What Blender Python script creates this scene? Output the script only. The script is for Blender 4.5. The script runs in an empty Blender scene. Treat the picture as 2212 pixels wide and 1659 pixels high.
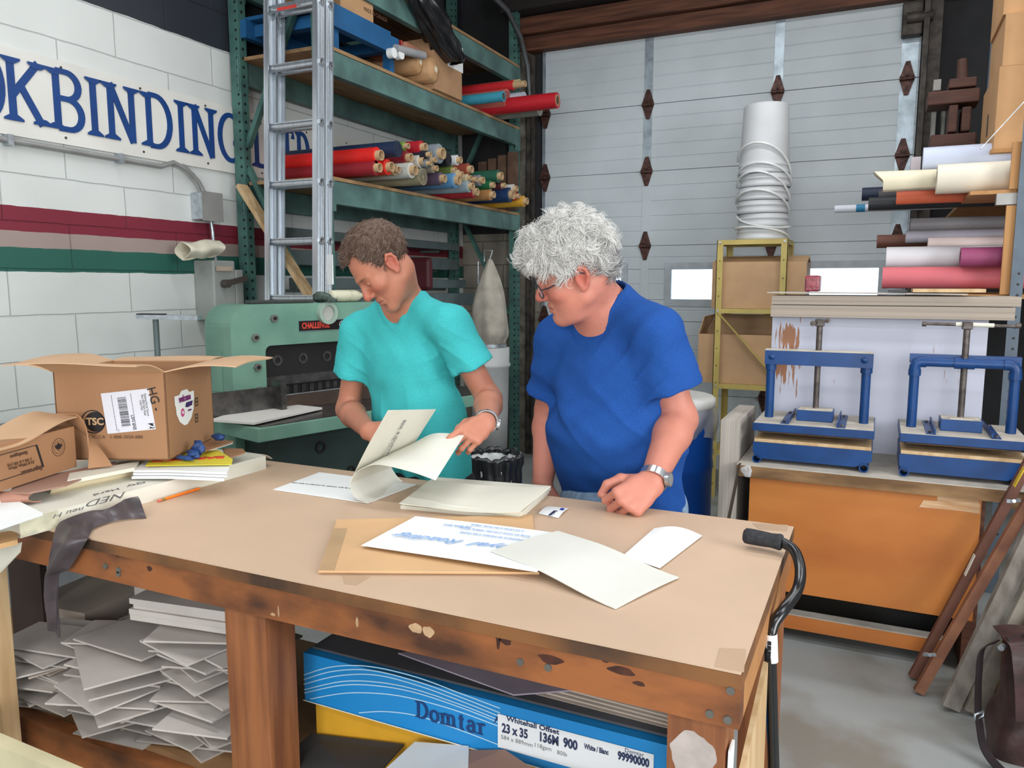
import bpy, bmesh, math, random
import numpy as np
from mathutils import Vector, Matrix, Euler
PI = math.pi
R_ = math.radians
rnd = random.Random(7)
SC = bpy.context.scene
COL = SC.collection

# ------------------------------------------------------------------ camera
FPX, CAMZ, YAW, PITCH = 1670.0, 1.50, R_(25.3), math.atan(215 / 1670.0)
cam_data = bpy.data.cameras.new('camera')
cam_data.sensor_width = 36.0
cam_data.lens = FPX / 2212 * 36.0
cam_data.clip_start = 0.05
cam = bpy.data.objects.new('camera', cam_data)
cam.location = (0, 0, CAMZ)
cam.rotation_euler = (PI / 2 - PITCH, 0, YAW)
COL.objects.link(cam)
SC.camera = cam
SC.view_settings.view_transform = 'Standard'
SC.view_settings.look = 'None'
SC.view_settings.gamma = 1.0
SC.view_settings.use_curve_mapping = False
SC.view_settings.exposure = 0.0

# ------------------------------------------------------------------ world and lights
world = bpy.data.worlds.new('sky')
SC.world = world
world.use_nodes = True
wn = world.node_tree
wn.nodes.clear()
wo = wn.nodes.new('ShaderNodeOutputWorld')
wb = wn.nodes.new('ShaderNodeBackground')
wb.inputs[0].default_value = (0.80, 0.90, 1.0, 1)
wb.inputs[1].default_value = 2.6
wn.links.new(wb.outputs[0], wo.inputs[0])

def area(name, loc, sx, sy, power, color=(1, 1, 1), rot=(0, 0, 0)):
    d = bpy.data.lights.new(name, 'AREA')
    d.shape = 'RECTANGLE'
    d.size, d.size_y, d.energy, d.color = sx, sy, power, color
    o = bpy.data.objects.new(name, d)
    o.location, o.rotation_euler = loc, rot
    COL.objects.link(o)
    return o

# fluorescent strip lamps hung from the workshop ceiling (x, y, z, half length along x, watts)
LAMPS = [(-1.9, 0.3, 3.95, 1.2, 50), (1.5, 0.4, 3.95, 1.2, 38), (-1.9, -1.6, 3.95, 1.2, 50), (1.5, -1.6, 3.95, 1.2, 44),
         (-1.5, 2.3, 3.95, 1.2, 46), (1.7, 2.4, 3.95, 1.2, 44), (-0.6, 4.4, 3.95, 1.2, 44), (2.0, 4.4, 3.95, 1.2, 32)]
for x_, y_, z_, h_, p_ in LAMPS:
    area('lamp_light', (x_, y_, z_ - 0.075), 2 * h_, 0.28, p_ * 0.60, (0.97, 0.985, 1.0))
# fill light added from the unseen walls behind and right of the camera
area('fill_light', (0.6, -3.02, 1.9), 2.6, 1.7, 132, (0.95, 0.98, 1.0), (PI / 2, 0, 0))
area('fill_light', (3.25, 0.6, 2.1), 2.6, 1.7, 128, (0.95, 0.98, 1.0), (PI / 2, 0, PI / 2))

# ------------------------------------------------------------------ helpers
def lin(c):
    c = c / 255.0
    return c / 12.92 if c <= 0.04045 else ((c + 0.055) / 1.055) ** 2.4

def L3(rgb):
    return (lin(rgb[0]), lin(rgb[1]), lin(rgb[2]), 1.0)

_sy, _cy, _sp, _cp = math.sin(YAW), math.cos(YAW), math.sin(PITCH), math.cos(PITCH)
FW = Vector((-_sy * _cp, _cy * _cp, -_sp))
RT = Vector((_cy, _sy, 0))
UP = RT.cross(FW)
CAMP = Vector((0, 0, CAMZ))

def P(px, py, X=None, Y=None, Z=None, D=None):
    """the point of the room seen at a place of the photograph, on a plane of constant X, Y or Z"""
    r = FW + RT * ((px - 1106) / FPX) + UP * ((829.5 - py) / FPX)
    if X is not None: t = X / r.x
    elif Y is not None: t = Y / r.y
    elif Z is not None: t = (Z - CAMZ) / r.z
    else: t = D
    return CAMP + r * t

def PP(px, py, p0, n):
    r = FW + RT * ((px - 1106) / FPX) + UP * ((829.5 - py) / FPX)
    p0, n = Vector(p0), Vector(n)
    return CAMP + r * ((p0 - CAMP).dot(n) / r.dot(n))

MATS = {}
def nodes_of(m):
    m.use_nodes = True
    nt = m.node_tree
    return nt, nt.nodes['Principled BSDF']

def M(name, rgb, rough=0.6, metal=0.0, var=0.06, scale=8.0, bump=0.0, bscale=60.0, stretch=(1, 1, 1), rgb2=None,
      spec=0.4, alpha=None, trans=None, sheen=0.0, sss=0.0, detail=5.0, lo=0.35, hi=0.65, coords='Object'):
    """procedural surface: two-tone noise in the thing's own coordinates, optional grain stretch and bump"""
    if name in MATS: return MATS[name]
    m = bpy.data.materials.new(name)
    nt, b = nodes_of(m)
    tc = nt.nodes.new('ShaderNodeTexCoord')
    mp = nt.nodes.new('ShaderNodeMapping')
    mp.inputs['Scale'].default_value = stretch
    nt.links.new(tc.outputs[coords], mp.inputs[0])
    nz = nt.nodes.new('ShaderNodeTexNoise')
    nz.inputs['Scale'].default_value = scale
    nz.inputs['Detail'].default_value = detail
    nt.links.new(mp.outputs[0], nz.inputs['Vector'])
    cr = nt.nodes.new('ShaderNodeValToRGB')
    a = L3(rgb)
    if rgb2 is None:
        c1 = tuple(max(0, v * (1 - var * 2)) for v in a[:3]) + (1,)
        c2 = tuple(min(1, v * (1 + var * 2)) for v in a[:3]) + (1,)
    else:
        c1, c2 = L3(rgb2), a
    cr.color_ramp.elements[0].color, cr.color_ramp.elements[1].color = c1, c2
    cr.color_ramp.elements[0].position, cr.color_ramp.elements[1].position = lo, hi
    nt.links.new(nz.outputs['Fac'], cr.inputs[0])
    nt.links.new(cr.outputs[0], b.inputs['Base Color'])
    b.inputs['Roughness'].default_value = rough
    b.inputs['Metallic'].default_value = metal
    b.inputs['Specular IOR Level'].default_value = spec
    if sheen: b.inputs['Sheen Weight'].default_value = sheen
    if sss:
        b.inputs['Subsurface Weight'].default_value = sss
        b.inputs['Subsurface Radius'].default_value = (0.012, 0.005, 0.003)
        b.inputs['Subsurface Scale'].default_value = 0.6
    if alpha is not None: b.inputs['Alpha'].default_value = alpha
    if trans is not None: b.inputs['Transmission Weight'].default_value = trans
    if bump:
        n2 = nt.nodes.new('ShaderNodeTexNoise')
        n2.inputs['Scale'].default_value = bscale
        n2.inputs['Detail'].default_value = 4
        nt.links.new(mp.outputs[0], n2.inputs['Vector'])
        bp = nt.nodes.new('ShaderNodeBump')
        bp.inputs['Strength'].default_value = bump
        bp.inputs['Distance'].default_value = 0.004
        nt.links.new(n2.outputs['Fac'], bp.inputs['Height'])
        nt.links.new(bp.outputs[0], b.inputs['Normal'])
    MATS[name] = m
    return m

def vcol_mat(name, rough=0.5, sss=0.0, spec=0.4, bump=0.0, bscale=300, sheen=0.0, var=0.05, vscale=60):
    """surface whose colour zones come from the mesh's colour attribute"""
    m = bpy.data.materials.new(name)
    nt, b = nodes_of(m)
    at = nt.nodes.new('ShaderNodeAttribute')
    at.attribute_name = 'tone'
    tc = nt.nodes.new('ShaderNodeTexCoord')
    nz = nt.nodes.new('ShaderNodeTexNoise')
    nz.inputs['Scale'].default_value = vscale
    nz.inputs['Detail'].default_value = 4
    nt.links.new(tc.outputs['Object'], nz.inputs['Vector'])
    mr = nt.nodes.new('ShaderNodeMapRange')
    mr.inputs[3].default_value, mr.inputs[4].default_value = 1 - var * 2, 1 + var * 2
    nt.links.new(nz.outputs['Fac'], mr.inputs[0])
    mx = nt.nodes.new('ShaderNodeVectorMath')
    mx.operation = 'SCALE'
    nt.links.new(at.outputs['Color'], mx.inputs[0])
    nt.links.new(mr.outputs[0], mx.inputs['Scale'])
    nt.links.new(mx.outputs[0], b.inputs['Base Color'])
    b.inputs['Roughness'].default_value = rough
    b.inputs['Specular IOR Level'].default_value = spec
    if sss:
        b.inputs['Subsurface Weight'].default_value = sss
        b.inputs['Subsurface Radius'].default_value = (0.010, 0.004, 0.002)
        b.inputs['Subsurface Scale'].default_value = 0.5
    if sheen: b.inputs['Sheen Weight'].default_value = sheen
    if bump:
        n2 = nt.nodes.new('ShaderNodeTexNoise')
        n2.inputs['Scale'].default_value = bscale
        nt.links.new(tc.outputs['Object'], n2.inputs['Vector'])
        bp = nt.nodes.new('ShaderNodeBump')
        bp.inputs['Strength'].default_value = bump
        bp.inputs['Distance'].default_value = 0.002
        nt.links.new(n2.outputs['Fac'], bp.inputs['Height'])
        nt.links.new(bp.outputs[0], b.inputs['Normal'])
    MATS[name] = m
    return m

def tag(o, label=None, cat=None, group=None, kind=None):
    if label: o['label'] = label
    if cat: o['category'] = cat
    if group: o['group'] = group
    if kind: o['kind'] = kind
    return o

def thing(name, label, cat, loc=(0, 0, 0), rz=0.0, group=None, rot=None):
    o = bpy.data.objects.new(name, None)
    o.empty_display_size = 0.05
    COL.objects.link(o)
    o.location = loc
    o.rotation_euler = rot if rot is not None else (0, 0, rz)
    return tag(o, label, cat, group)

def basis(d, up=Vector((0, 0, 1))):
    d = Vector(d).normalized()
    if abs(d.dot(up)) > 0.98: up = Vector((1, 0, 0)) if abs(d.x) < 0.9 else Vector((0, 1, 0))
    x = up.cross(d).normalized()
    return x, d.cross(x), d

class MB:
    """collects shapes and links them as ONE mesh object"""
    def __init__(s): s.v, s.f, s.sm = [], [], []
    def add(s, vs, fs, smooth=False):
        b = len(s.v)
        s.v += [tuple(p) for p in vs]
        s.f += [tuple(i + b for i in f) for f in fs]
        s.sm += [smooth] * len(fs)
        return s
    def box(s, c, d, m=None, bev=0.0):
        """box by centre and full size; m is an optional rotation/transform"""
        c, h = Vector(c), Vector(d) / 2
        if bev <= 0:
            vs = [Vector((x, y, z)) for x in (-h.x, h.x) for y in (-h.y, h.y) for z in (-h.z, h.z)]
            fs = [(0, 1, 3, 2), (4, 6, 7, 5), (0, 4, 5, 1), (2, 3, 7, 6), (0, 2, 6, 4), (1, 5, 7, 3)]
        else:
            bm = bmesh.new()
            bmesh.ops.create_cube(bm, size=1.0)
            for w in bm.verts: w.co = Vector((w.co.x * 2 * h.x, w.co.y * 2 * h.y, w.co.z * 2 * h.z))
            bmesh.ops.bevel(bm, geom=list(bm.edges), offset=min(bev, min(h) * 0.95), segments=2, affect='EDGES', profile=0.5)
            bm.verts.index_update()
            vs = [w.co.copy() for w in bm.verts]
            fs = [tuple(w.index for w in f.verts) for f in bm.faces]
            bm.free()
        if m is not None: vs = [m @ p for p in vs]
        return s.add([p + c for p in vs], fs)
    def span(s, a, b, bev=0.0):
        a, b = Vector(a), Vector(b)
        return s.box((a + b) / 2, [abs(b[i] - a[i]) for i in range(3)], bev=bev)
    def beam(s, a, b, w, h, up=Vector((0, 0, 1)), bev=0.0):
        """rectangular bar from a to b, w sideways and h along up"""
        a, b = Vector(a), Vector(b)
        x, y, d = basis(b - a, up)
        m = Matrix((x, y, d)).transposed()
        return s.box((a + b) / 2, (w, h, (b - a).length), m, bev)
    def cyl(s, a, b, r0, r1=None, n=20, caps=True, smooth=True):
        a, b = Vector(a), Vector(b)
        r1 = r0 if r1 is None else r1
        x, y, d = basis(b - a)
        vs = []
        for p, r in ((a, r0), (b, r1)):
            vs += [p + x * (r * math.cos(t * 2 * PI / n)) + y * (r * math.sin(t * 2 * PI / n)) for t in range(n)]
        s.add(vs, [(i, (i + 1) % n, n + (i + 1) % n, n + i) for i in range(n)], smooth)
        if caps:
            s.add(vs[:n], [tuple(reversed(range(n)))])
            s.add(vs[n:], [tuple(range(n))])
        return s
    def ring(s, a, b, ro, ri, n=20):
        """hollow tube with open bore"""
        a, b = Vector(a), Vector(b)
        x, y, d = basis(b - a)
        vs = []
        for p, r in ((a, ro), (b, ro), (b, ri), (a, ri)):
            vs += [p + x * (r * math.cos(t * 2 * PI / n)) + y * (r * math.sin(t * 2 * PI / n)) for t in range(n)]
        for k in range(4):
            k2 = (k + 1) % 4
            s.add([vs[k * n + i] for i in range(n)] + [vs[k2 * n + i] for i in range(n)],
                  [(i, (i + 1) % n, n + (i + 1) % n, n + i) for i in range(n)], k in (0, 2))
        return s
    def lathe(s, prof, c=(0, 0, 0), n=32, m=None, wob=None):
        """profile of (r, z) turned about z"""
        c = Vector(c)
        vs = []
        for r, z in prof:
            for t in range(n):
                a = t * 2 * PI / n
                rr = r * (1 + wob(a, z)) if wob else r
                p = Vector((rr * math.cos(a), rr * math.sin(a), z))
                vs.append((m @ p if m is not None else p) + c)
        fs = []
        for k in range(len(prof) - 1):
            fs += [(k * n + i, k * n + (i + 1) % n, (k + 1) * n + (i + 1) % n, (k + 1) * n + i) for i in range(n)]
        return s.add(vs, fs, True)
    def tube(s, pts, r, n=10, closed=False, caps=True):
        pts = [Vector(p) for p in pts]
        rs = r if isinstance(r, (list, tuple)) else [r] * len(pts)
        vs, N = [], len(pts)
        d0 = (pts[1] - pts[0]).normalized()
        x, y, _ = basis(d0)
        for k in range(N):
            if closed: d = (pts[(k + 1) % N] - pts[k - 1]).normalized()
            else: d = (pts[min(k + 1, N - 1)] - pts[max(k - 1, 0)]).normalized()
            x = (x - d * x.dot(d)).normalized()
            y = d.cross(x)
            vs += [pts[k] + x * (rs[k] * math.cos(t * 2 * PI / n)) + y * (rs[k] * math.sin(t * 2 * PI / n)) for t in range(n)]
        fs = []
        for k in range(N if closed else N - 1):
            k2 = (k + 1) % N
            fs += [(k * n + i, k * n + (i + 1) % n, k2 * n + (i + 1) % n, k2 * n + i) for i in range(n)]
        s.add(vs, fs, True)
        if caps and not closed:
            s.add(vs[:n], [tuple(reversed(range(n)))])
            s.add(vs[-n:], [tuple(range(n))])
        return s
    def prism(s, poly, h, o=(0, 0, 0), x=(1, 0, 0), y=(0, 1, 0), smooth=False):
        """polygon in the plane of x and y at o, thickened by h along x cross y"""
        o, x, y = Vector(o), Vector(x), Vector(y)
        z = x.cross(y).normalized() * h
        n = len(poly)
        lo = [o + x * p[0] + y * p[1] for p in poly]
        s.add(lo, [tuple(reversed(range(n)))])
        s.add([p + z for p in lo], [tuple(range(n))])
        s.add(lo + [p + z for p in lo], [(i, (i + 1) % n, n + (i + 1) % n, n + i) for i in range(n)], smooth)
        return s
    def slab(s, ps, t):
        """board or sheet with the given top corners, thickness t downwards along its normal"""
        ps = [Vector(p) for p in ps]
        nrm = (ps[1] - ps[0]).cross(ps[-1] - ps[0]).normalized()
        lo = [p - nrm * t for p in ps]
        n = len(ps)
        s.add(ps, [tuple(range(n))])
        s.add(lo, [tuple(reversed(range(n)))])
        s.add(ps + lo, [(n + i, n + (i + 1) % n, (i + 1) % n, i) for i in range(n)])
        return s
    def sheet(s, fn, nu, nv, t=0.0, smooth=True):
        """curved sheet fn(u, v) with u, v in 0..1, thickened by t"""
        g = [[Vector(fn(i / nu, j / nv)) for j in range(nv + 1)] for i in range(nu + 1)]
        W = nv + 1
        vs = [p for row in g for p in row]
        fs = [(i * W + j, (i + 1) * W + j, (i + 1) * W + j + 1, i * W + j + 1) for i in range(nu) for j in range(nv)]
        if t <= 0: return s.add(vs, fs, smooth)
        nr = []
        for i in range(nu + 1):
            for j in range(W):
                a = g[min(i + 1, nu)][j] - g[max(i - 1, 0)][j]
                b = g[i][min(j + 1, nv)] - g[i][max(j - 1, 0)]
                nr.append(a.cross(b).normalized())
        lo = [p - q * t for p, q in zip(vs, nr)]
        s.add(vs, fs, smooth)
        s.add(lo, [tuple(reversed(f)) for f in fs], smooth)
        rim = [i * W for i in range(nu + 1)] + [nu * W + j for j in range(1, W)] + \
              [i * W + nv for i in range(nu - 1, -1, -1)] + [j for j in range(nv - 1, 0, -1)]
        n = len(rim)
        s.add([vs[i] for i in rim] + [lo[i] for i in rim], [(i, n + i, n + (i + 1) % n, (i + 1) % n) for i in range(n)])
        return s
    def build(s, name, mat, parent=None, world=False, label=None):
        me = bpy.data.meshes.new(name)
        vs = s.v
        if world and parent is not None:
            inv = parent.matrix_basis.inverted()
            vs = [inv @ Vector(p) for p in vs]
        me.from_pydata([tuple(p) for p in vs], [], s.f)
        me.polygons.foreach_set('use_smooth', s.sm)
        me.materials.append(mat)
        me.update()
        o = bpy.data.objects.new(name, me)
        COL.objects.link(o)
        if parent is not None: o.parent = parent
        if label: o['label'] = label
        return o

def struct(name, mb, mat, parent=None):
    o = mb.build(name, mat, parent)
    if parent is None: o['kind'] = 'structure'
    return o

def copy_thing(o, parent=None):
    c = o.copy()
    COL.objects.link(c)
    if parent is not None: c.parent = parent
    for ch in list(o.children): copy_thing(ch, c)
    return c

def smoothstep(a, b, x):
    t = max(0.0, min(1.0, (x - a) / (b - a)))
    return t * t * (3 - 2 * t)

def text(name, s, size, mat, parent, mtx, bold=0.0, shear=0.0, align='CENTER', sx=1.0, ext=0.0004, spacing=1.0):
    """lettering as a thin mesh lying in the plane of mtx (x along the line, y up, z out)"""
    cu = bpy.data.curves.new(name, 'FONT')
    cu.body, cu.size, cu.extrude, cu.offset, cu.shear = s, size, ext, bold, shear
    cu.align_x, cu.align_y = align, 'CENTER'
    cu.space_character = spacing
    cu.resolution_u = 3
    t = bpy.data.objects.new(name, cu)
    COL.objects.link(t)
    me = bpy.data.meshes.new_from_object(t.evaluated_get(bpy.context.evaluated_depsgraph_get()))
    bpy.data.objects.remove(t)
    bpy.data.curves.remove(cu)
    me.name = name
    me.transform(Matrix.Diagonal((sx, 1, 1, 1)))
    me.transform(mtx)
    me.materials.clear()
    me.materials.append(mat)
    o = bpy.data.objects.new(name, me)
    COL.objects.link(o)
    if parent is not None:
        me.transform(parent.matrix_basis.inverted())
        o.parent = parent
    return o

def frame(o, x, y):
    """matrix with origin o, x axis x, y axis y"""
    x, y = Vector(x).normalized(), Vector(y)
    y = (y - x * y.dot(x)).normalized()
    z = x.cross(y)
    m = Matrix((x, y, z)).transposed().to_4x4()
    m.translation = Vector(o)
    return m

# slab-serif stroke letters for painted signs: strokes in a unit-high cell
def arcpts(cx, cy, rx, ry, a0, a1, n=14):
    return [(cx + rx * math.cos(R_(a0 + (a1 - a0) * i / n)), cy + ry * math.sin(R_(a0 + (a1 - a0) * i / n))) for i in range(n + 1)]
GLYPH = {   # width, strokes, serifs (x, y)
 'O': (0.86, [arcpts(.43, .5, .40, .48, 0, 360, 28)], []),
 'K': (0.80, [[(.16, 0), (.16, 1)], [(.72, 1), (.18, .42)], [(.34, .58), (.74, 0)]], [(.16, 0), (.16, 1), (.70, 1), (.74, 0)]),
 'B': (0.72, [[(.16, 0), (.16, 1)], [(.16, .98)] + arcpts(.38, .755, .26, .225, 90, -90) + [(.16, .53)],
              [(.16, .53)] + arcpts(.40, .275, .28, .255, 90, -90) + [(.16, .02)]], [(.12, 0), (.12, 1)]),
 'I': (0.36, [[(.18, 0), (.18, 1)]], [(.18, 0), (.18, 1)]),
 'N': (0.84, [[(.16, 0), (.16, 1)], [(.16, 1), (.68, 0)], [(.68, 0), (.68, 1)]], [(.16, 0), (.12, 1), (.68, 1)]),
 'D': (0.80, [[(.16, 0), (.16, 1)], [(.16, .98)] + arcpts(.34, .5, .38, .48, 90, -90) + [(.16, .02)]], [(.12, 0), (.12, 1)]),
 'G': (0.84, [arcpts(.43, .5, .38, .48, 50, 350, 24) , [(.80, .40), (.50, .40)]], []),
 'L': (0.62, [[(.16, 0), (.16, 1)], [(.16, .03), (.56, .03), (.56, .2)]], [(.16, 0), (.16, 1)]),
 'T': (0.72, [[(.36, 0), (.36, 1)], [(.04, .80), (.04, .97), (.68, .97), (.68, .80)]], [(.36, 0)]),
 'o': (0.60, [arcpts(.30, .33, .24, .32, 0, 360, 22)], []),
 'm': (1.02, [[(.14, 0), (.14, .66)], [(.14, .44)] + arcpts(.33, .44, .17, .21, 180, 0, 10) + [(.50, 0)],
              [(.50, .44)] + arcpts(.68, .44, .17, .21, 180, 0, 10) + [(.85, 0)]], [(.14, 0), (.50, 0), (.85, 0), (.08, .64)]),
 't': (0.44, [[(.20, .86), (.20, .14)] + arcpts(.32, .12, .12, .11, 180, 300, 8), [(.04, .62), (.38, .62)]], []),
 'a': (0.62, [arcpts(.28, .19, .19, .18, 30, 330, 16), [(.10, .52)] + arcpts(.28, .46, .17, .19, 150, 0, 10) + [(.45, 0)]], [(.49, 0)]),
 'r': (0.50, [[(.14, 0), (.14, .66)], [(.14, .40)] + arcpts(.32, .44, .18, .20, 180, 50, 8)], [(.14, 0), (.08, .64)]),
}
def stroke_word(mb, word, h, w, o, x, y, gap=0.10, thick=0.004, sx=1.0, serif=0.30, contrast=0.75):
    """adds a word in stroke letters of height h and stroke width w to mb, from o along x with up y"""
    x, y = Vector(x).normalized(), Vector(y).normalized()
    z = x.cross(y)
    o = Vector(o)
    cx = 0.0
    for ch in word:
        if ch == ' ':
            cx += 0.5; continue
        gw, strokes, serifs = GLYPH[ch]
        def pt(p): return o + x * ((cx + p[0]) * h * sx) + y * (p[1] * h)
        for k_, st in enumerate(strokes):
            n = len(st)
            thick_ = thick * (1 + .09 * k_)
            le, ri = [], []
            for i in range(n):
                a, b = Vector(st[max(i - 1, 0)]), Vector(st[min(i + 1, n - 1)])
                if n > 20 and i in (0, n - 1) and (Vector(st[0]) - Vector(st[-1])).length < 0.01:
                    a, b = Vector(st[-2]), Vector(st[1])
                d = (b - a).normalized()
                ww = w * (contrast + (1 - contrast) * abs(d.y)) / 2
                nx = Vector((-d.y, d.x))
                c = pt(st[i])
                off = (x * (nx.x) + y * nx.y) * ww
                le.append(c + off); ri.append(c - off)
            vs = le + ri
            fs = [(i, n + i, n + i + 1, i + 1) for i in range(n - 1)]
            top = [p + z * thick_ for p in vs]
            mb.add(top, fs)
            for i in range(n - 1):
                mb.add([le[i], le[i + 1], le[i + 1] + z * thick, le[i] + z * thick], [(0, 1, 2, 3)])
                mb.add([ri[i], ri[i + 1], ri[i + 1] + z * thick, ri[i] + z * thick], [(3, 2, 1, 0)])
        for j_, (sx_, sy_) in enumerate(serifs):
            c = pt((sx_, sy_))
            e = serif * h * sx / 2 + w * 0.2
            up = -1 if sy_ > 0.5 else 1
            ps = [(-e, 0), (e, 0), (e, .035 * h), (w * .5, .10 * h), (-w * .5, .10 * h), (-e, .035 * h)]
            mb.add([c + x * a + y * (b * up) + z * thick * (1.36 + .06 * j_) for a, b in ps], [tuple(range(6)) if up > 0 else tuple(reversed(range(6)))])
        cx += gw + gap
    return cx * h * sx
# ================================================================== the room
XW, YD = -3.487, 6.30            # left wall plane and overhead-door plane
XR, YB, ZC = 3.4, -3.2, 4.6

def wall_paint():
    m = bpy.data.materials.new('painted_block_wall')
    nt, b = nodes_of(m)
    tc = nt.nodes.new('ShaderNodeTexCoord')
    sep = nt.nodes.new('ShaderNodeSeparateXYZ')
    nt.links.new(tc.outputs['Object'], sep.inputs[0])
    nz = nt.nodes.new('ShaderNodeTexNoise')
    nz.inputs['Scale'].default_value = 9
    nz.inputs['Detail'].default_value = 6
    nt.links.new(tc.outputs['Object'], nz.inputs['Vector'])
    jit = nt.nodes.new('ShaderNodeMath'); jit.operation = 'MULTIPLY_ADD'
    jit.inputs[1].default_value = 0.012
    nt.links.new(nz.outputs['Fac'], jit.inputs[0])
    nt.links.new(sep.outputs['Z'], jit.inputs[2])
    dv = nt.nodes.new('ShaderNodeMath'); dv.operation = 'DIVIDE'
    dv.inputs[1].default_value = 4.6
    nt.links.new(jit.outputs[0], dv.inputs[0])
    cr = nt.nodes.new('ShaderNodeValToRGB')
    cr.color_ramp.interpolation = 'CONSTANT'
    els = [(0.0, (206, 210, 206)), (1.556, (36, 92, 80)), (1.661, (158, 140, 134)), (1.735, (122, 34, 52)),
           (1.836, (212, 215, 212)), (2.825, (40, 44, 52))]
    r = cr.color_ramp
    while len(r.elements) < len(els): r.elements.new(0.5)
    for e, (z, c) in zip(r.elements, els): e.position, e.color = z / 4.6, L3(c)
    nt.links.new(dv.outputs[0], cr.inputs[0])
    cb = nt.nodes.new('ShaderNodeCombineXYZ')
    nt.links.new(sep.outputs['Y'], cb.inputs[0])
    zo = nt.nodes.new('ShaderNodeMath'); zo.operation = 'ADD'; zo.inputs[1].default_value = 0.2095 * 20 - 1.366
    nt.links.new(sep.outputs['Z'], zo.inputs[0])
    nt.links.new(zo.outputs[0], cb.inputs[1])
    n3 = nt.nodes.new('ShaderNodeTexNoise'); n3.inputs['Scale'].default_value = 5
    nt.links.new(tc.outputs['Object'], n3.inputs['Vector'])
    av = nt.nodes.new('ShaderNodeVectorMath'); av.operation = 'MULTIPLY_ADD'
    av.inputs[1].default_value = (0.012, 0.012, 0)
    nt.links.new(n3.outputs['Color'], av.inputs[0]); nt.links.new(cb.outputs[0], av.inputs[2])
    bk = nt.nodes.new('ShaderNodeTexBrick')
    bk.inputs['Scale'].default_value = 1
    bk.inputs['Mortar Size'].default_value = 0.0035
    bk.inputs['Mortar Smooth'].default_value = 0.6
    bk.inputs['Brick Width'].default_value = 0.62
    bk.inputs['Row Height'].default_value = 0.2095
    nt.links.new(av.outputs[0], bk.inputs['Vector'])
    n2 = nt.nodes.new('ShaderNodeTexNoise'); n2.inputs['Scale'].default_value = 2.3; n2.inputs['Detail'].default_value = 8
    nt.links.new(tc.outputs['Object'], n2.inputs['Vector'])
    mr = nt.nodes.new('ShaderNodeMapRange'); mr.inputs[1].default_value = .3; mr.inputs[2].default_value = .8
    mr.inputs[3].default_value, mr.inputs[4].default_value = 1.0, 0.86
    nt.links.new(n2.outputs['Fac'], mr.inputs[0])
    mo = nt.nodes.new('ShaderNodeMath'); mo.operation = 'MULTIPLY_ADD'
    mo.inputs[1].default_value = -0.22
    nt.links.new(bk.outputs['Fac'], mo.inputs[0]); nt.links.new(mr.outputs[0], mo.inputs[2])
    sc = nt.nodes.new('ShaderNodeVectorMath'); sc.operation = 'SCALE'
    nt.links.new(cr.outputs[0], sc.inputs[0]); nt.links.new(mo.outputs[0], sc.inputs['Scale'])
    nt.links.new(sc.outputs[0], b.inputs['Base Color'])
    bp = nt.nodes.new('ShaderNodeBump'); bp.inputs['Strength'].default_value = 0.7; bp.inputs['Distance'].default_value = 0.012
    bp.invert = True
    nt.links.new(bk.outputs['Fac'], bp.inputs['Height']); nt.links.new(bp.outputs[0], b.inputs['Normal'])
    b.inputs['Roughness'].default_value = 0.55
    return m

def block_wall_mat(name, rgb, mort):
    m = bpy.data.materials.new(name)
    nt, b = nodes_of(m)
    tc = nt.nodes.new('ShaderNodeTexCoord')
    mp = nt.nodes.new('ShaderNodeMapping'); mp.inputs['Rotation'].default_value = (PI / 2, 0, 0)
    nt.links.new(tc.outputs['Object'], mp.inputs[0])
    bk = nt.nodes.new('ShaderNodeTexBrick'); bk.inputs['Scale'].default_value = 1
    bk.inputs['Color1'].default_value = L3(rgb); bk.inputs['Color2'].default_value = L3([c * .9 for c in rgb])
    bk.inputs['Mortar'].default_value = L3(mort); bk.inputs['Mortar Size'].default_value = 0.006
    bk.inputs['Brick Width'].default_value = 0.41; bk.inputs['Row Height'].default_value = 0.2095
    nt.links.new(mp.outputs[0], bk.inputs['Vector'])
    nz = nt.nodes.new('ShaderNodeTexNoise'); nz.inputs['Scale'].default_value = 4; nz.inputs['Detail'].default_value = 8
    nt.links.new(tc.outputs['Object'], nz.inputs['Vector'])
    mr = nt.nodes.new('ShaderNodeMapRange'); mr.inputs[1].default_value = .3; mr.inputs[2].default_value = .7
    mr.inputs[3].default_value, mr.inputs[4].default_value = 1.1, .65
    nt.links.new(nz.outputs['Fac'], mr.inputs[0])
    sc = nt.nodes.new('ShaderNodeVectorMath'); sc.operation = 'SCALE'
    nt.links.new(bk.outputs[0], sc.inputs[0]); nt.links.new(mr.outputs[0], sc.inputs['Scale'])
    nt.links.new(sc.outputs[0], b.inputs['Base Color'])
    b.inputs['Roughness'].default_value = .8
    return m

m_floor = M('painted_concrete', (146, 150, 149), rough=.42, scale=2.2, rgb2=(124, 120, 112), lo=.38, hi=.56, bump=.15, bscale=18, detail=9)
m_dark = M('dark_soffit', (26, 26, 28), rough=.9)
m_steel = M('galvanized_steel', (176, 184, 190), rough=.38, metal=.75, scale=30, var=.1)
m_dsteel = M('dark_rusty_steel', (66, 60, 55), rough=.6, metal=.3, scale=14, var=.25)
m_door = M('door_panel_paint', (190, 198, 202), rough=.45, scale=1.6, var=.04)
m_rust = M('rusty_hinge', (78, 52, 46), rough=.5, metal=.4, scale=40, var=.25)
m_timber = M('brown_timber', (92, 56, 40), rough=.7, scale=6, stretch=(.4, 6, 6), var=.2)

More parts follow.
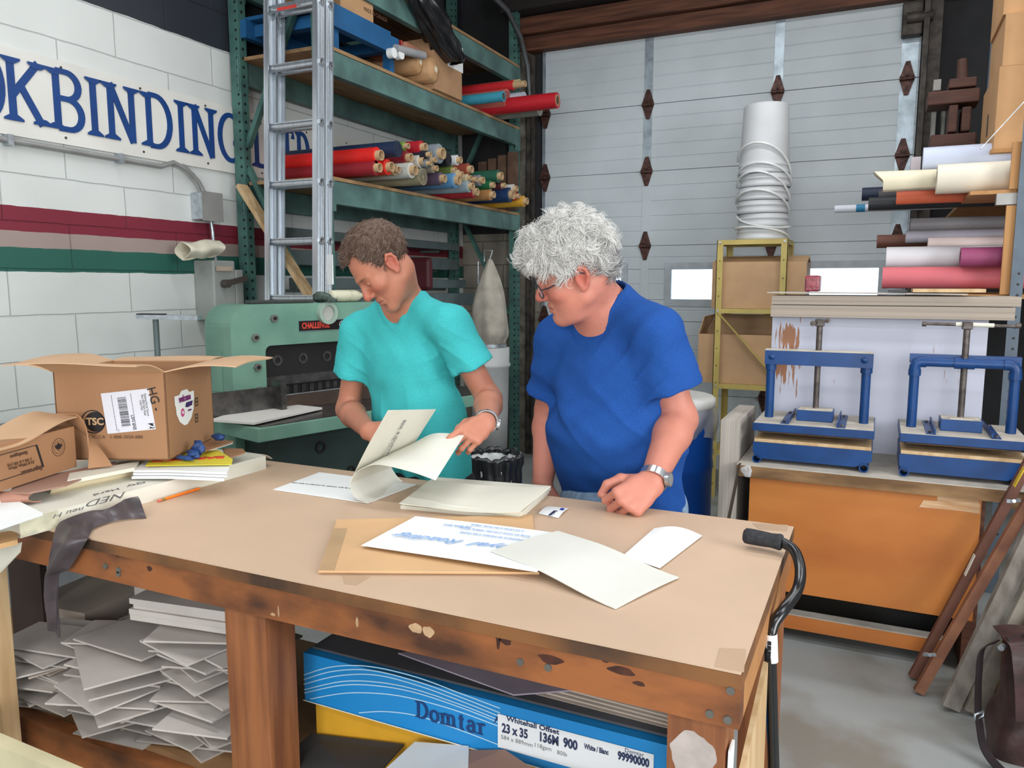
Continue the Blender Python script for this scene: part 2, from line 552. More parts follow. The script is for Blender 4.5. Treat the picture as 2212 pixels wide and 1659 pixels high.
struct('floor', MB().span((XW - .1, YB - .1, -.1), (XR + .1, YD + .3, 0)), m_floor)
struct('ceiling', MB().span((XW - .1, YB - .1, ZC), (XR + .1, YD + .3, ZC + .1)), m_dark)
struct('wall_left', MB().span((XW - .1, YB, 0), (XW, YD + .2, ZC)), wall_paint())
m_plain = M('plain_wall', (176, 178, 176), rough=.7)
struct('wall_right', MB().span((XR, YB, 0), (XR + .1, YD + .2, ZC)), m_plain)
struct('wall_front', MB().span((XW - .1, YB - .1, 0), (XR + .1, YB, ZC)), m_plain)
DL, DR, DT = -2.69, .165, 3.46
struct('wall_back_left_upper', MB().span((XW, YD + .02, 1.95), (DL, YD + .2, ZC)), M('shade_toned_block_wall', (44, 44, 46), rough=.9))  # shade above and behind the rack put into the wall's dark colour
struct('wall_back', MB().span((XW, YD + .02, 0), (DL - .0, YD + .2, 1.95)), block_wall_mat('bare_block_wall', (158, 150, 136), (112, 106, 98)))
struct('wall_back_right', MB().span((DR, YD + .02, 0), (XR, YD + .2, ZC)), M('shade_toned_block_wall', (44, 44, 46), rough=.9))  # dark tone stands in for the shadowed area behind the right rack
struct('wall_back_upper', MB().span((DL, YD + .02, DT), (DR, YD + .2, ZC)), m_dark)
hd = MB().span((DL - .25, YD - .10, 3.445), (DR + .35, YD + .02, 3.56)).span((DL - .25, YD - .16, 3.565), (DR + .35, YD + .02, 3.70), bev=.01)
struct('trim_1', hd, m_timber)
struct('trim_2', MB().span((DL - .25, YD - .3, 3.71), (DR + .35, YD + .02, 4.1)), M('lintel_steel', (38, 34, 32), rough=.7))
# jamb posts and rails beside the door
jm = MB().span((DL - .20, YD - .10, 0), (DL - .11, YD + .02, 3.45)).span((DL - .30, YD - .03, 0), (DL - .2, YD + .02, 3.45))
struct('trim_3', jm, M('worn_jamb_paint', (134, 130, 118), rough=.7, scale=10, rgb2=(84, 76, 66)))
struct('trim_4', MB().span((DL - .09, YD - .13, 0), (DL - .055, YD - .02, 3.4)).span((DL - .05, YD - .13, 0), (DL - .035, YD - .08, 3.4)), m_dsteel)
struct('trim_5', MB().span((DR + .005, YD - .13, 0), (DR + .04, YD - .02, 3.46)).span((DR + .045, YD - .06, 0), (DR + .12, YD + .02, 3.5)), m_dsteel)
pts = [(DL - .07, YD - .1, 2.75)] + [(DL - .07, YD - .1 - .62 * math.sin(a), 2.75 + .95 * (1 - math.cos(a)) + .55 * math.sin(a)) for a in [i * PI / 2 / 8 for i in range(1, 9)]]
pts = [(DL - .07, YD - .10, 2.7), (DL - .07, YD - .11, 3.05), (DL - .07, YD - .16, 3.3), (DL - .07, YD - .30, 3.5), (DL - .07, YD - .55, 3.63), (DL - .07, YD - 1.2, 3.7), (DL - .07, YD - 2.2, 3.72)]
struct('trim_6', MB().tube(pts, .022, n=8), M('track_steel', (96, 98, 100), rough=.5, metal=.5))

# ---- overhead sectional door
door = bpy.data.objects.new('door_1', None)
COL.objects.link(door)
door.location = ((DL + DR) / 2, YD, 0)
door['kind'] = 'structure'
SEAMS = [0, .61, 1.20, 1.815, 2.41, 2.934, 3.47]
WINS = [(-2.52, -1.96), (-1.545, -.985), (-.571, -.013)]
def ribbed(mb, x0, x1, z0, z1, ribs):
    """a door section: a 45 mm slab with shallow horizontal grooves on the room side"""
    zs = [z0 + .003]
    prof = [(YD, z0 + .003)]
    n = max(1, ribs)
    for k in range(1, n):
        z = z0 + (z1 - z0) * k / n
        prof += [(YD, z - .006), (YD + .004, z), (YD, z + .006)]
    prof.append((YD, z1 - .003))
    prof += [(YD + .02, z1 - .003), (YD + .02, z1 + .004), (YD + .045, z1 + .004), (YD + .045, z0 + .0045), (YD + .0205, z0 + .0045), (YD + .0205, z0 + .003)]
    mb.prism([(y, z) for y, z in prof], x1 - x0, (x0, 0, 0), (0, 1, 0), (0, 0, 1))
for k in range(6):
    mb = MB()
    z0, z1 = SEAMS[k], SEAMS[k + 1]
    if k == 2:
        ribbed(mb, DL, DR, z0, 1.377, 2)
        ribbed(mb, DL, DR, 1.624, z1, 2)
        xs = [DL] + [v for w in WINS for v in w] + [DR]
        for a in range(0, 8, 2): ribbed(mb, xs[a], xs[a + 1], 1.375, 1.626, 2)
    else:
        ribbed(mb, DL, DR, z0, z1, 5)
    mb.build('panel', m_door, door, world=True)
m_pane = M('dusty_pane', (240, 246, 250), rough=.12, trans=1.0, scale=5, var=.02)
m_wframe = M('window_frame_paint', (168, 176, 182), rough=.5)
for a, b in WINS:
    mb = MB()
    o = .052
    mb.span((a - o, YD - .012, 1.377 - o), (b + o, YD, 1.381)).span((a - o, YD - .012, 1.620), (b + o, YD, 1.624 + o))
    mb.span((a - o, YD - .012, 1.381), (a + .004, YD, 1.620)).span((b - .004, YD - .012, 1.381), (b + o, YD, 1.620))
    for i in range(5):
        for z in (1.35, 1.65): mb.cyl((a + (b - a) * i / 4, YD - .016, z), (a + (b - a) * i / 4, YD - .01, z), .006, n=8)
    wf = mb.build('window_frame', m_wframe, door, world=True)
    pm = MB().span((a, YD + .015, 1.377), (b, YD + .021, 1.624)).build('pane', m_pane)
    pm.data.transform(Matrix.Translation(-Vector(door.location)))
    pm.parent = wf
m_stile = M('stile_steel', (160, 172, 180), rough=.34, metal=.6, scale=12, var=.12)
STX = [P(1399, 300, Y=YD).x, P(1682, 150, Y=YD).x]
for k in range(6):
    for x in STX:
        if k == 2: z1 = SEAMS[3] - .006
        MB().span((x - .034, YD - .005, SEAMS[k] + .006), (x + .034, YD, SEAMS[k + 1] - .006)).build('stile', m_stile if k > 3 else m_door, door, world=True)
    MB().span((DR - .12, YD - .005, SEAMS[k] + .006), (DR - .012, YD, SEAMS[k + 1] - .006)).build('stile', m_stile, door, world=True)
    MB().span((DL + .004, YD - .005, SEAMS[k] + .006), (DL + .03, YD, SEAMS[k + 1] - .006)).build('stile', m_stile, door, world=True)
dia = [(-.014, -.115), (.014, -.115), (.040, -.03), (.048, -.012), (.048, .012), (.040, .03), (.014, .115), (-.014, .115), (-.040, .03), (-.048, .012), (-.048, -.012), (-.040, -.03)]
for z in SEAMS[1:6]:
    for x in STX + [DR - .075, DL + .03]:
        mb = MB().prism(dia, .008, (x, YD - .005, z), (1, 0, 0), (0, 0, 1))
        mb.cyl((x - .045, YD - .022, z - .004), (x + .045, YD - .022, z - .004), .014, n=12)
        mb.cyl((x, YD - .03, z + .03), (x, YD - .01, z + .03), .013, n=10)
        for s in (-1, 1): mb.cyl((x, YD - .018, z + s * .1), (x, YD - .01, z + s * .1), .007, n=8)
        mb.build('hinge', m_rust, door, world=True)
mb = MB().span((DR - .13, YD - .09, 3.20), (DR + .0, YD - .006, 3.42), bev=.01).cyl((DR - .10, YD - .1, 3.31), (DR + .06, YD - .1, 3.31), .035)
mb.build('top_bracket', m_dsteel, door, world=True)

# ---- two glowing panels added on the unseen walls to go with the fill lights
m_glow = bpy.data.materials.new('glow_panel')
nt, b = nodes_of(m_glow)
b.inputs['Emission Color'].default_value = (.95, .98, 1, 1)
b.inputs['Emission Strength'].default_value = 1.5
for nm, a_, b_ in (('fill_panel_1', (-.7, YB + .005, 1.05), (1.9, YB + .03, 2.75)), ('fill_panel_2', (XR - .03, -.7, 1.25), (XR - .005, 1.9, 2.95))):
    o = MB().span(a_, b_).build(nm, m_glow)
    o['kind'] = 'structure'

# ---- wall sign
sg = thing('wall_sign', 'long white sign board with blue serif lettering on the left wall', 'sign', (XW, 2.7, 2.15))
SZ0, SZ1 = 2.148, 2.522
MB().span((XW + .001, 1.0, SZ0), (XW + .016, 4.75, SZ1)).build('board', M('sign_white', (214, 212, 206), rough=.45, scale=3, var=.03), sg, world=True)
mb = MB()
XS = XW + .016
hb = [P(40, 240, X=XS), P(480, 300, X=XS)]
def ypx(px, py): return P(px, py, X=XS).y
LH, LZ = .268, 2.212
# each letter stands where the board carries it: (letter, left edge, right edge along the wall)
for ch, px0, px1 in [('O', -60, 10), ('K', 12, 97), ('B', 109, 180), ('I', 188, 219), ('N', 226, 298), ('D', 308, 372),
                     ('I', 377, 403), ('N', 408, 465), ('G', 470, 520)]:
    y0, y1 = ypx(px0, 260), ypx(px1, 260)
    stroke_word(mb, ch, LH, .033, (XS, y0, LZ), (0, 1, 0), (0, 0, 1), sx=(y1 - y0) / (GLYPH[ch][0] * LH), thick=.005, serif=.34)
for ch, y0, y1 in [('O', .62, .86), ('O', .9, 1.2)]: pass
for ch, px0, px1 in [('L', 545, 580), ('T', 606, 634), ('D', 640, 668)]:
    y0, y1 = ypx(px0, 330), ypx(px1, 330)
    stroke_word(mb, ch, LH, .033, (XS, y0, LZ), (0, 1, 0), (0, 0, 1), sx=(y1 - y0) / (GLYPH[ch][0] * LH), thick=.005, serif=.34)
mb.build('lettering', M('sign_blue', (22, 62, 122), rough=.4, var=.04), sg, world=True)
for y in np.linspace(1.2, 4.6, 9):
    for z in (SZ0 + .03, SZ1 - .03): MB().cyl((XS, y, z), (XS + .003, y, z), .006, n=8).build('screw', m_dsteel, sg, world=True)

# ---- conduit, junction box, switch box
m_cond = M('conduit_grey', (150, 150, 148), rough=.45, metal=.3)
jb = P(452, 448, X=XW + .05)
mb = MB()
path = [(XW + .025, .6, 2.128), (XW + .025, 2.3, 2.122), (XW + .025, P(340, 344, X=XW).y, 2.118)]
for px, py in [(375, 351), (405, 367), (428, 392), (441, 416)]:
    q = P(px, py, X=XW + .04); path.append((q.x, q.y, q.z))
pipe = thing('conduit_pipe', 'grey conduit pipe running below the blue lettered sign', 'pipe', (XW, 2.5, 2.1))
mb.tube(path, .013, n=10).build('pipe', m_cond, pipe, world=True)
p2 = [P(x, y, X=XW + .03) for x, y in [(395, 356), (418, 378), (432, 402), (437, 414)]]
MB().tube(p2, .009, n=8).build('flexible_branch', m_cond, pipe, world=True)
for y in (2.2, 2.75): MB().span((XW, y - .012, 2.10), (XW + .045, y + .012, 2.146)).build('pipe_strap', m_steel, pipe, world=True)
t = thing('junction_box', 'small grey steel junction box at the end of the conduit pipe', 'electrical box', (XW, jb.y, jb.z - .08))
MB().span((XW, jb.y - .085, jb.z - .075), (XW + .09, jb.y + .055, jb.z + .075), bev=.006).build('box', m_steel, t, world=True)
MB().span((XW + .09, jb.y - .09, jb.z - .08), (XW + .094, jb.y + .06, jb.z + .08)).build('cover_plate', m_cond, t, world=True)
sb0, sb1 = P(420, 640, X=XW), P(506, 565, X=XW + .15)
y0, y1 = P(421, 640, X=XW).y, P(466, 640, X=XW + .15).y
t = thing('switch_box', 'grey disconnect switch box with lever on the left wall', 'electrical box', (XW, y0 + .15, 1.38))
zt, zb = P(466, 562, X=XW + .15).z, 1.30
y2 = P(505, 640, X=XW + .15).y
MB().span((XW, y0, zb), (XW + .15, y2 + .02, zt), bev=.008).build('enclosure', M('switch_grey', (142, 146, 142), rough=.5, var=.05), t, world=True)
MB().span((XW + .15, y0 + .21, zb + .03), (XW + .162, y2 + .01, zt - .05), bev=.006).build('door_panel', M('switch_grey', (0, 0, 0)), t, world=True)
ym = P(483, 610, X=XW + .16).y
MB().cyl((XW + .16, ym, 1.505), (XW + .20, ym, 1.505), .022).beam((XW + .195, ym - .02, 1.505), (XW + .205, ym + .13, 1.535), .018, .03).build('lever', M('lever_steel', (92, 84, 80), rough=.4, metal=.6), t, world=True)
MB().span((XW + .162, ym - .05, 1.575), (XW + .164, ym + .07, 1.60)).build('label_plate', M('plate_tan', (176, 160, 140), rough=.5), t, world=True)
cp = [P(455, 472, X=XW + .05), P(459, 500, X=XW + .05), P(462, 530, X=XW + .06), P(466, 563, X=XW + .08)]
tag(MB().tube(cp, .010, n=8).build('flexible_conduit', m_steel), 'short flexible metal conduit between junction box and switch box', 'pipe')
# folded white sheet lying on the switch box
q = [P(392, 524, X=XW + .13), P(470, 517, X=XW + .13), P(474, 553, X=XW + .13), P(396, 561, X=XW + .13)]
def fold(u, v):
    a = q[0].lerp(q[1], u); b = q[3].lerp(q[2], u)
    p = b.lerp(a, math.sin(v * PI) * .5 + .5 if False else abs(1 - 2 * abs(v - .5)))
    return p + Vector((.05 * math.sin(v * 2 * PI) * (1 if v < .5 else .9) , .012 * math.sin(6 * v + 5 * u), .006 * math.sin(9 * u + 4 * v)))
tag(MB().sheet(fold, 14, 28, .002).build('folded_plastic_sheet', M('plastic_cream', (214, 208, 188), rough=.4, scale=10, var=.08)),
    'folded cream plastic sheet lying on top of the grey switch box', 'sheet')
# grey panel leaning on the wall behind the cartons
a0, a1 = P(-20, 925, X=XW + .1), P(420, 893, X=XW + .02)
tag(MB().slab([(XW + .06, 1.2, .90), (XW + .06, 3.0, .90), (XW + .20, 3.0, .0), (XW + .20, 1.2, 0.0)], .012).build('laminate_sheet', M('grey_laminate', (128, 132, 134), rough=.5)),
    'grey laminated panel leaning on the white block wall behind the cartons', 'board')

# ---- ceiling lamps
m_lampw = M('lamp_enamel', (225, 226, 224), rough=.4)
m_tube = bpy.data.materials.new('lamp_tube')
nt, b = nodes_of(m_tube)
b.inputs['Emission Color'].default_value = (.97, .985, 1, 1)
b.inputs['Emission Strength'].default_value = 3.0
for k, (x, y, z, h, p_) in enumerate(LAMPS):
    where = ['over the left end of the work table', 'over the floor right of the work table', 'behind the camera on the left', 'behind the camera on the right', 'over the two men', 'over the press bench', 'in front of the overhead door', 'over the right rack'][k]
    t = thing('strip_lamp', 'white fluorescent strip lamp hung from the ceiling ' + where, 'lamp', (x, y, z))
    MB().prism([(-.15, 0), (.15, 0), (.06, .06), (-.06, .06)], 2 * h, (-h, 0, 0), (0, 1, 0), (0, 0, 1)).build('housing', m_lampw, t)
    for s in (-.07, .07): MB().cyl((-h + .03, s, -.02), (h - .03, s, -.02), .016, n=12).build('lamp_tube', m_tube, t)
    mb = MB()
    for s in (-h * .8, h * .8): mb.cyl((s, 0, .06), (s, 0, ZC - z), .006, n=6)
    mb.build('suspension_rod', m_steel, t)
# ================================================================== the work table
TZ, TY0, TY1, TX1, TX0 = 0.93, 1.121, 1.893, -0.155, -2.62
m_hard = M('brown_hardboard', (196, 168, 142), rough=.5, scale=3, var=.03)
m_apron = M('worn_orange_timber', (150, 90, 48), rough=.55, scale=4.0, rgb2=(70, 42, 28), stretch=(1, 2.2, 2.2), lo=.36, hi=.58, bump=.2, bscale=25, detail=9)
m_edge = M('grimy_plywood_edge', (128, 84, 46), rough=.6, scale=4, rgb2=(62, 44, 32), lo=.4, hi=.6, detail=9)
m_leg = M('reddish_leg_timber', (150, 94, 56), rough=.55, scale=4, rgb2=(112, 66, 40), stretch=(8, 8, .7), bump=.15, bscale=30)
m_light = M('pale_pine', (206, 178, 138), rough=.6, scale=5, rgb2=(184, 150, 108), stretch=(6, 6, .6))
tb = thing('work_table', 'large wooden work table with brown hardboard top and orange stained apron', 'table', (TX1, TY0, 0))
MB().span((TX0, TY0 + .001, TZ - .004), (TX1, TY1, TZ)).build('tabletop', m_hard, tb, world=True)
MB().span((TX0, TY0, TZ - .027), (TX1 + .002, TY1, TZ - .0045)).build('top_board', m_edge, tb, world=True)
MB().span((TX0, TY0 + .002, .838), (TX1, TY0 + .04, TZ - .0275)).build('front_apron', m_apron, tb, world=True)
MB().span((TX0, TY1 - .04, .838), (TX1, TY1 - .002, TZ - .0275)).build('rear_apron', m_apron, tb, world=True)
MB().span((TX1 - .038, TY0 + .041, .838), (TX1, TY1 - .041, TZ - .0275)).build('side_apron', M('side_apron_timber', (176, 124, 74), rough=.6, scale=4, rgb2=(136, 88, 50)), tb, world=True)
for x0, x1, y0 in [(-1.197, -1.087, TY0 + .012), (-.265, -.176, TY0 + .012), (-.25, -.165, TY1 - .10), (-1.197, -1.10, TY1 - .10), (-2.55, -2.46, TY0 + .012), (-2.55, -2.46, TY1 - .1)]:
    MB().span((x0, y0, 0), (x1, y0 + .085, .8375)).build('leg', m_leg, tb, world=True)
MB().span((TX0, TY0 + .012, .325), (-1.2, TY0 + .05, .408)).build('shelf_rail', m_apron, tb, world=True)
MB().span((-1.08, TY0 + .03, .325), (-.27, TY0 + .07, .36)).build('shelf_rail', m_apron, tb, world=True)
MB().span((TX0, TY0 + .051, .388), (-1.2, TY1 - .11, .406)).build('shelf', M('shelf_plywood', (160, 122, 84), rough=.7, scale=5), tb, world=True)
MB().span((-1.085, TY0 + .10, .345), (-.27, TY1 - .11, .362)).build('shelf', M('shelf_plywood', (0, 0, 0)), tb, world=True)
# bolts, bare patch and paint marks the table carries
m_bolt = M('bolt_steel', (120, 118, 112), rough=.4, metal=.7)
for px, py in [(1578, 1492), (1533, 1542), (1572, 1555), (228, 1223), (256, 1232), (256, 1240), (1124, 1430), (1184, 1442)]:
    q = P(px, py, Y=TY0)
    MB().cyl((q.x, TY0 + .003, q.z), (q.x, TY0 - .002, q.z), .0065, n=10).build('bolt', m_bolt, tb, world=True)
m_patch = M('grey_paint_patch', (176, 164, 158), rough=.6, scale=20, var=.08)
q = P(1497, 1634, Y=TY0 + .012)
MB().prism([((.035 + .0025 * math.sin(5 * a) + .0012 * math.cos(11 * a)) * math.cos(a), (.041 + .003 * math.sin(4 * a) + .001 * math.sin(13 * a)) * math.sin(a)) for a in [i * 2 * PI / 40 for i in range(40)]], -.0015, (q.x, TY0 + .0118, q.z), (1, 0, 0), (0, 0, 1)).build('paint_patch', m_patch, tb, world=True)
m_splash = M('pale_splash', (178, 146, 112), rough=.7, scale=40, var=.1)
for px, py, rx, rz in [(897, 1358, .014, .009), (924, 1366, .012, .010), (770, 1345, .003, .010), (600, 1322, .002, .012), (588, 1328, .006, .003)]:
    q = P(px, py, Y=TY0)
    MB().prism([(rx * (1 + .12 * math.sin(3 * a + px)) * math.cos(a), rz * (1 + .1 * math.cos(5 * a + px)) * math.sin(a)) for a in [i * 2 * PI / 24 for i in range(24)]], -.0012, (q.x, TY0 + .0018, q.z), (1, 0, 0), (0, 0, 1)).build('paint_mark', m_splash, tb, world=True)
m_knot = M('dark_knot', (66, 34, 22), rough=.6, scale=60, var=.2)
for px, py, rx, rz in [(1075, 1385, .004, .016), (1092, 1386, .011, .007), (1188, 1426, .022, .008), (1308, 1424, .008, .007), (1342, 1450, .022, .007), (321, 1229, .008, .006), (252, 1199, .006, .006), (1380, 1478, .01, .004)]:
    q = P(px, py, Y=TY0)
    MB().prism([(rx * (1 + .2 * math.sin(3 * a + px)) * math.cos(a), rz * math.sin(a)) for a in [i * 2 * PI / 20 for i in range(20)]], -.001, (q.x, TY0 + .0018, q.z), (1, 0, 0), (0, 0, 1)).build('wood_knot', m_knot, tb, world=True)
m_tape = M('paper_tape', (180, 152, 124), rough=.4, var=.02)
for cs in [[(1555, 1400), (1612, 1402), (1607, 1452), (1545, 1440)], [(738, 1237), (800, 1246), (770, 1265), (745, 1262)], [(1625, 1130), (1703, 1134), (1700, 1148), (1640, 1143)]]:
    MB().slab([P(x, y, Z=TZ + .0006) for x, y in reversed(cs)], .0005).build('tape_strip', m_tape, tb, world=True)
# panels and a white folder standing beside the right legs
MB
t = thing('plywood_sheet', 'thin plywood sheet with pale edge standing at the right end of the work table', 'board', (TX1 + .03, 1.5, 0))
MB().slab([(TX1 + .012, 1.15, 0.0), (TX1 + .012, 1.40, 0.0), (TX1 + .004, 1.44, .80), (TX1 + .004, 1.16, .74)], .009).build('sheet', m_light, t, world=True)
tag(MB().slab([(-.174, 1.14, .30), (-.174, 1.175, .30), (-.168, 1.175, .79), (-.168, 1.14, .79)], .004).build('white_folder', M('paper_white', (232, 234, 233), rough=.6, var=.015)),
    'white folder edge standing between the right front leg and the plywood sheet', 'folder')

# ================================================================== papers on the table
m_paper = M('paper_white', (210, 212, 212), rough=.6, var=.015)
m_cream = M('paper_cream', (212, 209, 194), rough=.6, var=.02)
m_ink = M('pale_blue_ink', (134, 166, 210), rough=.5, var=.02)
m_kraft = M('kraft_card', (206, 166, 122), rough=.55, scale=4, var=.04)
m_grey_ink = M('grey_ink', (120, 118, 116), rough=.6, var=.02)
def TP(px, py, dz=0.0): return P(px, py, Z=TZ + dz)
def corners(cs, dz): return [TP(x, y, dz) for x, y in cs]
def bilin(c, u, v): return (c[0].lerp(c[1], u)).lerp(c[3].lerp(c[2], u), v)

t = thing('kraft_folder', 'flat brown kraft cardboard folder lying under the white printed sheet', 'folder', TP(900, 1180))
k = corners([(688, 1233), (1165, 1236), (1150, 1112), (728, 1122)], .0085)
MB().slab(k, .0025).build('cover', m_kraft, t, world=True)
MB().slab([TP(688, 1235, .0035), TP(1165, 1238, .0035), TP(1150, 1114, .0035), TP(728, 1124, .0035)], .003).build('back_cover', m_kraft, t, world=True)
MB().slab(corners([(690, 1232), (722, 1232), (750, 1141), (722, 1141)], .0092), .0006).build('tape', M('tan_tape', (186, 152, 114), rough=.35), t, world=True)

c = corners([(780, 1178), (1160, 1240), (1215, 1153), (898, 1115)], .016)
def sh(u, v):
    p = bilin(c, u, v)
    return p + Vector((0, 0, .004 * u * u * (1 - v) + .002 * math.sin(3 * u)))
t = thing('printed_sheet', 'large white sheet printed with pale blue script lying on the kraft folder', 'paper', c[0])
MB().sheet(sh, 16, 6, .0008).build('sheet', m_paper, t, world=True)
fx = frame(TP(990, 1170, .0215), TP(780, 1150) - TP(1070, 1184), TP(1000, 1240) - TP(1010, 1130))
text('script_line', 'Loyal  Reading', .038, m_ink, t, fx, shear=.6, sx=1.3)
for i, s in enumerate(['Presented to the members of the Council', 'during the course of the year, Ontario, Canada', 'at the Library of the House, Ottawa']):
    yy = 1166 - i * 9
    f2 = frame(TP(1062 + i * 6, yy - 8, .0215), TP(945, yy - 25) - TP(1125, yy - 2), TP(1000, 1240) - TP(1010, 1130))
    text('small_print', s, .0105, m_ink, t, f2, sx=.85)
f2 = frame(TP(988, 1136, .0205), TP(945, 1130) - TP(1125, 1150), TP(1000, 1240) - TP(1010, 1130))
text('small_print', 'July 22nd, 2014', .012, m_ink, t, f2, sx=.9)

c2 = corners([(1060, 1190), (1330, 1292), (1467, 1228), (1205, 1148)], .022)
def sh2(u, v):
    p = bilin(c2, u, v)
    return p + Vector((0, 0, -.019 * smoothstep(.3, 1, u) + .003 * math.sin(2.5 * v)))
t = thing('cream_card', 'large blank cream card overlapping the printed sheet, small pencil mark at corner', 'card', c2[0])
MB().sheet(sh2, 14, 6, .0018).build('card', M('card_cream', (212, 212, 203), rough=.6, var=.012), t, world=True)
text('pencil_mark', 'JK', .016, m_grey_ink, t, frame(TP(1309, 1266, .0048), TP(1270, 1245) - TP(1320, 1262), TP(1309, 1290) - TP(1309, 1250)), shear=.4)

c3 = corners([(1345, 1202), (1425, 1228), (1517, 1158), (1413, 1142)], .003)
tag(MB().sheet(lambda u, v: bilin(c3, u, v) + Vector((0, 0, .012 * math.sin(u * PI) * v * v + .001)), 10, 8, .001).build('blank_slip', m_paper),
    'white blank slip of paper sticking out from under the cream card towards the cane', 'paper')

c4 = corners([(1163, 1109), (1206, 1119), (1229, 1098), (1186, 1093)], .002)
t = thing('business_card', 'small white business card with blue mark beside the book block', 'card', c4[0])
MB().sheet(lambda u, v: bilin(c4, u, v) + Vector((0, 0, .004 * math.sin(v * PI))), 4, 6, .0006).build('card', m_paper, t, world=True)
fb = frame(TP(1196, 1108, .0085), TP(1181, 1112) - TP(1212, 1099), TP(1206, 1119) - TP(1188, 1096))
text('card_name', 'Gatehouse', .013, M('navy_ink', (38, 44, 84), rough=.5), t, frame(TP(1194, 1108, .0072), TP(1202, 1116) - TP(1222, 1100), TP(1222, 1100) - TP(1186, 1094)), bold=.0004, sx=.8)
MB().slab(corners([(1208, 1101), (1216, 1103), (1220, 1098), (1212, 1097)], .0058), .0004).build('blue_mark', M('royal_ink', (42, 62, 150), rough=.5), t, world=True)

c5 = corners([(590, 1057), (795, 1086), (900, 1046), (690, 1020)], .003)
t = thing('open_page', 'white open page with one line of print left of the turned leaves', 'paper', c5[0])
MB().slab(c5, .002).build('page', m_paper, t, world=True)
text('print_line', 'of the City of the county of Lincoln in the year', .0125, m_grey_ink, t, frame(TP(710, 1050, .0036), TP(665, 1046) - TP(755, 1055), TP(720, 1020) - TP(705, 1060)), sx=1.05)

# book block with a lifted top leaf
t = thing('book_block', 'thick stack of cream printed pages with lifted top leaf behind the kraft folder', 'book pages', TP(1000, 1090))
nb = corners([(865, 1099), (1122, 1124), (1186, 1066), (935, 1046)], 0)
for z0, z1, sh_ in [(0, .009, .0), (.0095, .021, .004)]:
    ps = [p + Vector((sh_, sh_, z1)) for p in nb]
    MB().slab(ps, z1 - z0).build('page_stack', m_cream, t, world=True)
def leaf(u, v):
    a = [P(862, 1087, Z=TZ + .024), P(1122, 1106, Z=TZ + .026), P(1190, 1050, Z=TZ + .060), P(930, 1036, Z=TZ + .024)]
    p = bilin(a, u, v)
    return p + Vector((0, 0, -.012 * math.sin(u * PI) * (.3 + .7 * u)))
MB().sheet(leaf, 20, 8, .0012).build('top_leaf', m_cream, t, world=True)
fl = frame(P(1000, 1068, Z=TZ + .027), P(950, 1060, Z=TZ) - P(1050, 1070, Z=TZ), P(1000, 1100, Z=TZ) - P(1020, 1040, Z=TZ))
# turned leaves in the hand of the man in the turquoise shirt
Y0, Y1 = 1.612, 1.86
def catmull(pts, t):
    n = len(pts) - 1
    x = min(max(t, 0), 1) * n
    i = min(int(x), n - 1)
    f = x - i
    p0, p1, p2, p3 = pts[max(i - 1, 0)], pts[i], pts[i + 1], pts[min(i + 2, n)]
    return .5 * ((2 * p1) + (p2 - p0) * f + (2 * p0 - 5 * p1 + 4 * p2 - p3) * f * f + (3 * p1 - p0 - 3 * p2 + p3) * f ** 3)
nearB = [P(x, y, Y=Y0) for x, y in [(794, 1086), (768, 1076), (756, 1048), (764, 1026), (783, 1011), (818, 1003), (886, 1018), (941, 1037)]]
farB = [P(x, y, Y=Y1) for x, y in [(887, 1044), (864, 1036), (846, 1012), (843, 990), (858, 972), (898, 954), (940, 936), (1003, 939)]]
tl = thing('turned_leaves', 'pair of large white leaves curled over in the hands of the man in turquoise', 'book pages', nearB[0])
MB().sheet(lambda u, v: catmull(nearB, u).lerp(catmull(farB, u), v), 40, 10, .0012).build('curled_leaf', M('leaf_white', (216, 215, 204), rough=.6, var=.015), tl, world=True)
nearA = [P(x, y, Y=Y0 + .002) for x, y in [(755, 1047), (770, 1012), (795, 962), (820, 918), (838, 886)]]
farA = [P(x, y, Y=Y1) for x, y in [(845, 1008), (862, 985), (895, 955), (918, 920), (941, 884)]]
MB().sheet(lambda u, v: catmull(nearA, u).lerp(catmull(farA, u), v), 20, 8, .0012).build('standing_leaf', m_cream, tl, world=True)
pa, pb = P(832, 986, Y=1.67), P(864, 922, Y=1.67)
text('leaf_title', 'Alexandre Inis', .024, m_grey_ink, tl, frame(P(851, 952, Y=1.72), P(868, 920, Y=1.71) - P(834, 984, Y=1.71), P(830, 920, Y=1.64) - P(900, 920, Y=1.80)), sx=1.0)

# ================================================================== left end of the table
m_wbox = M('scuffed_white_carton', (222, 219, 206), rough=.4, scale=5, rgb2=(204, 196, 172), lo=.25, hi=.5)
m_card = M('corrugated_card', (162, 120, 86), rough=.65, scale=3, var=.04)
m_cardin = M('corrugated_inside', (196, 160, 126), rough=.65, scale=3, var=.03)
m_blk = M('black_print', (34, 32, 34), rough=.5)
wc = thing('white_carton', 'long flat white carton with handwriting lying along the left end of the table', 'box', (-1.85, 1.5, TZ))
na, fa = P(44, 1163, Z=TZ), P(575, 1013, Z=TZ)
dirY = (fa - na).normalized()
lf = Vector((-dirY.y, dirY.x, 0))
WL, WW, WH = 1.0, .44, .042
fa = na + dirY * min(WL, (fa - na).length)
WLN = (fa - na).length
cs = [na, fa, fa + lf * WW, na + lf * WW]
mb = MB().slab([p + Vector((0, 0, WH)) for p in cs], WH)
mb.build('box', m_wbox, wc, world=True)
def wtext(s, px, py, size, m, **kw):
    o = P(px, py, Z=TZ + WH + .0008)
    return text('handwriting', s, size, m, wc, frame(o, -dirY, -lf), **kw)
m_pen = M('pencil_grey', (104, 102, 100), rough=.7)
wtext('Qty  Hard', 262, 1054, .024, m_pen, shear=.3, sx=1.5)
of = P(228, 1085, X=None, Z=TZ + .022)
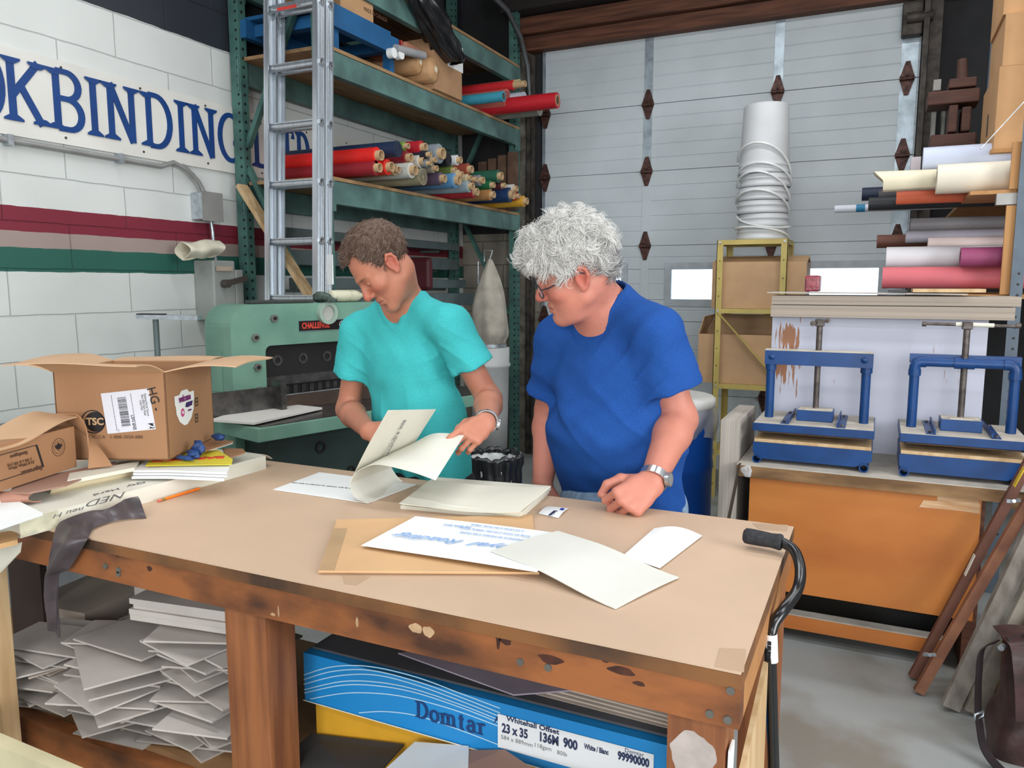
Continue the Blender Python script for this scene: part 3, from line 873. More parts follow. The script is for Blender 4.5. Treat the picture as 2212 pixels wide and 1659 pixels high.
def side_text(s, px, py, size, m, **kw):
    o = PP(px, py, na, -lf) - lf * .0008
    return text('handwriting', s, size, m, wc, frame(o, -dirY, (0, 0, -1)), **kw)
side_text('NED', 232, 1077, .020, m_pen, shear=.35, sx=2.6)
side_text('neu H', 150, 1106, .014, m_pen, shear=.3, sx=2.2)
for px, py in [(44, 1140), (560, 1000)]:
    pass
tmb = MB()
e0, e1 = na - lf * .001, na + dirY * .09 - lf * .001
tmb.slab([e0 + Vector((0, 0, .002)), e1 + Vector((0, 0, .002)), e1 + Vector((0, 0, WH)), e0 + Vector((0, 0, WH))], .0006)
tmb.build('clear_tape', M('yellowed_tape', (206, 202, 176), rough=.25, scale=30, var=.08), wc, world=True)
e0, e1 = fa - dirY * .07, fa + dirY * .055
for s0, s1, z in [(0.02, .16, WH + .0012)]:
    MB().sheet(lambda u, v, s0=s0, s1=s1, z=z: fa + dirY * (u * .05 - .002) + lf * (s0 + (s1 - s0) * v) + Vector((0, 0, z - .022 * u * u)), 5, 3, .0015).build('end_flap', m_wbox, wc, world=True)
# sheets at the very left
q = [P(-70, 1100, Z=TZ + WH + .012), P(-40, 1120, Z=TZ + WH + .012), P(82, 1090, Z=TZ + WH + .012), P(40, 1068, Z=TZ + WH + .012)]
WT = TZ + WH
b0 = P(2, 1138, Z=WT + .011)
def wslab(cs, z, t): return MB().slab([P(x, y, Z=z) for x, y in cs], t)
tag(wslab([(-120, 1170), (3, 1138), (92, 1108), (20, 1072), (-120, 1104)], WT + .012, .006).build('white_pad', m_paper), 'pad of white paper at the near left corner of the white carton', 'paper')
tag(wslab([(-120, 1120), (20, 1074), (-20, 1066), (-120, 1090)], WT + .0185, .006).build('sheet_pile', m_paper), 'smaller white sheets on the white pad at the left edge of the photo', 'paper')
# torn brown board hanging over the front edge below the white pad
hg = thing('torn_brown_board', 'torn brown cardboard end jutting out below the white pad at the table edge', 'cardboard', P(10, 1160, Z=TZ + .02))
MB().slab([P(-110, 1165, Z=TZ + .012), P(-90, 1195, Z=TZ + .012), P(38, 1166, Z=TZ + .012), P(36, 1145, Z=TZ + .012)], .011).build('board', M('raw_board', (186, 146, 100), rough=.7, scale=12, var=.1), hg, world=True)
tag(MB().slab([P(-40, 1190, Y=1.03), P(-40, 1262, Y=1.03), P(2, 1236, Y=1.035), P(42, 1194, Y=1.045), P(45, 1172, Y=1.045)], .003).build('hanging_flap', m_cream), 'pale cardboard flap hanging from the near end of the white carton', 'cardboard')

# pencil
t = thing('pencil', 'orange pencil with pink eraser lying beside the white carton', 'pencil', TP(388, 1068))
a, b = TP(341, 1082, .004), TP(437, 1053, .004)
d = (b - a).normalized()
MB().cyl(a + d * .022, b - d * .012, .0038, n=6, smooth=False).build('barrel', M('pencil_orange', (238, 122, 36), rough=.35), t, world=True)
MB().cyl(a + d * .010, a + d * .022, .0039, n=12).build('ferrule', M('brass', (176, 150, 80), rough=.3, metal=.8), t, world=True)
MB().cyl(a, a + d * .010, .0036, n=12).build('eraser', M('eraser_pink', (206, 112, 96), rough=.7), t, world=True)
MB().cyl(b - d * .012, b, .0038, .0006, n=12).build('tip', m_light, t, world=True)

# leather offcut draped over the front edge
rows = [((298, 1072, .030), (316, 1118, .004)), ((272, 1078, .055), (280, 1121, .004)), ((232, 1100, .030), (240, 1127, .005)), ((196, 1103, .030), (205, 1138, .007)),
        ((150, 1118, .030), (197, 1148, .006)), ((124, 1134, .012), (191, 1160, .004))]
hang = [((112, 1176), (186, 1170)), ((105, 1215), (150, 1228)), ((108, 1245), (128, 1242)), ((104, 1290), (124, 1290)), ((104, 1330), (127, 1335)), ((102, 1358), (131, 1378))]
gr = [(P(a[0], a[1], Z=TZ + a[2]), P(b[0], b[1], Z=TZ + b[2])) for a, b in rows] + \
     [(P(a[0], a[1], Y=1.085 + .004 * i), P(b[0], b[1], Y=1.105)) for i, (a, b) in enumerate(hang)]
ga, gb = [g[0] for g in gr], [g[1] for g in gr]
def lea(u, v):
    p = catmull(ga, u).lerp(catmull(gb, u), v)
    w = math.sin(v * PI)
    lift = .014 * w * math.sin(4 * v + 9 * u) * (1 if u > .45 else .4) + .010 * w
    return p + (Vector((0, -1, 0)) * lift if u > .46 else Vector((0, -.2, 1)) * abs(lift))
tag(MB().sheet(lea, 60, 14, .002).build('leather_piece', M('dark_brown_leather', (70, 62, 65), rough=.36, scale=18, var=.12, bump=.25, bscale=70)),
    'dark brown leather offcut draped over the front edge of the table', 'leather')

# ---- open shipping carton on the pile
def carton_open():
    z0 = 1.018
    n0 = P(366, 994, Z=z0)
    r0 = P(463, 946, Z=z0)
    ang = math.atan2(r0.y - n0.y, r0.x - n0.x)
    ex = Vector((math.cos(ang), math.sin(ang), 0))
    ey = Vector((-ex.y, ex.x, 0))      # to the left along the long face
    dX = (r0 - n0).length
    # length of the long side from the photograph's left vertical edge
    ql = PP(128, 990, n0, ex.cross(ey).cross(ey))
    dYl = abs((ql - n0).dot(ey))
    H = (P(347, 799, D=1) - CAMP).normalized()
    top = PP(347, 802, n0, FW)
    h = top.z - z0
    return n0, ex, ey, dX, dYl, h
n0, ex, ey, dX, dYl, CH = carton_open()
cn = thing('open_shipping_carton', 'open brown shipping carton with shipping label and round sticker on the table pile', 'box', n0)
wt = .004
Zv = Vector((0, 0, 1))
def wall(a, b, nm): # upright wall from a to b
    d = (b - a).normalized(); nn = Vector((d.y, -d.x, 0))
    MB().slab([a, b, b + Zv * CH, a + Zv * CH], wt).build(nm, m_card, cn, world=True)
A, B, Cc, Dd = n0, n0 + ex * dX, n0 + ex * dX + ey * dYl, n0 + ey * dYl
wall(A, B, 'end_wall'); wall(B, Cc, 'long_wall'); wall(Cc, Dd, 'end_wall'); wall(Dd, A, 'long_wall')
MB().slab([A + Zv * wt, B + Zv * wt, Cc + Zv * wt, Dd + Zv * wt], wt * .9).build('bottom', m_card, cn, world=True)
def flap(a, b, out, rise, nm, sag=0.01):
    a, b = a + Zv * CH, b + Zv * CH
    def fn(u, v):
        return a.lerp(b, u) + out * v + Zv * (rise * v + sag * math.sin(v * PI) + .004 * math.sin(u * 5) * v)
    MB().sheet(fn, 8, 6, wt * .8).build(nm, m_cardin, cn, world=True)
flap(A, B, -ey * -.0 + (-ey) * -0.0 + (ex * .02 - ey * .19), .012, 'flap')
flap(Dd, A, -ex * .15 - ey * .0, .035, 'flap')
flap(B, Cc, ex * .16, -.01, 'flap')
flap(Cc, Dd, ey * .14, .02, 'flap')
# label, prints and sticker
def onlong(px, py, off=.0012):
    nn = -ex
    q = PP(px, py, A, nn)
    return q + nn * off
def onend(px, py, off=.0012):
    nn = -ey
    return PP(px, py, A, nn) + nn * off
m_lab = M('label_white', (216, 217, 226), rough=.45, var=.01)
lab = [onlong(237, 1007 - 0, .0015), onlong(338, 933, .0015), onlong(322, 838, .0015), onlong(218, 849, .0015)]
lab = [onlong(233, 937, .0012), onlong(337, 927, .0012), onlong(321, 839, .0012), onlong(218, 850, .0012)]
lx, ly = (lab[1] - lab[0]), (lab[3] - lab[0])
lp = MB().slab(lab, .0008).build('shipping_label', m_lab, cn, world=True)
def inlab(u, v, off=.0006): return lab[0] + lx * u + ly * v - ex * off
def labquad(mb, u0, u1, v0, v1): mb.add([inlab(u0, v0), inlab(u1, v0), inlab(u1, v1), inlab(u0, v1)], [(0, 1, 2, 3)])
mb = MB()
rb = random.Random(3)
v = .14
while v < .86:
    w = rb.choice([.006, .010, .016])
    labquad(mb, .32, .50, v, v + w); v += w + rb.choice([.006, .010, .014])
for uu in (.20, .60):
    v = .05
    while v < .95:
        labquad(mb, uu, uu + .012, v, v + .03); v += .05
labquad(mb, .86, .985, .03, .16)
labquad(mb, .24, .245, .02, .10)
mb.build('barcode', m_blk, cn, world=True)
text('label_digit', '2', .026, m_lab, cn, frame(inlab(.925, .095, .0012), -ly, lx), bold=.0006)
text('label_print', 'L5N 6N5', .011, m_blk, cn, frame(inlab(.57, .22, .001), -ly, lx))
for k_, (uu, s) in enumerate([(.90, 'Shipping Parcel Centre'), (.84, 'Box 4400 Main Road'), (.79, 'Local Post')]):
    text('label_print', s, .0085, m_grey_ink, cn, frame(inlab(uu, .62, .001), -ly, lx), sx=.8)
# round black print
def disc(mb, c_, r, x, y, n=28, r2=None):
    ps = [c_ + x * (r * math.cos(i * 2 * PI / n)) + y * (r * math.sin(i * 2 * PI / n)) for i in range(n)]
    if r2 is None: return mb.add(ps, [tuple(range(n))])
    pi_ = [c_ + x * (r2 * math.cos(i * 2 * PI / n)) + y * (r2 * math.sin(i * 2 * PI / n)) for i in range(n)]
    return mb.add(ps + pi_, [(i, (i + 1) % n, n + (i + 1) % n, n + i) for i in range(n)])
c0 = onlong(206, 911, .0010)
rr = (onlong(206, 886) - onlong(206, 935)).length / 2
mb = MB(); disc(mb, c0, rr * .88, -ey, Zv); disc(mb, c0 + ey * .006, rr * 1.04, -ey, Zv, r2=rr * .95)
mb.build('round_print', m_blk, cn, world=True)
text('round_lettering', 'TSC', rr * .86, M('card_print_tan', (196, 160, 120), rough=.6), cn, frame(c0 - ex * .0008, -ey, Zv), bold=.0008)
text('web_print', 'TSC.CA   1-888-2020-888', .013, M('brown_ink', (110, 78, 54), rough=.6), cn, frame(onlong(250, 944, .001), -ey, Zv), sx=1.1)
text('marker_note', 'HG -', .036, m_blk, cn, frame(onlong(333, 862, .0016), onlong(341, 884) - onlong(330, 848), onlong(345, 866) - onlong(328, 868)), sx=.9)
# sticker on the end wall
sc_ = onend(399, 880, .0012)
sw, shh = (onend(420, 880) - onend(378, 880)).length, (onend(399, 838) - onend(399, 914)).length
prof = [(-.26, .40), (-.15, .50), (.15, .50), (.26, .40), (.5, .40), (.5, .16), (.46, .10), (.44, -.12), (.30, -.36), (.08, -.5), (-.08, -.5), (-.30, -.36), (-.44, -.12), (-.46, .10), (-.5, .16), (-.5, .40)]
stk = MB().add([sc_ + ex * (a * sw) + Zv * (b * shh) for a, b in prof], [tuple(range(16))]).build('sticker', m_paper, cn, world=True)
text('sticker_lettering', 'welcome', shh * .26, M('plum_ink', (120, 44, 110), rough=.5), cn, frame(sc_ - ey * .0008 + Zv * (.27 * shh), ex, Zv), bold=.0012, sx=.8)
mb = MB(); disc(mb, sc_ - ey * .0008 - ex * (.14 * sw) - Zv * (.12 * shh), shh * .12, ex, Zv, 20); mb.build('sticker_dot', M('pink_ink', (196, 70, 130), rough=.5), cn, world=True)
text('sticker_small', 'TSC', shh * .10, m_paper, cn, frame(sc_ - ey * .0014 - ex * (.14 * sw) - Zv * (.12 * shh), ex, Zv), bold=.0004, sx=.8)
text('sticker_small', 'SHOPPING', shh * .07, M('plum_ink', (0, 0, 0)), cn, frame(sc_ - ey * .0008 + ex * (.22 * sw) - Zv * (.12 * shh), ex, Zv), sx=.7)
mb = MB(); mb.add([sc_ - ey * .0008 + ex * (a * sw) + Zv * (b * shh) for a, b in [(.0, .02), (.10, -.02), (.36, .0), (.40, .13), (.06, .13)]], [(0, 1, 2, 3, 4)])
mb.build('sticker_picture', M('violet_ink', (66, 36, 96), rough=.5), cn, world=True)
mb = MB()
for px, py in [(424, 868), (424, 903)]:
    o_ = onend(px, py, .001)
    for dx_, dz_, w_, h_ in [(0, 0, .018, .003), (0, .022, .018, .003), (-.008, .011, .003, .024), (.008, .011, .003, .024), (0, .011, .008, .004)]:
        mb.add([o_ + ex * (dx_ + a * w_ / 2) + Zv * (dz_ - .011 + b * h_ / 2) for a, b in [(-1, -1), (1, -1), (1, 1), (-1, 1)]], [(0, 1, 2, 3)])
mb.build('handling_mark', m_blk, cn, world=True)

# ---- small carton with frame print and maple leaf, its lid flap curling over
z1 = 1.010
s0, s1 = P(-60, 1082, Z=z1), P(166, 1008, Z=z1)
sd = (s1 - s0).normalized()
sn = Vector((sd.y, -sd.x, 0))
sh_h = PP(155, 922, s1, sn).z - z1
sc1 = thing('small_brown_carton', 'small brown carton with framed print and maple leaf in front of the open carton', 'box', s0)
MB().slab([s0, s1, s1 + Zv * sh_h, s0 + Zv * sh_h], .10).build('box', m_card, sc1, world=True)
def onsm(px, py, off=.001): return PP(px, py, s1, sn) + sn * off
fr = [onsm(0, 985), onsm(78, 962), onsm(95, 1010), onsm(0, 1046)]
c_ = [onsm(-75, 1003), onsm(80, 960), onsm(95, 1008), onsm(-60, 1060)]
mb = MB()
for i in range(4):
    a_, b_ = c_[i], c_[(i + 1) % 4]
    mid = (c_[0] + c_[2]) / 2
    ai, bi = a_.lerp(mid, .06), b_.lerp(mid, .06)
    mb.add([a_, b_, bi, ai], [(0, 1, 2, 3)])
mb.build('frame_print', m_blk, sc1, world=True)
rt_ = -sd
tx = onsm(75, 980) - onsm(-10, 1004)
for s, px, py, sz in [('SupremeX', 68, 1018, .012)]:
    pass
brown = M('print_brown', (88, 62, 46), rough=.6)
text('frame_lettering', 'Supremex', .017, brown, sc1, frame(onsm(68, 1016, .0014), -sd, -Zv), bold=.0005)
text('frame_lettering', '3 7/8 x 8 7/8 (10)', .011, brown, sc1, frame(onsm(42, 998, .0014), -sd, -Zv))
text('frame_lettering', '24 # White Wove', .011, brown, sc1, frame(onsm(46, 1005, .0014), -sd, -Zv))
text('frame_lettering', 'Enveloppes', .012, brown, sc1, frame(onsm(40, 982, .0014), -sd, -Zv), bold=.0004)
lc = onsm(126, 966, .0012)
lr = (onsm(126, 947) - onsm(126, 986)).length / 2
mb = MB(); disc(mb, lc, lr, sd, Zv, 32, lr * .93); disc(mb, lc, lr * .72, sd, Zv, 32, lr * .68)
mb.build('seal_ring', brown, sc1, world=True)
leafp = [(0, 1), (.14, .7), (.32, .78), (.26, .36), (.5, .6), (.6, .48), (.92, .54), (.82, .26), (.96, .14), (.5, -.22), (.56, -.42), (.08, -.34), (.06, -.85), (-.06, -.85), (-.08, -.34), (-.56, -.42), (-.5, -.22), (-.96, .14), (-.82, .26), (-.92, .54), (-.6, .48), (-.5, .6), (-.26, .36), (-.32, .78), (-.14, .7)]
MB().add([lc + sd * (a * lr * .58) + Zv * (b * lr * .58) for a, b in leafp], [tuple(range(25))]).build('leaf_print', m_blk, sc1, world=True)
# lid flap: over the top, bending down at the right end to a point
def lid(u, v):
    base = s0.lerp(s1, u)
    return base + Zv * (sh_h + .004 + .035 * smoothstep(.35, .95, u) - .012 * (1 - v)) - sn * (.11 * v - .012 * (1 - v))
MB().sheet(lid, 20, 6, .003).build('lid_flap', m_cardin, sc1, world=True)
def endfl(u, v):
    top = (s1 + Zv * (sh_h + .034) + sn * .01).lerp(s1 + Zv * (sh_h + .034) - sn * .11, v)
    tip = P(243, 1006, Z=z1 + .004).lerp(P(190, 1012, Z=z1 + .004), 1 - v)
    mid = top.lerp(tip, .5) + sd * .045 + Zv * .045
    return top * (1 - u) ** 2 + mid * 2 * u * (1 - u) + tip * u * u
MB().sheet(endfl, 14, 6, .003).build('end_flap', m_card, sc1, world=True)

# ---- loose boards and papers between the cartons
m_mauve = M('mauve_brown_card', (164, 128, 112), rough=.65, scale=3, var=.05)
m_mauve2 = M('fold_card', (176, 128, 108), rough=.65, scale=3, var=.05)
tag(wslab([(20, 1066), (40, 1042), (250, 1000), (250, 1006), (140, 1052), (60, 1068)], WT + .030, .004).build('brown_board', m_mauve), 'flat mauve-brown board lying under the small brown carton', 'cardboard')
fo = [P(-80, 1075, Z=WT + .02), P(100, 1062, Z=WT + .012), P(104, 1076, Z=WT + .012), P(-80, 1096, Z=WT + .012)]
def foldf(u, v):
    p = P(-60 + 165 * u, 1066 + 6 * u * (1 - u), Z=WT + .018)
    a = v * PI
    return p + Vector((0, -.02 - .03 * math.sin(a) * 1.0, .012 * math.cos(a))) + Vector((.0, -.03 * (1 - u), 0))
tag(MB().sheet(foldf, 12, 10, .003).build('folded_board', m_mauve2), 'folded pinkish brown board curling over at the left edge of the pile', 'cardboard')
def cream_roll(u, v):
    a = P(104, 1056, Z=WT + .012); b = P(420, 988, Z=WT + .012)
    p = a.lerp(b, u); d_ = (b - a).normalized(); n_ = Vector((d_.y, -d_.x, 0))
    if v < .7: return p - n_ * (.07 * (.7 - v) / .7) + Zv * .012
    t_ = (v - .7) / .3 * PI
    return p + n_ * (.012 * math.sin(t_)) + Zv * (.012 * math.cos(t_))
tag(MB().sheet(cream_roll, 10, 20, .0025).build('cream_folder', M('cream_board', (222, 206, 172), rough=.5, var=.03)), 'long cream folded board lying on the white carton', 'cardboard')
tag(wslab([(145, 1038), (290, 1010), (300, 996), (150, 1022)], WT + .036, .010).build('envelope_bundle', m_cream), 'bundle of white envelopes wedged beside the cream folded board', 'paper')

# yellow catalogue
t = thing('yellow_catalogue', 'yellow catalogue with red lettering and white pages beside the open carton', 'catalogue', P(400, 1000, Z=WT + .02))
yc = [(290, 1010), (498, 1008), (505, 990), (475, 972), (330, 985)]
for i, (z, dx, dy) in enumerate([(.014, -3, 20), (.022, 0, 12), (.030, 0, 6)]):
    ps = [P(287 + dx, 1008 + dy, Z=WT + z), P(490 + dx * 2, 1012 + dy, Z=WT + z), P(502, 992, Z=WT + z + .002), P(320, 990, Z=WT + z)]
    MB().sheet(lambda u, v, ps=ps: bilin(ps, u, v) + Vector((0, 0, -.006 * (1 - v) * abs(u - .4))), 8, 3, .006).build('pages', m_paper, t, world=True)
m_yel = M('catalogue_yellow', (224, 208, 62), rough=.4, var=.02)
yq = [P(314, 1006, Z=WT + .036), P(500, 1003, Z=WT + .036), P(503, 992, Z=WT + .036), P(472, 972, Z=WT + .036), P(330, 984, Z=WT + .036)]
MB().slab(yq, .0015).build('cover', m_yel, t, world=True)
text('cover_lettering', 'BARGAINS', .040, M('catalogue_red', (226, 84, 50), rough=.4), t, frame(P(408, 991, Z=WT + .0368), P(362, 993, Z=WT) - P(455, 988, Z=WT), P(408, 1004, Z=WT) - P(408, 980, Z=WT)), bold=.003)
# blue cloth
def blob(mb, c, r, seed, n=20, sq=(1, 1, 1), amp=.22):
    rr_ = random.Random(seed)
    ph = [rr_.uniform(0, 6.28) for _ in range(6)]
    vs, fs = [], []
    for i in range(n + 1):
        th = PI * i / n
        for j in range(n):
            a = 2 * PI * j / n
            k_ = 1 + amp * (math.sin(3 * a + ph[0] + 2 * th) * .5 + math.sin(5 * th + ph[1] + a * 2) * .35 + math.sin(7 * a + ph[2]) * .2) * math.sin(th)
            vs.append(Vector(c) + Vector((r * sq[0] * k_ * math.sin(th) * math.cos(a), r * sq[1] * k_ * math.sin(th) * math.sin(a), r * sq[2] * k_ * math.cos(th))))
    for i in range(n):
        for j in range(n):
            fs.append((i * n + j, (i + 1) * n + j, (i + 1) * n + (j + 1) % n, i * n + (j + 1) % n))
    return mb.add(vs, fs, True)
m_blue_rag = M('blue_nitrile', (36, 66, 118), rough=.45, scale=30, var=.15, bump=.3, bscale=60)
mb = MB(); qb = P(428, 968, Z=WT + .062)
blob(mb, qb, .021, 5, sq=(.8, .7, 1.05), amp=.4); blob(mb, P(398, 989, Z=WT + .045), .016, 6, sq=(2.0, .6, .4), amp=.35); blob(mb, P(416, 981, Z=WT + .05), .018, 9, sq=(1.2, .7, .7), amp=.4)
tag(mb.build('blue_glove', m_blue_rag), 'crumpled blue rubber glove between the open carton and the yellow catalogue', 'glove')
mb = MB(); blob(mb, P(472, 944, Z=WT + .07), .018, 8, sq=(1.3, .7, .6), amp=.3)
tag(mb.build('blue_glove', m_blue_rag), 'second blue glove peeping out behind the right corner of the open carton', 'glove')
tag(wslab([(440, 975), (505, 953), (460, 947), (430, 962)], WT + .05, .003).build('brown_card', m_card), 'small brown card sloping out behind the yellow catalogue', 'cardboard')
tag(wslab([(490, 990), (530, 976), (525, 969), (480, 968)], WT + .03, .004).build('brown_card', m_card), 'small brown card with thick edge right of the yellow catalogue', 'cardboard')
tag(wslab([(455, 972), (503, 957), (480, 955)], WT + .045, .002).build('white_slip', m_paper), 'white paper slip tucked under the sloping brown card', 'paper')
# ================================================================== under the table
m_gb = M('grey_board', (184, 176, 169), rough=.75, scale=6, var=.04)
m_gb2 = M('grey_board_light', (194, 187, 180), rough=.75, scale=6, var=.04)
m_gbe = M('grey_board_warm', (182, 168, 155), rough=.75, scale=6, var=.05)
rb = random.Random(11)
def board_proto(w, d, t, mat):
    ps = [(-w / 2, -d / 2), (w / 2, -d / 2), (w / 2, d / 2), (-w / 2, d / 2)]
    if rb.random() < .4: ps[rb.randrange(4)] = (ps[0][0] * rb.uniform(.5, .9), ps[0][1] * .9) if False else ps[rb.randrange(4)]
    return MB().prism([(a + rb.uniform(-.012, .012), b + rb.uniform(-.01, .01)) for a, b in ps], t).build('board_offcut', mat)
PROTO = [board_proto(w, d, .0045, m) for w, d, m in [(.32, .22, m_gb), (.27, .20, m_gb), (.24, .26, m_gb2), (.34, .17, m_gb), (.22, .18, m_gbe), (.30, .24, m_gb2)]]
first = set()
def pile(cx, cy, n, z0, label, group, spread=.035, ang=.3, gap=.0016, base_ang=0.0, smin=.62, smax=.92):
    z = z0
    for i in range(n):
        k = rb.randrange(len(PROTO))
        o = PROTO[k]
        if k in first:
            o = o.copy(); COL.objects.link(o)
        first.add(k)
        s = rb.uniform(smin, smax)
        o.scale = (s, s, 1)
        f = .3 + .7 * (1 - i / n)
        o.location = (cx + rb.uniform(-spread, spread) * 1.0, cy + rb.uniform(-spread, spread), z)
        o.rotation_euler = (rb.uniform(-.010, .010), rb.uniform(-.010, .010), base_ang + rb.uniform(-ang, ang))
        z += .0045 + gap + rb.uniform(0, .004)
        tag(o, label, 'board', group)
    return z
def bundle(name, label, cx, cy, z, w, d, h, a, mat=None, n=4, group=None):
    t = thing(name, label, 'board stack', (cx, cy, z), a, group)
    zz = 0
    for i in range(n):
        hh = h / n
        dx, dy = rb.uniform(-.006, .006), rb.uniform(-.006, .006)
        MB().span((-w / 2 + dx, -d / 2 + dy, zz + .0005), (w / 2 + dx, d / 2 + dy, zz + hh)).build('board_layer', mat or m_gb2, t)
        zz += hh
    return z + h
ZS = .406
G = 'grey board offcuts on the shelf under the table'
z = pile(-1.40, 1.30, 40, ZS, 'grey board offcut in the tall pile against the front table leg', 'offcuts in the tall pile', .04, .45, .0012)
z = bundle('board_bundle', 'thick neat stack of grey boards on top of the tall offcut pile', -1.42, 1.33, z + .003, .33, .22, .055, .15)
z = bundle('board_bundle', 'topmost block of grey boards close under the table apron', -1.385, 1.38, z + .002, .24, .17, .05, .30)
pile(-1.66, 1.26, 26, ZS, 'grey board offcut in the middle low pile under the table', 'offcuts in the middle pile', .05, .6, .002)
pile(-1.92, 1.26, 22, ZS, 'grey board offcut in the left low pile under the table', 'offcuts in the left pile', .04, .5, .0012)
pile(-1.72, 1.50, 24, ZS, 'grey board offcut in the back pile behind the low piles', 'offcuts in the back pile', .04, .3, .0015)
z = bundle('board_bundle', 'grey board stack with brown sheet on top at the back of the shelf', -1.80, 1.55, .60, .20, .15, .10, .35)
tag(MB().slab([(-1.88, 1.47, z + .004), (-1.71, 1.45, z + .004), (-1.70, 1.60, z + .004), (-1.87, 1.62, z + .004)], .003).build('brown_sheet', m_kraft), 'brown cardboard sheet on the grey board stack at the back of the shelf', 'cardboard')
z = bundle('board_bundle', 'pale board stack behind the hanging leather offcut', -2.14, 1.50, ZS, .24, .26, .16, .1, m_gbe)
# block wall of boards right of the front leg
pile(-1.20 + .17, 1.62, 12, .362, 'grey board offcut in the shadow behind the front table leg', 'offcuts behind the front leg', .03, .5, .003)

# ---- blue paper carton and what lies around it
bz0, bz1, bx0, bx1, by = .556, .674, -1.138, -.262, 1.30
m_bluec = M('carton_blue', (30, 132, 198), rough=.4, scale=2, var=.03)
bc = thing('blue_paper_carton', 'long blue paper carton with white label on the shelf under the table', 'box', ((bx0 + bx1) / 2, by, bz0))
MB().span((bx0, by, bz0), (bx1, by + .44, bz1 - .002)).build('box', m_bluec, bc, world=True)
def bq(px, py, off=.0008):
    q = P(px, py, Y=by - off); return q
MB().slab([(bx0 - .002, by - .004, bz0 + .004), (bx1, by - .004, bz0 + .004), (bx1, by + .003, bz0 + .0), (bx0 - .002, by + .003, bz0 + .0)], .002).build('lid_edge', m_cream, bc, world=True)
m_wave = M('wave_pale', (170, 206, 228), rough=.4, var=.02)
mb = MB()
for pts in [[(656, 1458), (720, 1440), (800, 1440), (900, 1463), (1000, 1500), (1080, 1530)], [(656, 1468), (720, 1450), (800, 1448), (900, 1472), (1000, 1508), (1080, 1540)],
            [(656, 1478), (730, 1460), (810, 1458), (900, 1480), (1000, 1516), (1080, 1548)], [(657, 1490), (740, 1472), (820, 1474), (900, 1490), (1000, 1524), (1080, 1556)],
            [(657, 1497), (740, 1480), (820, 1482), (900, 1497), (1000, 1530), (1080, 1562)], [(670, 1510), (750, 1497), (840, 1500), (920, 1516), (1000, 1540), (1080, 1570)],
            [(775, 1540), (830, 1537), (900, 1546), (980, 1572), (1080, 1610)]]:
    q = [bq(*p) for p in pts]
    N = 30
    ps = [catmull(q, i / N) for i in range(N + 1)]
    w = .0012
    mb.add([p + Vector((0, 0, w)) for p in ps] + [p - Vector((0, 0, w)) for p in ps], [(i, N + 1 + i, N + 2 + i, i + 1) for i in range(N)])
mb.build('wave_print', m_wave, bc, world=True)
mb = MB()
tp = [bq(*p, off=.0012) for p in [(660, 1406), (740, 1422), (840, 1450), (940, 1483), (1060, 1530), (1180, 1560), (1420, 1640)]]
bt = [bq(*p, off=.0012) for p in [(690, 1425), (760, 1430), (860, 1452), (960, 1492), (1060, 1532), (1180, 1562), (1420, 1642)]]
# navy lettering
m_navy = M('domtar_navy', (22, 58, 110), rough=.4, var=.02)
o = bq(899, 1548, .001); e = bq(1050, 1588, .001)
hh = (bq(901, 1514) - bq(899, 1548)).length
mb = MB()
wd = 0
W0 = sum(GLYPH[c][0] + .10 for c in 'Domtar') - .10
xs = (e - o).x / (W0 * hh)
stroke_word(mb, 'Domtar', hh, hh * .20, (o.x, by - .001, o.z), (1, 0, 0), (0, 0, 1), thick=.0006, sx=xs, serif=.30, contrast=.55)
mb.build('lettering', m_navy, bc, world=True)
mb = MB(); mb.add([bq(*p, off=.001) for p in [(1066, 1564), (1072, 1548), (1078, 1546), (1078, 1552)]], [(0, 1, 2, 3)]); mb.build('leaf_mark', m_navy, bc, world=True)
lq = [bq(*p, off=.0016) for p in [(1077, 1603), (1410, 1670), (1413, 1615), (1076, 1540)]]
m_lab2 = M('carton_label_white', (222, 224, 226), rough=.5, var=.01)  # near-white paper of the blue carton's label
lz0, lz1, lx0, lx1 = bq(1077, 1603).z, bq(1076, 1541).z, bq(1076, 1570).x, bq(1413, 1620).x
MB().span((lx0, by - .0022, lz0 - .01), (lx1, by - .0012, lz1)).build('label', m_lab2, bc, world=True)
m_lt = M('label_navy', (44, 54, 84), rough=.5)
def bt_(s, px, py, hgt, **kw):
    q = P(px, py, Y=by - .0026)
    return text('label_lettering', s, hgt, kw.pop('m', m_lt), bc, frame((q.x, by - .0026, q.z), (1, 0, 0), (0, 0, 1)), ext=.0002, **kw)
bt_('Whitehall Offset', 1150, 1567, .0145, bold=.0004, sx=1.15)
bt_('23 x 35', 1112, 1580, .026, bold=.0010, sx=.72)
bt_('584 x 889mm', 1116, 1601, .0125, m=m_grey_ink, sx=1.0)
bt_('136M', 1185, 1597, .026, bold=.0012, sx=.72)
bt_('900', 1232, 1608, .026, bold=.0012, sx=.74)
bt_('White / Blanc', 1288, 1619, .0145, bold=.0006, sx=.60)
bt_('118gsm', 1172, 1614, .0125, m=m_grey_ink)
bt_('80lb', 1214, 1628, .0125, m=m_grey_ink)
bt_('Domtar', 1370, 1626, .0115)
bt_('99990000', 1368, 1641, .022, bold=.0012, sx=.68)
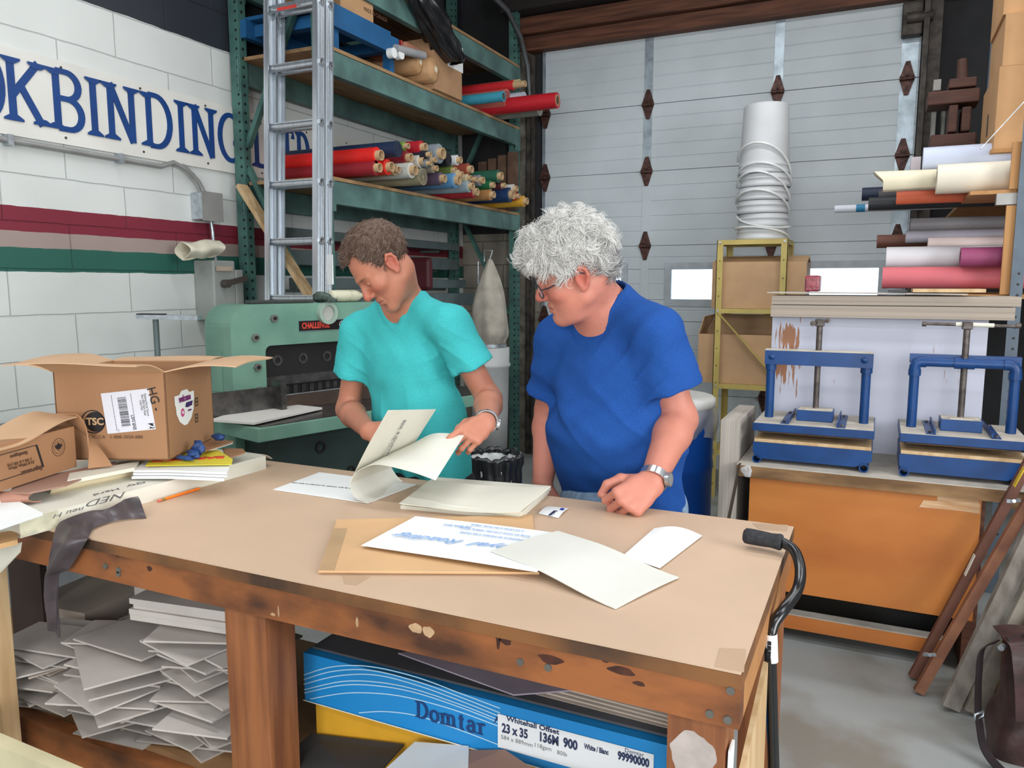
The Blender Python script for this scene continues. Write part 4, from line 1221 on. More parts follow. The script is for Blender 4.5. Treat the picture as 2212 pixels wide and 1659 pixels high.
# layers above the blue carton
m_charcoal = M('charcoal_sheet', (74, 74, 78), rough=.8)  # charcoal grey board on the blue carton
tag(MB().slab([(bx0 + .01, by + .02, bz1 + .006), (bx1, by + .02, bz1 + .006), (bx1, by + .43, bz1 + .006), (bx0 + .01, by + .43, bz1 + .006)], .005).build('charcoal_board', m_charcoal), 'charcoal board lying on the blue paper carton', 'board')
tag(MB().slab([P(x, y, Z=bz1 + .02) for x, y in [(860, 1410), (1110, 1500), (1240, 1490), (1000, 1395)]], .003).build('mauve_sheet', M('mauve_sheet', (150, 138, 150), rough=.7)), 'mauve-grey sheet lying on the charcoal board below the apron', 'paper')
for i in range(5):
    z = bz1 + .007 + .004 * i
    tag(MB().slab([(bx0 + .35 + .02 * i, by + .05 + .01 * i, z), (bx1 - .01, by + .04 + .006 * i, z), (bx1 - .02, by + .38, z), (bx0 + .36, by + .40, z)], .0032).build('grey_sheet', m_gbe), 'grey sheet in the thin stack on top of the blue paper carton', 'paper', 'thin grey sheets on the blue carton')
m_ylc = M('carton_yellow', (214, 158, 44), rough=.5, var=.04)
tag(MB().span((bx0 + .012, by + .022, .400), (bx0 + .60, by + .42, bz0 - .001)).build('yellow_carton', m_ylc), 'yellow carton supporting the left half of the blue paper carton', 'box')
tag(MB().span((bx0 + .62, by + .03, .363), (bx1 - .01, by + .42, bz0 - .001)).build('plain_carton', m_card), 'plain brown carton supporting the right half of the blue paper carton', 'box')
tag(MB().span((bx0 - .05, by + .20, .362), (bx0 - .005, by + .44, .57)).build('kraft_box', m_card), 'narrow brown carton left of the yellow carton behind the front leg', 'box')
tag(MB().span((bx0 + .05, by + .01, .3625), (bx0 + .58, by + .40, .399)).build('grey_stack', m_gb), 'low grey board stack under the yellow carton', 'board stack')
q4 = [P(x, y, Z=.455) for x, y in [(560, 1720), (690, 1588), (872, 1607), (800, 1730)]]
tag(MB().span((-1.05, 1.165, .3625), (-.62, 1.285, .445)).build('grey_stack', m_gb), 'grey board stack in front of the yellow carton under black sheet', 'board stack')
bs = thing('black_sheet', 'black sheet with a small white tag in front of the yellow carton', 'board', q4[0])
bs_q = [P(540, 1700, Y=1.165), P(790, 1700, Y=1.165), P(872, 1607, Y=1.312), P(672, 1584, Y=1.312)]
bs_n = (Vector(bs_q[1]) - Vector(bs_q[0])).cross(Vector(bs_q[3]) - Vector(bs_q[0])).normalized()
MB().slab(bs_q, .004).build('sheet', M('black_card', (62, 60, 60), rough=.6, var=.04), bs, world=True)
MB().slab([PP(x, y, bs_q[0] + bs_n * .0012, bs_n) for x, y in [(625, 1634), (641, 1634), (643, 1621), (629, 1621)]], .0008).build('tag', m_paper, bs, world=True)
tag(MB().slab([P(790, 1700, Y=1.165), P(1010, 1720, Y=1.165), P(1012, 1611, Y=1.296), P(896, 1602, Y=1.296)], .004).build('white_sheets', m_paper), 'white sheets lying in front of the blue carton beside the black sheet', 'paper')
tag(MB().slab([P(840, 1720, Y=1.155), P(1300, 1760, Y=1.155), P(1090, 1619, Y=1.290), P(950, 1621, Y=1.290)], .004).build('brown_board', M('mauve_brown_card', (0, 0, 0))), 'mauve-brown board lying in front of the blue carton on white sheets', 'board')
tag(MB().slab([P(940, 1655, Y=1.25), P(1000, 1662, Y=1.25), P(1002, 1656, Y=1.252), P(945, 1649, Y=1.252)], .001).build('paper_slip', m_cream), 'thin cream slip on the mauve-brown board', 'paper')
tag(MB().span((-.74, 1.165, .3625), (-.45, 1.28, .468)).build('grey_stack', m_gb), 'grey board stack carrying the white sheets under the table', 'board stack')
# ---- things left of the table front
t = thing('bench_post', 'pale pine post of a neighbouring bench at the left edge of the photo', 'post', (-1.94, 1.085, 0))
MB().span((-1.985, 1.07, 0), (-1.885, 1.11, .83)).build('post', m_light, t, world=True)
tag(MB().span((P(22, 1280, Y=1.36).x, 1.36, .408), (P(90, 1280, Y=1.36).x, 1.38, .80)).build('leaning_board', M('dark_brown_panel', (58, 46, 42), rough=.7)), 'dark brown panel standing behind the pale pine post', 'board')
c0_ = thing('slatted_crate', 'pale slatted wooden crate at the lower left corner of the photo', 'crate', P(40, 1640, Z=.0))
for i, (za, d0) in enumerate([(.44, 0), (.43, 55)]):
    ps = [P(x, y, Z=za) for x, y in [(-150, 1538 + d0), (250, 1720 + d0), (215, 1736 + d0), (-150, 1568 + d0)]]
    ps.reverse()
    MB().slab([Vector(p) for p in reversed(ps)], .02 if i == 0 else .09).build('slat', M('crate_pine', (206, 196, 160), rough=.6, scale=5, var=.06), c0_, world=True)
g2 = P(238, 1722, Z=.42)
MB().span((g2.x - .03, g2.y - .035, 0), (g2.x + .0, g2.y + .0, .418)).build('crate_post', M('crate_pine', (0, 0, 0)), c0_, world=True)
g = P(40, 1640, Z=.34)
MB().span((g.x - .3, g.y - .22, 0), (g.x + .05, g.y - .14, .32)).build('crate_side', M('crate_pine', (0, 0, 0)), c0_, world=True)
# ================================================================== pallet rack along the left wall
XF, YN, YE = -2.800, 3.525, 6.08
m_rack = M('rack_green', (78, 120, 110), rough=.5, scale=8, rgb2=(60, 92, 88), bump=.1)
m_beam = M('beam_green', (96, 132, 126), rough=.55, scale=5, rgb2=(72, 98, 96))
m_deck = M('deck_plywood', (168, 136, 98), rough=.7, scale=5, rgb2=(140, 108, 76), stretch=(5, .8, 5))
rk = thing('pallet_rack', 'tall green steel pallet rack with plywood decks along the left wall', 'rack', (XF, YN, 0))
m_hole = M('rack_slot', (22, 26, 26), rough=.8)
def rpost(x0, y0):
    o = MB().span((x0, y0, 0), (x0 + .075, y0 + .055, 4.2)).build('post', m_rack, rk, world=True)
    mb = MB()
    z = .1
    while z < 4.1:
        for dx in (.024,):
            mb.cyl((x0 + .052, y0 + .001, z), (x0 + .052, y0 - .0008, z), .008, n=8)
        mb.cyl((x0 + .0745, y0 + .025, z), (x0 + .0758, y0 + .025, z), .009, n=8)
        z += .0508
    h = mb.build('slot_row', m_hole, o)
    h.data.transform(Matrix.Translation(-Vector((XF, YN, 0))))
    h['kind'] = 'stuff'
for y0 in (YN, YE - .055):
    rpost(XF - .076, y0)
    rpost(XW + .02, y0)
for zt in (2.099, 2.800, 3.295):
    for x in (XF - .001, XW + .08):
        mb = MB().span((x - .05, YN + .08, zt - .150), (x, YE - .08, zt - .020), bev=.004)
        mb.build('beam', m_beam, rk, world=True)
        for y in (YN + .035, YE - .04):
            MB().span((x - .004, y - .04, zt - .19), (x + .004, y + .04, zt - .005)).build('beam_bracket', m_beam, rk, world=True)
    MB().span((XW + .03, YN + .03, zt - .0195), (XF + .004, YE - .02, zt)).build('deck', m_deck, rk, world=True)
def brace(a, b): MB().beam(a, b, .035, .03).build('brace', m_rack, rk, world=True)
yb = YN + .04
brace((XW + .09, yb, 2.30), (XF - .09, yb, 3.25))
brace((XW + .09, yb, 2.18), (XF - .09, yb, 1.25))
brace((XW + .09, yb, .40), (XF - .09, yb, 1.20))
brace((XW + .09, yb, 1.22), (XF - .09, yb, 1.22))
brace((XW + .09, YE - .04, 2.30), (XF - .09, YE - .04, 3.25))
brace((XW + .09, YE - .04, 2.18), (XF - .09, YE - .04, 1.25))
# plank leaning inside the rack end
a, b = P(527, 402, Y=YN - .02), P(668, 628, Y=YN - .02)
d = (b - a)
tag(MB().beam(a + Vector((0, -.02, 0)), a + d * 1.22 + Vector((0, -.02, 0)), .025, .075, up=Vector((0, 1, 0))).build('leaning_plank', m_light) , 'pale wooden plank leaning diagonally across the end of the rack', 'plank')
# stored steel lengths and other things low in the rack
m_gst = M('grey_green_steel', (92, 104, 104), rough=.5, metal=.2)
for i, (x, z, h) in enumerate([(-3.28, 1.62, .09), (-3.20, 1.47, .07), (-3.26, 1.78, .06), (-3.12, 1.33, .10)]):
    t = thing('rack_beam', ['grey steel beam stored below the rolls, second from the top', 'grey steel beam stored below the rolls, third from the top', 'grey steel beam stored highest below the rolls', 'grey steel beam stored lowest below the rolls'][i], 'beam', (x, 4.6, z))
    MB().span((x - .03, 3.68, z), (x + .03, 5.8, z + h), bev=.004).build('beam', m_gst, t, world=True)
    for y in (3.9, 5.6): MB().beam((x - .06, y, z - .01), (XW, y, z - .01), .03, .02).build('arm', m_gst, t, world=True)
q = P(908, 592, Y=4.9)
rc = thing('red_chair_back', 'dark red padded chair back standing in the shadow below the rack', 'chair', (q.x, q.y, 0))
MB().box((0, 0, q.z), (.20, .06, .24), bev=.03).build('backrest', M('maroon_vinyl', (74, 26, 32), rough=.5), rc)
MB().tube([(0, .03, q.z), (0, .06, q.z - .3), (0, -.02, .45), (0, 0, 0)], .016).build('upright', m_dsteel, rc)
MB().box((0, -.2, .46), (.42, .40, .06), bev=.02).build('seat', M('maroon_vinyl', (0, 0, 0)), rc)
for sx_ in (-.17, .17):
    for sy_ in (-.36, -.04): MB().cyl((sx_, sy_, 0), (sx_, sy_, .44), .012).build('leg', m_dsteel, rc)

# ---- rolls of book cloth
m_core = M('kraft_core', (190, 160, 122), rough=.7, scale=30, var=.06)
m_bore = M('core_bore', (92, 74, 54), rough=.9)
CLOTH = {}
def cloth(rgb):
    return M('cloth_%d_%d_%d' % rgb, rgb, rough=.5, scale=60, var=.03, bump=.05, bscale=400)
def roll(px, py, rpx, rgb, label, xend=-2.62, core=True, stick=.03, xa=XW + .06, group='cloth rolls on the middle deck', rc=None, name='cloth_roll'):
    xend -= .05
    q = P(px, py, X=xend)
    dd = (q - CAMP).dot(FW)
    r = rpx * dd / FPX
    for zd in (2.099, 2.800):
        if zd - .25 < q.z < zd + r + .001: q.z = zd + r + .001
    t = thing(name, label, 'roll', (xend, q.y, q.z), group=group)
    L = xend - xa
    mb = MB()
    # spiral edge: overlap step of the cloth on the outside
    n = 26
    vs, prof = [], []
    for i in range(n + 1):
        a = 2 * PI * i / n
        prof.append((r * (1.0 - .045 * i / n) * math.cos(a + 1.0), r * (1.0 - .045 * i / n) * math.sin(a + 1.0)))
    mb.prism(prof[:-1] + [prof[-1]], L, (-L, 0, 0), (0, 1, 0), (0, 0, 1), smooth=True)
    mb.build('cloth', cloth(rgb), t)
    if core:
        rc_ = rc or r * .62
        rc_ = min(rc_, .036) if not rc else rc_
        MB().ring((-.02, 0, 0), (stick, 0, 0), rc_, rc_ * .80, 20).build('core', m_core, t)
        MB().cyl((.0005, 0, 0), (.001, 0, 0), rc_ * .79, n=20).build('bore', m_bore, t)
    else:
        mb = MB()
        rr = .25
        while rr < .9:
            mb.ring((0, 0, 0), (.0012, 0, 0), r * (rr + .05), r * rr, 22); rr += .17
        mb.build('spiral_edge', M('spiral_dark', (40, 40, 46), rough=.7), t)
    return t
RL = [
 (860, 322, 17, (30, 46, 74), 'large navy cloth roll lying highest at the left of the pile', -2.55, False),
 (815, 336, 18, (222, 38, 34), 'bright red cloth roll with long core, upper left of the pile', -2.64, True),
 (812, 363, 16, (150, 36, 46), 'dark red cloth roll at the lower left beside the ladder', -2.64, True),
 (838, 361, 17, (224, 44, 34), 'orange-red cloth roll between the dark red roll and a bare core', -2.62, True),
 (853, 367, 12, (170, 140, 104), 'small tan roll left of the thick white roll', -2.62, True),
 (880, 341, 15, (128, 34, 44), 'maroon cloth roll under the small lime green roll', -2.62, True),
 (874, 316, 10, (112, 146, 58), 'small lime green roll right of the large navy roll', -2.64, True),
 (911, 319, 15, (176, 32, 46), 'crimson cloth roll at the top of the pile', -2.60, True),
 (908, 349, 14, (196, 192, 184), 'pale grey roll right of the maroon roll', -2.60, True),
 (889, 368, 17, (200, 200, 192), 'thick white cloth roll in the second row', -2.58, True),
 (914, 382, 18, (150, 142, 116), 'beige roll with loose spiral end on the deck edge', -2.58, False),
 (922, 334, 9, (30, 34, 48), 'thin black roll beside the big grey roll', -2.56, True),
 (922, 353, 8, (124, 132, 142), 'thin grey roll under the thin black roll', -2.56, True),
 (933, 346, 9, (150, 146, 134), 'thin putty roll touching the big grey roll', -2.57, True),
 (949, 332, 21, (132, 142, 150), 'big blue-grey roll at the top middle of the pile', -2.56, True),
 (936, 364, 10, (140, 134, 120), 'small taupe roll left of the olive roll', -2.58, True),
 (969, 344, 14, (28, 30, 34), 'black cloth roll right of the big blue-grey roll', -2.58, False),
 (988, 346, 11, (206, 210, 212), 'roll with white paper label right of the black roll', -2.56, True),
 (977, 368, 10, (110, 126, 64), 'olive green roll in the middle of the pile', -2.60, True),
 (953, 386, 14, (92, 76, 96), 'dusky purple roll on the deck edge', -2.58, True),
 (984, 390, 16, (98, 150, 196), 'sky blue roll on the deck edge beside the purple roll', -2.57, True),
 (991, 377, 10, (190, 176, 144), 'small beige roll above the sky blue roll', -2.56, True),
 (1012, 366, 13, (150, 70, 54), 'rust red roll near the far end of the pile', -2.58, True),
 (1010, 385, 9, (208, 196, 160), 'small cream roll under the rust red roll', -2.57, True),
 (1014, 403, 13, (150, 168, 178), 'pale steel blue roll low on the deck edge', -2.56, True),
 (1022, 388, 9, (122, 82, 62), 'small brown roll right of the cream roll', -2.57, True),
 (1037, 390, 12, (128, 130, 138), 'slate grey roll right of the small brown roll', -2.57, True),
 (1024, 421, 13, (158, 36, 46), 'red roll lying lowest on the deck edge', -2.56, True),
 (1077, 381, 14, (40, 92, 72), 'bottle green roll highest at the far end', -2.56, True),
 (1060, 400, 10, (36, 104, 66), 'small emerald roll under the bottle green roll', -2.56, True),
 (1060, 421, 12, (168, 122, 74), 'caramel tan roll on the deck edge', -2.55, True),
 (1102, 421, 16, (32, 58, 100), 'dark blue roll near the far post', -2.55, True),
 (1084, 401, 9, (84, 40, 48), 'small wine red roll above the dark blue roll', -2.56, True),
 (1110, 408, 10, (208, 206, 200), 'small white roll above the dark blue roll', -2.54, True),
 (1115, 424, 9, (200, 60, 36), 'small orange roll right of the dark blue roll', -2.54, True),
 (1132, 437, 12, (206, 156, 50), 'yellow roll at the far right end of the pile', -2.50, True),
]
for px, py, r, rgb, lab, xe, core in RL: roll(px, py, r, rgb, lab, xe, core)
GU = 'rolls at the far end of the upper deck'
roll(1110, 184, 11, (202, 44, 50), 'bright red roll with long core on the upper deck', -2.60, True, .10, group=GU)
roll(1123, 181, 10, (196, 182, 140), 'beige roll behind the red roll on the upper deck', -2.56, True, group=GU)
roll(1096, 213, 20, (210, 110, 100), 'thick salmon pink roll on the upper deck', -2.60, False, group=GU)
roll(1088, 208, 11, (62, 150, 174), 'turquoise roll lying on the salmon roll, upper deck', -2.52, True, 0.0, group=GU)
roll(1133, 217, 18, (186, 190, 204), 'pale lilac paper roll beside the long red roll', -2.50, True, 0.004, group=GU)
roll(1204, 219, 17, (188, 32, 44), 'long red roll jutting out in front of the overhead door', -2.20, True, 0.002, group=GU, rc=.040)
roll(1122, 258, 13, (168, 126, 88), 'kraft paper roll under the long red roll', -2.52, True, .002, group=GU, name='paper_roll')
roll(1166, 260, 18, (136, 136, 128), 'thick grey roll lowest at the far end of the upper deck', -2.42, True, .002, group=GU, name='paper_roll')

# ---- upper deck: blue frame with carton, wrapped rolls, carton, black bag
ZU = 2.800
m_bfr = M('blue_steel', (36, 92, 140), rough=.45, var=.06)
t = thing('blue_pallet_truck', 'blue steel frame with two small wheels lying on the upper deck', 'pallet', (XF - .2, 3.9, ZU))
def XQ(px, py, x): return P(px, py, X=x)
a, b = XQ(722, 90, XF + .03), XQ(862, 122, XF + .03)
MB().span((XF - .02, a.y - .05, 2.90), (XF + .03, b.y, 3.00)).build('side_rail', m_bfr, t, world=True)
MB().span((XF - .60, a.y - .05, 2.90), (XF - .55, b.y, 3.00)).build('side_rail', m_bfr, t, world=True)
MB().span((XF - .60, a.y - .02, 3.0), (XF + .03, a.y + .55, 3.02)).build('plate', m_bfr, t, world=True)
for y in (a.y + .05, b.y - .04):
    MB().span((XF - .60, y - .03, 2.92), (XF + .0, y + .03, 2.985)).build('cross_bar', m_bfr, t, world=True)
    for x in (XF - .5, XF - .05): MB().span((x, y - .02, ZU + .001), (x + .05, y + .03, 2.92)).build('foot', m_bfr, t, world=True)
for px, py in [(846, 115), (862, 118)]:
    q = XQ(px, py, XF + .05)
    MB().cyl((q.x - .02, q.y, q.z), (q.x + .02, q.y, q.z), .030).build('wheel', m_paper, t, world=True)
MB().tube([XQ(812, 78, XF + .0), XQ(830, 90, XF), XQ(850, 104, XF)], .012).build('handle_rod', m_steel, t, world=True)
q0, q1 = XQ(741, 50, XF - .02), XQ(807, 71, XF - .02)
cb = thing('carton', 'brown carton standing on the blue steel frame at the top of the rack', 'box', (XF - .3, q0.y, 3.02))
MB().span((XF - .42, q0.y - .02, 3.021), (XF - .02, q1.y, 3.50)).build('box', M('carton_tan', (190, 148, 108), rough=.65, var=.03), cb, world=True)
qq = XQ(785, 55, XF - .018)
text('carton_print', 'MADE IN CANADA', .035, brown, cb, frame((XF - .0188, q0.y + .32, 3.10), (0, 1, 0), (0, 0, 1)), sx=.8)
def kraft_roll(px, py, rpx, lab, xe, seed, L=.8):
    q = P(px, py, X=xe); dd = (q - CAMP).dot(FW); r = rpx * dd / FPX
    t = thing('wrapped_roll', lab, 'roll', (xe, q.y, q.z), group=None)
    rr_ = random.Random(seed); ph = rr_.uniform(0, 6)
    mb = MB()
    prof = [(r * .3, .004), (r * .75, -.005), (r, -.02), (r * 1.0, -.2), (r * .98, -.5), (r, -L)]
    m_ = Matrix.Rotation(PI / 2, 4, 'Y').to_3x3()
    mb.lathe(prof, n=28, m=m_, wob=lambda a, z: .035 * math.sin(5 * a + ph + z * 9) + .025 * math.sin(9 * a + 3 * z))
    mb.build('wrapping', M('kraft_wrap', (178, 138, 98), rough=.55, scale=7, var=.10, bump=.4, bscale=25), t)
    MB().cyl((-.01, 0, 0), (.006, 0, 0), r * .32).build('core', m_core, t)
    MB().cyl((.0062, 0, 0), (.007, 0, 0), r * .2).build('bore', M('pale_bore', (214, 206, 190), rough=.7), t)
    return t
kraft_roll(907, 135, 22, 'kraft wrapped roll with crumpled end on the upper deck', XF + .02, 1)
kraft_roll(940, 150, 26, 'kraft wrapped roll with round core right of the crumpled one', XF + .06, 2)
q = P(880, 100, X=XF - .02)
t = thing('red_taped_parcel', 'pinkish brown parcel with red ends above the kraft wrapped rolls', 'parcel', q)
MB().box((-.1, 0, -.03), (.3, .20, .07), bev=.02).build('parcel', M('pink_kraft', (160, 104, 84), rough=.6, var=.08), t)
MB().box((-.1, -.106, -.03), (.26, .012, .075), bev=.005).build('red_tape', M('red_tape', (150, 44, 40), rough=.5), t)
q = P(868, 108, X=XF + .05)
tag(MB().cyl((q.x, q.y - .07, q.z - .01), (q.x + .02, q.y + .22, q.z + .02), .026).build('grey_tube', M('grey_plastic', (150, 150, 152), rough=.5)), 'short grey plastic tube across the kraft wrapped rolls', 'tube')
q = P(944, 92, X=XF + .02)
tag(MB().tube([q + Vector((0, -.10, .03)), q + Vector((0, .0, .045)), q + Vector((0, .05, .02)), q + Vector((0, .045, -.03)), q + Vector((0, -.02, -.045))], .018).build('yellow_strap', M('strap_yellow', (222, 196, 40), rough=.5)), 'yellow looped strap beside the black plastic bag', 'strap')
y0, y1 = P(958, 190, X=XF + .03).y, P(998, 215, X=XF + .03).y
cb = thing('carton', 'tall brown carton on the upper deck left of the cloth rolls', 'box', (XF - .2, y0, ZU))
MB().span((XF - .45, y0 - .12, ZU + .0005), (XF + .03, y1, ZU + .33)).build('box', M('carton_dull', (170, 132, 98), rough=.7, var=.04), cb, world=True)
MB().span((XF + .0305, y0 + .06, ZU + .19), (XF + .032, y1 + .015, ZU + .36)).build('taped_paper', m_paper, cb, world=True)
# black plastic bag hanging from above over the deck
cl = [P(x, y, X=XF + .06) for x, y in [(905, -60), (915, 0), (930, 40), (950, 80), (965, 115), (975, 138)]]
wd = [60, 55, 48, 46, 40, 10]
def bag(u, v):
    c_ = catmull(cl, u)
    k_ = min(int(u * 5), 4); w_ = (wd[k_] * (1 - (u * 5 - k_)) + wd[k_ + 1] * (u * 5 - k_)) / 300
    a = v * 2 * PI
    rr_ = 1 + .14 * math.sin(7 * a + 4 * u) + .09 * math.sin(13 * a - 9 * u) + .06 * math.sin(23 * u)
    return c_ + Vector((.09 * math.cos(a) * rr_, w_ * math.sin(a) * rr_, 0))
tag(MB().sheet(bag, 40, 60).build('black_plastic_bag', M('black_plastic', (26, 27, 30), rough=.28, spec=.6, bump=.4, bscale=30)), 'black plastic bag hanging down beside the tall brown carton', 'bag')
# dim contents behind the rolls at the far end
t = thing('bark_planks', 'dark planks leaning at the far end of the middle deck', 'planks', (-3.0, 5.85, 2.09))
for i in range(4): MB().span((-3.05 + .09 * i, 5.80, 2.0995), (-2.98 + .09 * i, 5.86, 2.50 + .02 * i)).build('plank', M('bark_brown', (86, 64, 50), rough=.8, scale=8, var=.2), t, world=True)

# ---- extension ladder leaning on the rack end
m_alu = M('ladder_aluminium', (200, 206, 212), rough=.32, metal=.85, scale=3, var=.05, stretch=(20, 20, .5))
LX0, LX1 = -3.04, -2.688
def LY(z): return 3.27 + .050 * z
ld = thing('extension_ladder', 'aluminium extension ladder leaning against the near end of the rack', 'ladder', ((LX0 + LX1) / 2, LY(0), 0))
TOPZ = 3.4
for off, w in ((-.038, .066), (.034, .066)):
    for x, s in ((LX0, 1), (LX1, -1)):
        mb = MB()
        a, b = Vector((x, LY(0) + off, .0 if off < 0 else .30)), Vector((x, LY(TOPZ) + off, TOPZ))
        mb.beam(a, b, .006, w, up=Vector((0, 1, 0)))
        for e in (-1, 1):
            mb.beam(a + Vector((s * .014, e * (w / 2 - .003), 0)), b + Vector((s * .014, e * (w / 2 - .003), 0)), .028, .005, up=Vector((0, 1, 0)))
        for e in (-.02, -.007, .007, .02):
            mb.beam(a + Vector((s * .004, e, 0)), b + Vector((s * .004, e, 0)), .004, .004, up=Vector((0, 1, 0)))
            mb.beam(a + Vector((-s * .004, e, 0)), b + Vector((-s * .004, e, 0)), .003, .004, up=Vector((0, 1, 0)))
        mb.build('rail', m_alu, ld, world=True)
    for k in range(-3, 9):
        z = 1.425 + .305 * k
        if z > TOPZ - .1: continue
        y = LY(z) + off
        mb = MB().cyl((LX0, y, z), (LX1, y, z), .017, n=14)
        if off < 0: mb.span((LX0, y - .018, z + .012), (LX1, y + .016, z + .018))
        mb.build('rung', m_alu, ld, world=True)
        MB().ring((LX1 + .003, y, z), (LX1 + .012, y, z), .021, .014, 16).build('rung_end', m_alu, ld, world=True)
        MB().cyl((LX1 + .0032, y, z), (LX1 + .004, y, z), .0139).build('rung_bore', m_dsteel, ld, world=True)
for x in (LX0, LX1): MB().span((x - .02, LY(0) - .1, 0), (x + .02, LY(0) + .02, .03)).build('foot', M('rubber_black', (34, 34, 36), rough=.8), ld, world=True)
MB().span((LX1 + .0035, LY(1.62) + .006, 1.50), (LX1 + .0045, LY(1.62) + .062, 1.66)).build('warning_label', m_paper, ld, world=True)
q = LY(2.92) - .05
MB().span((LX0 + .09, q - .019, 2.927), (LX0 + .22, q - .0185, 2.943)).build('rung_label', M('label_red', (190, 60, 50), rough=.5), ld, world=True)

# ---- green paper cutter
TH = R_(74.4)
cu = thing('paper_cutter', 'large green guillotine paper cutter behind the man in turquoise', 'paper cutter', (-2.445, 2.552, 0), TH)
m_cut = M('cutter_green', (118, 158, 140), rough=.45, scale=4, rgb2=(98, 140, 124), lo=.3, hi=.6, bump=.12, bscale=160)
m_cutd = M('cutter_dark_green', (46, 62, 58), rough=.55, scale=4, var=.1)
m_blade = M('oiled_steel', (104, 102, 100), rough=.3, metal=.8, scale=20, var=.15)
m_blackst = M('black_clamp', (40, 38, 38), rough=.5, metal=.2)
TZc = .87
MB().span((0, .0, TZc - .065), (1.62, .40, TZc), bev=.004).build('front_table', m_cut, cu)
MB().span((.02, .01, TZc), (1.60, .40, TZc + .003)).build('table_plate', m_blade, cu)
MB().span((.14, .14, 0), (1.45, .44, TZc - .066), bev=.01).build('pedestal', m_cutd, cu)
for u_, z_, r_ in [(.42, .70, .03), (.60, .55, .025), (.28, .52, .02), (.62, .40, .06), (.46, .36, .03), (.9, .6, .03)]:
    MB().ring((u_, .139, z_), (u_, .130, z_), r_, r_ * .6).build('pedestal_port', m_blackst, cu)
# arched body: profile in the plane of the front, with the throat left open
def rc(cx, cz, r, a0, a1, n=8): return [(cx + r * math.cos(R_(a0 + (a1 - a0) * i / n)), cz + r * math.sin(R_(a0 + (a1 - a0) * i / n))) for i in range(n + 1)]
U0, U1, ZTp = .12, 1.50, 1.405
O0, O1, OZ = .30, 1.30, 1.20
prof = [(U0, .60)] + rc(U0 + .11, ZTp - .11, .11, 180, 90) + rc(U1 - .11, ZTp - .11, .11, 90, 0) + [(U1, .60), (O1, .60)] + rc(O1 - .03, OZ - .03, .03, 0, 90, 4) + rc(O0 + .03, OZ - .03, .03, 90, 180, 4) + [(O0, .60)]
body = MB().prism([(a, -b) if False else (a, b) for a, b in reversed(prof)], -.076, (0, .40, 0), (1, 0, 0), (0, 0, 1))
bo = body.build('body', m_cut, cu)
bv = bo.modifiers.new('round', 'BEVEL'); bv.width = .03; bv.segments = 4; bv.limit_method = 'ANGLE'; bv.angle_limit = R_(50)
MB().span((O0 - .02, .445, 1.03), (O1 + .02, .472, OZ + .02)).build('knife_bar', m_blackst, cu)
MB().span((O0 + .001, .432, .995), (O1 - .001, .445, 1.04)).build('blade', m_blade, cu)
for i in range(6):
    MB().ring((O0 + .09 + .15 * i, .444, 1.12), (O0 + .09 + .15 * i, .439, 1.12), .028, .016).build('blade_bolt', m_blade, cu)
MB().span((O0 - .02, .455, .876), (O1 + .02, .474, 1.02)).build('back_gauge', m_blackst, cu)
for i in range(14):
    MB().span((O0 + .08 + .05 * i, .447, .915), (O0 + .105 + .05 * i, .454, .985)).build('gauge_finger', m_blade, cu)
MB().span((-.06, .372, TZc + .004), (.345, .380, TZc + .13)).build('side_fence', m_blade, cu)
MB().span((.315, .30, TZc + .004), (.345, .378, TZc + .16)).build('fence_end', m_blade, cu)
MB().span((.346, .385, TZc + .004), (1.40, .392, TZc + .075)).build('light_guard', M('guard_brown', (88, 74, 66), rough=.25, metal=.3), cu)
MB().span((.346, .383, TZc + .0755), (1.40, .394, TZc + .080)).build('guard_edge', m_steel, cu)
m_nut = M('nut_steel', (140, 140, 136), rough=.4, metal=.6)
for u_, z_ in [(.245, 1.245), (.25, 1.10), (.255, .985), (.35, 1.335)]:
    MB().cyl((u_, .40, z_), (u_, .386, z_), .020, n=6, smooth=False).build('hex_bolt', m_nut, cu)
    MB().cyl((u_, .386, z_), (u_, .378, z_), .009, n=10).build('bolt_stud', m_blackst, cu)
c_ = (.66, .40, 1.352)
mb = MB().ring((c_[0], .40, c_[2]), (c_[0], .370, c_[2]), .058, .040, 28)
mb.build('dial_rim', M('dial_rim', (150, 172, 158), rough=.4), cu)
MB().cyl((c_[0], .399, c_[2]), (c_[0], .385, c_[2]), .0395, n=28).build('dial_face', M('dial_face', (176, 176, 168), rough=.4), cu)
MB().span((.495, .3965, 1.262), (1.0, .3995, 1.317)).build('name_plate', M('plate_black', (28, 24, 26), rough=.35), cu)
mb = MB()
for s in (1.2625, 1.3150): mb.span((.495, .3955, s), (1.0, .3964, s + .0018))
mb.build('plate_border', m_steel, cu)
fr = frame((.60, .3955, 1.289), (1, 0, 0), (0, 0, 1))
t_ = text('plate_lettering', 'CHALLENGE', .042, M('plate_red', (206, 70, 56), rough=.4), None, frame((.595, .3955, 1.289), (1, 0, 0), (0, 0, 1)), bold=.0016, sx=.72); t_.parent = cu
t_ = text('plate_lettering', 'Champion', .046, M('plate_silver', (206, 206, 210), rough=.4), None, frame((.815, .3955, 1.291), (1, 0, 0), (0, 0, 1)), shear=.35, sx=.82); t_.parent = cu
chk = [(U0, .60), (U0 + .19, .60), (U0 + .19, ZTp - .001)] + rc(U0 + .11, ZTp - .111, .11, 90, 180)
ck = MB().prism([(a, b) for a, b in reversed(chk)][::-1], -.17, (0, .4765, 0), (1, 0, 0), (0, 0, 1)).build('side_cheek', m_cut, cu)
bv = ck.modifiers.new('round', 'BEVEL'); bv.width = .02; bv.segments = 3; bv.limit_method = 'ANGLE'; bv.angle_limit = R_(50)
MB().span((U0 - .005, .49, .98), (U0 - .0005, .60, 1.18)).build('access_plate', m_cut, cu)
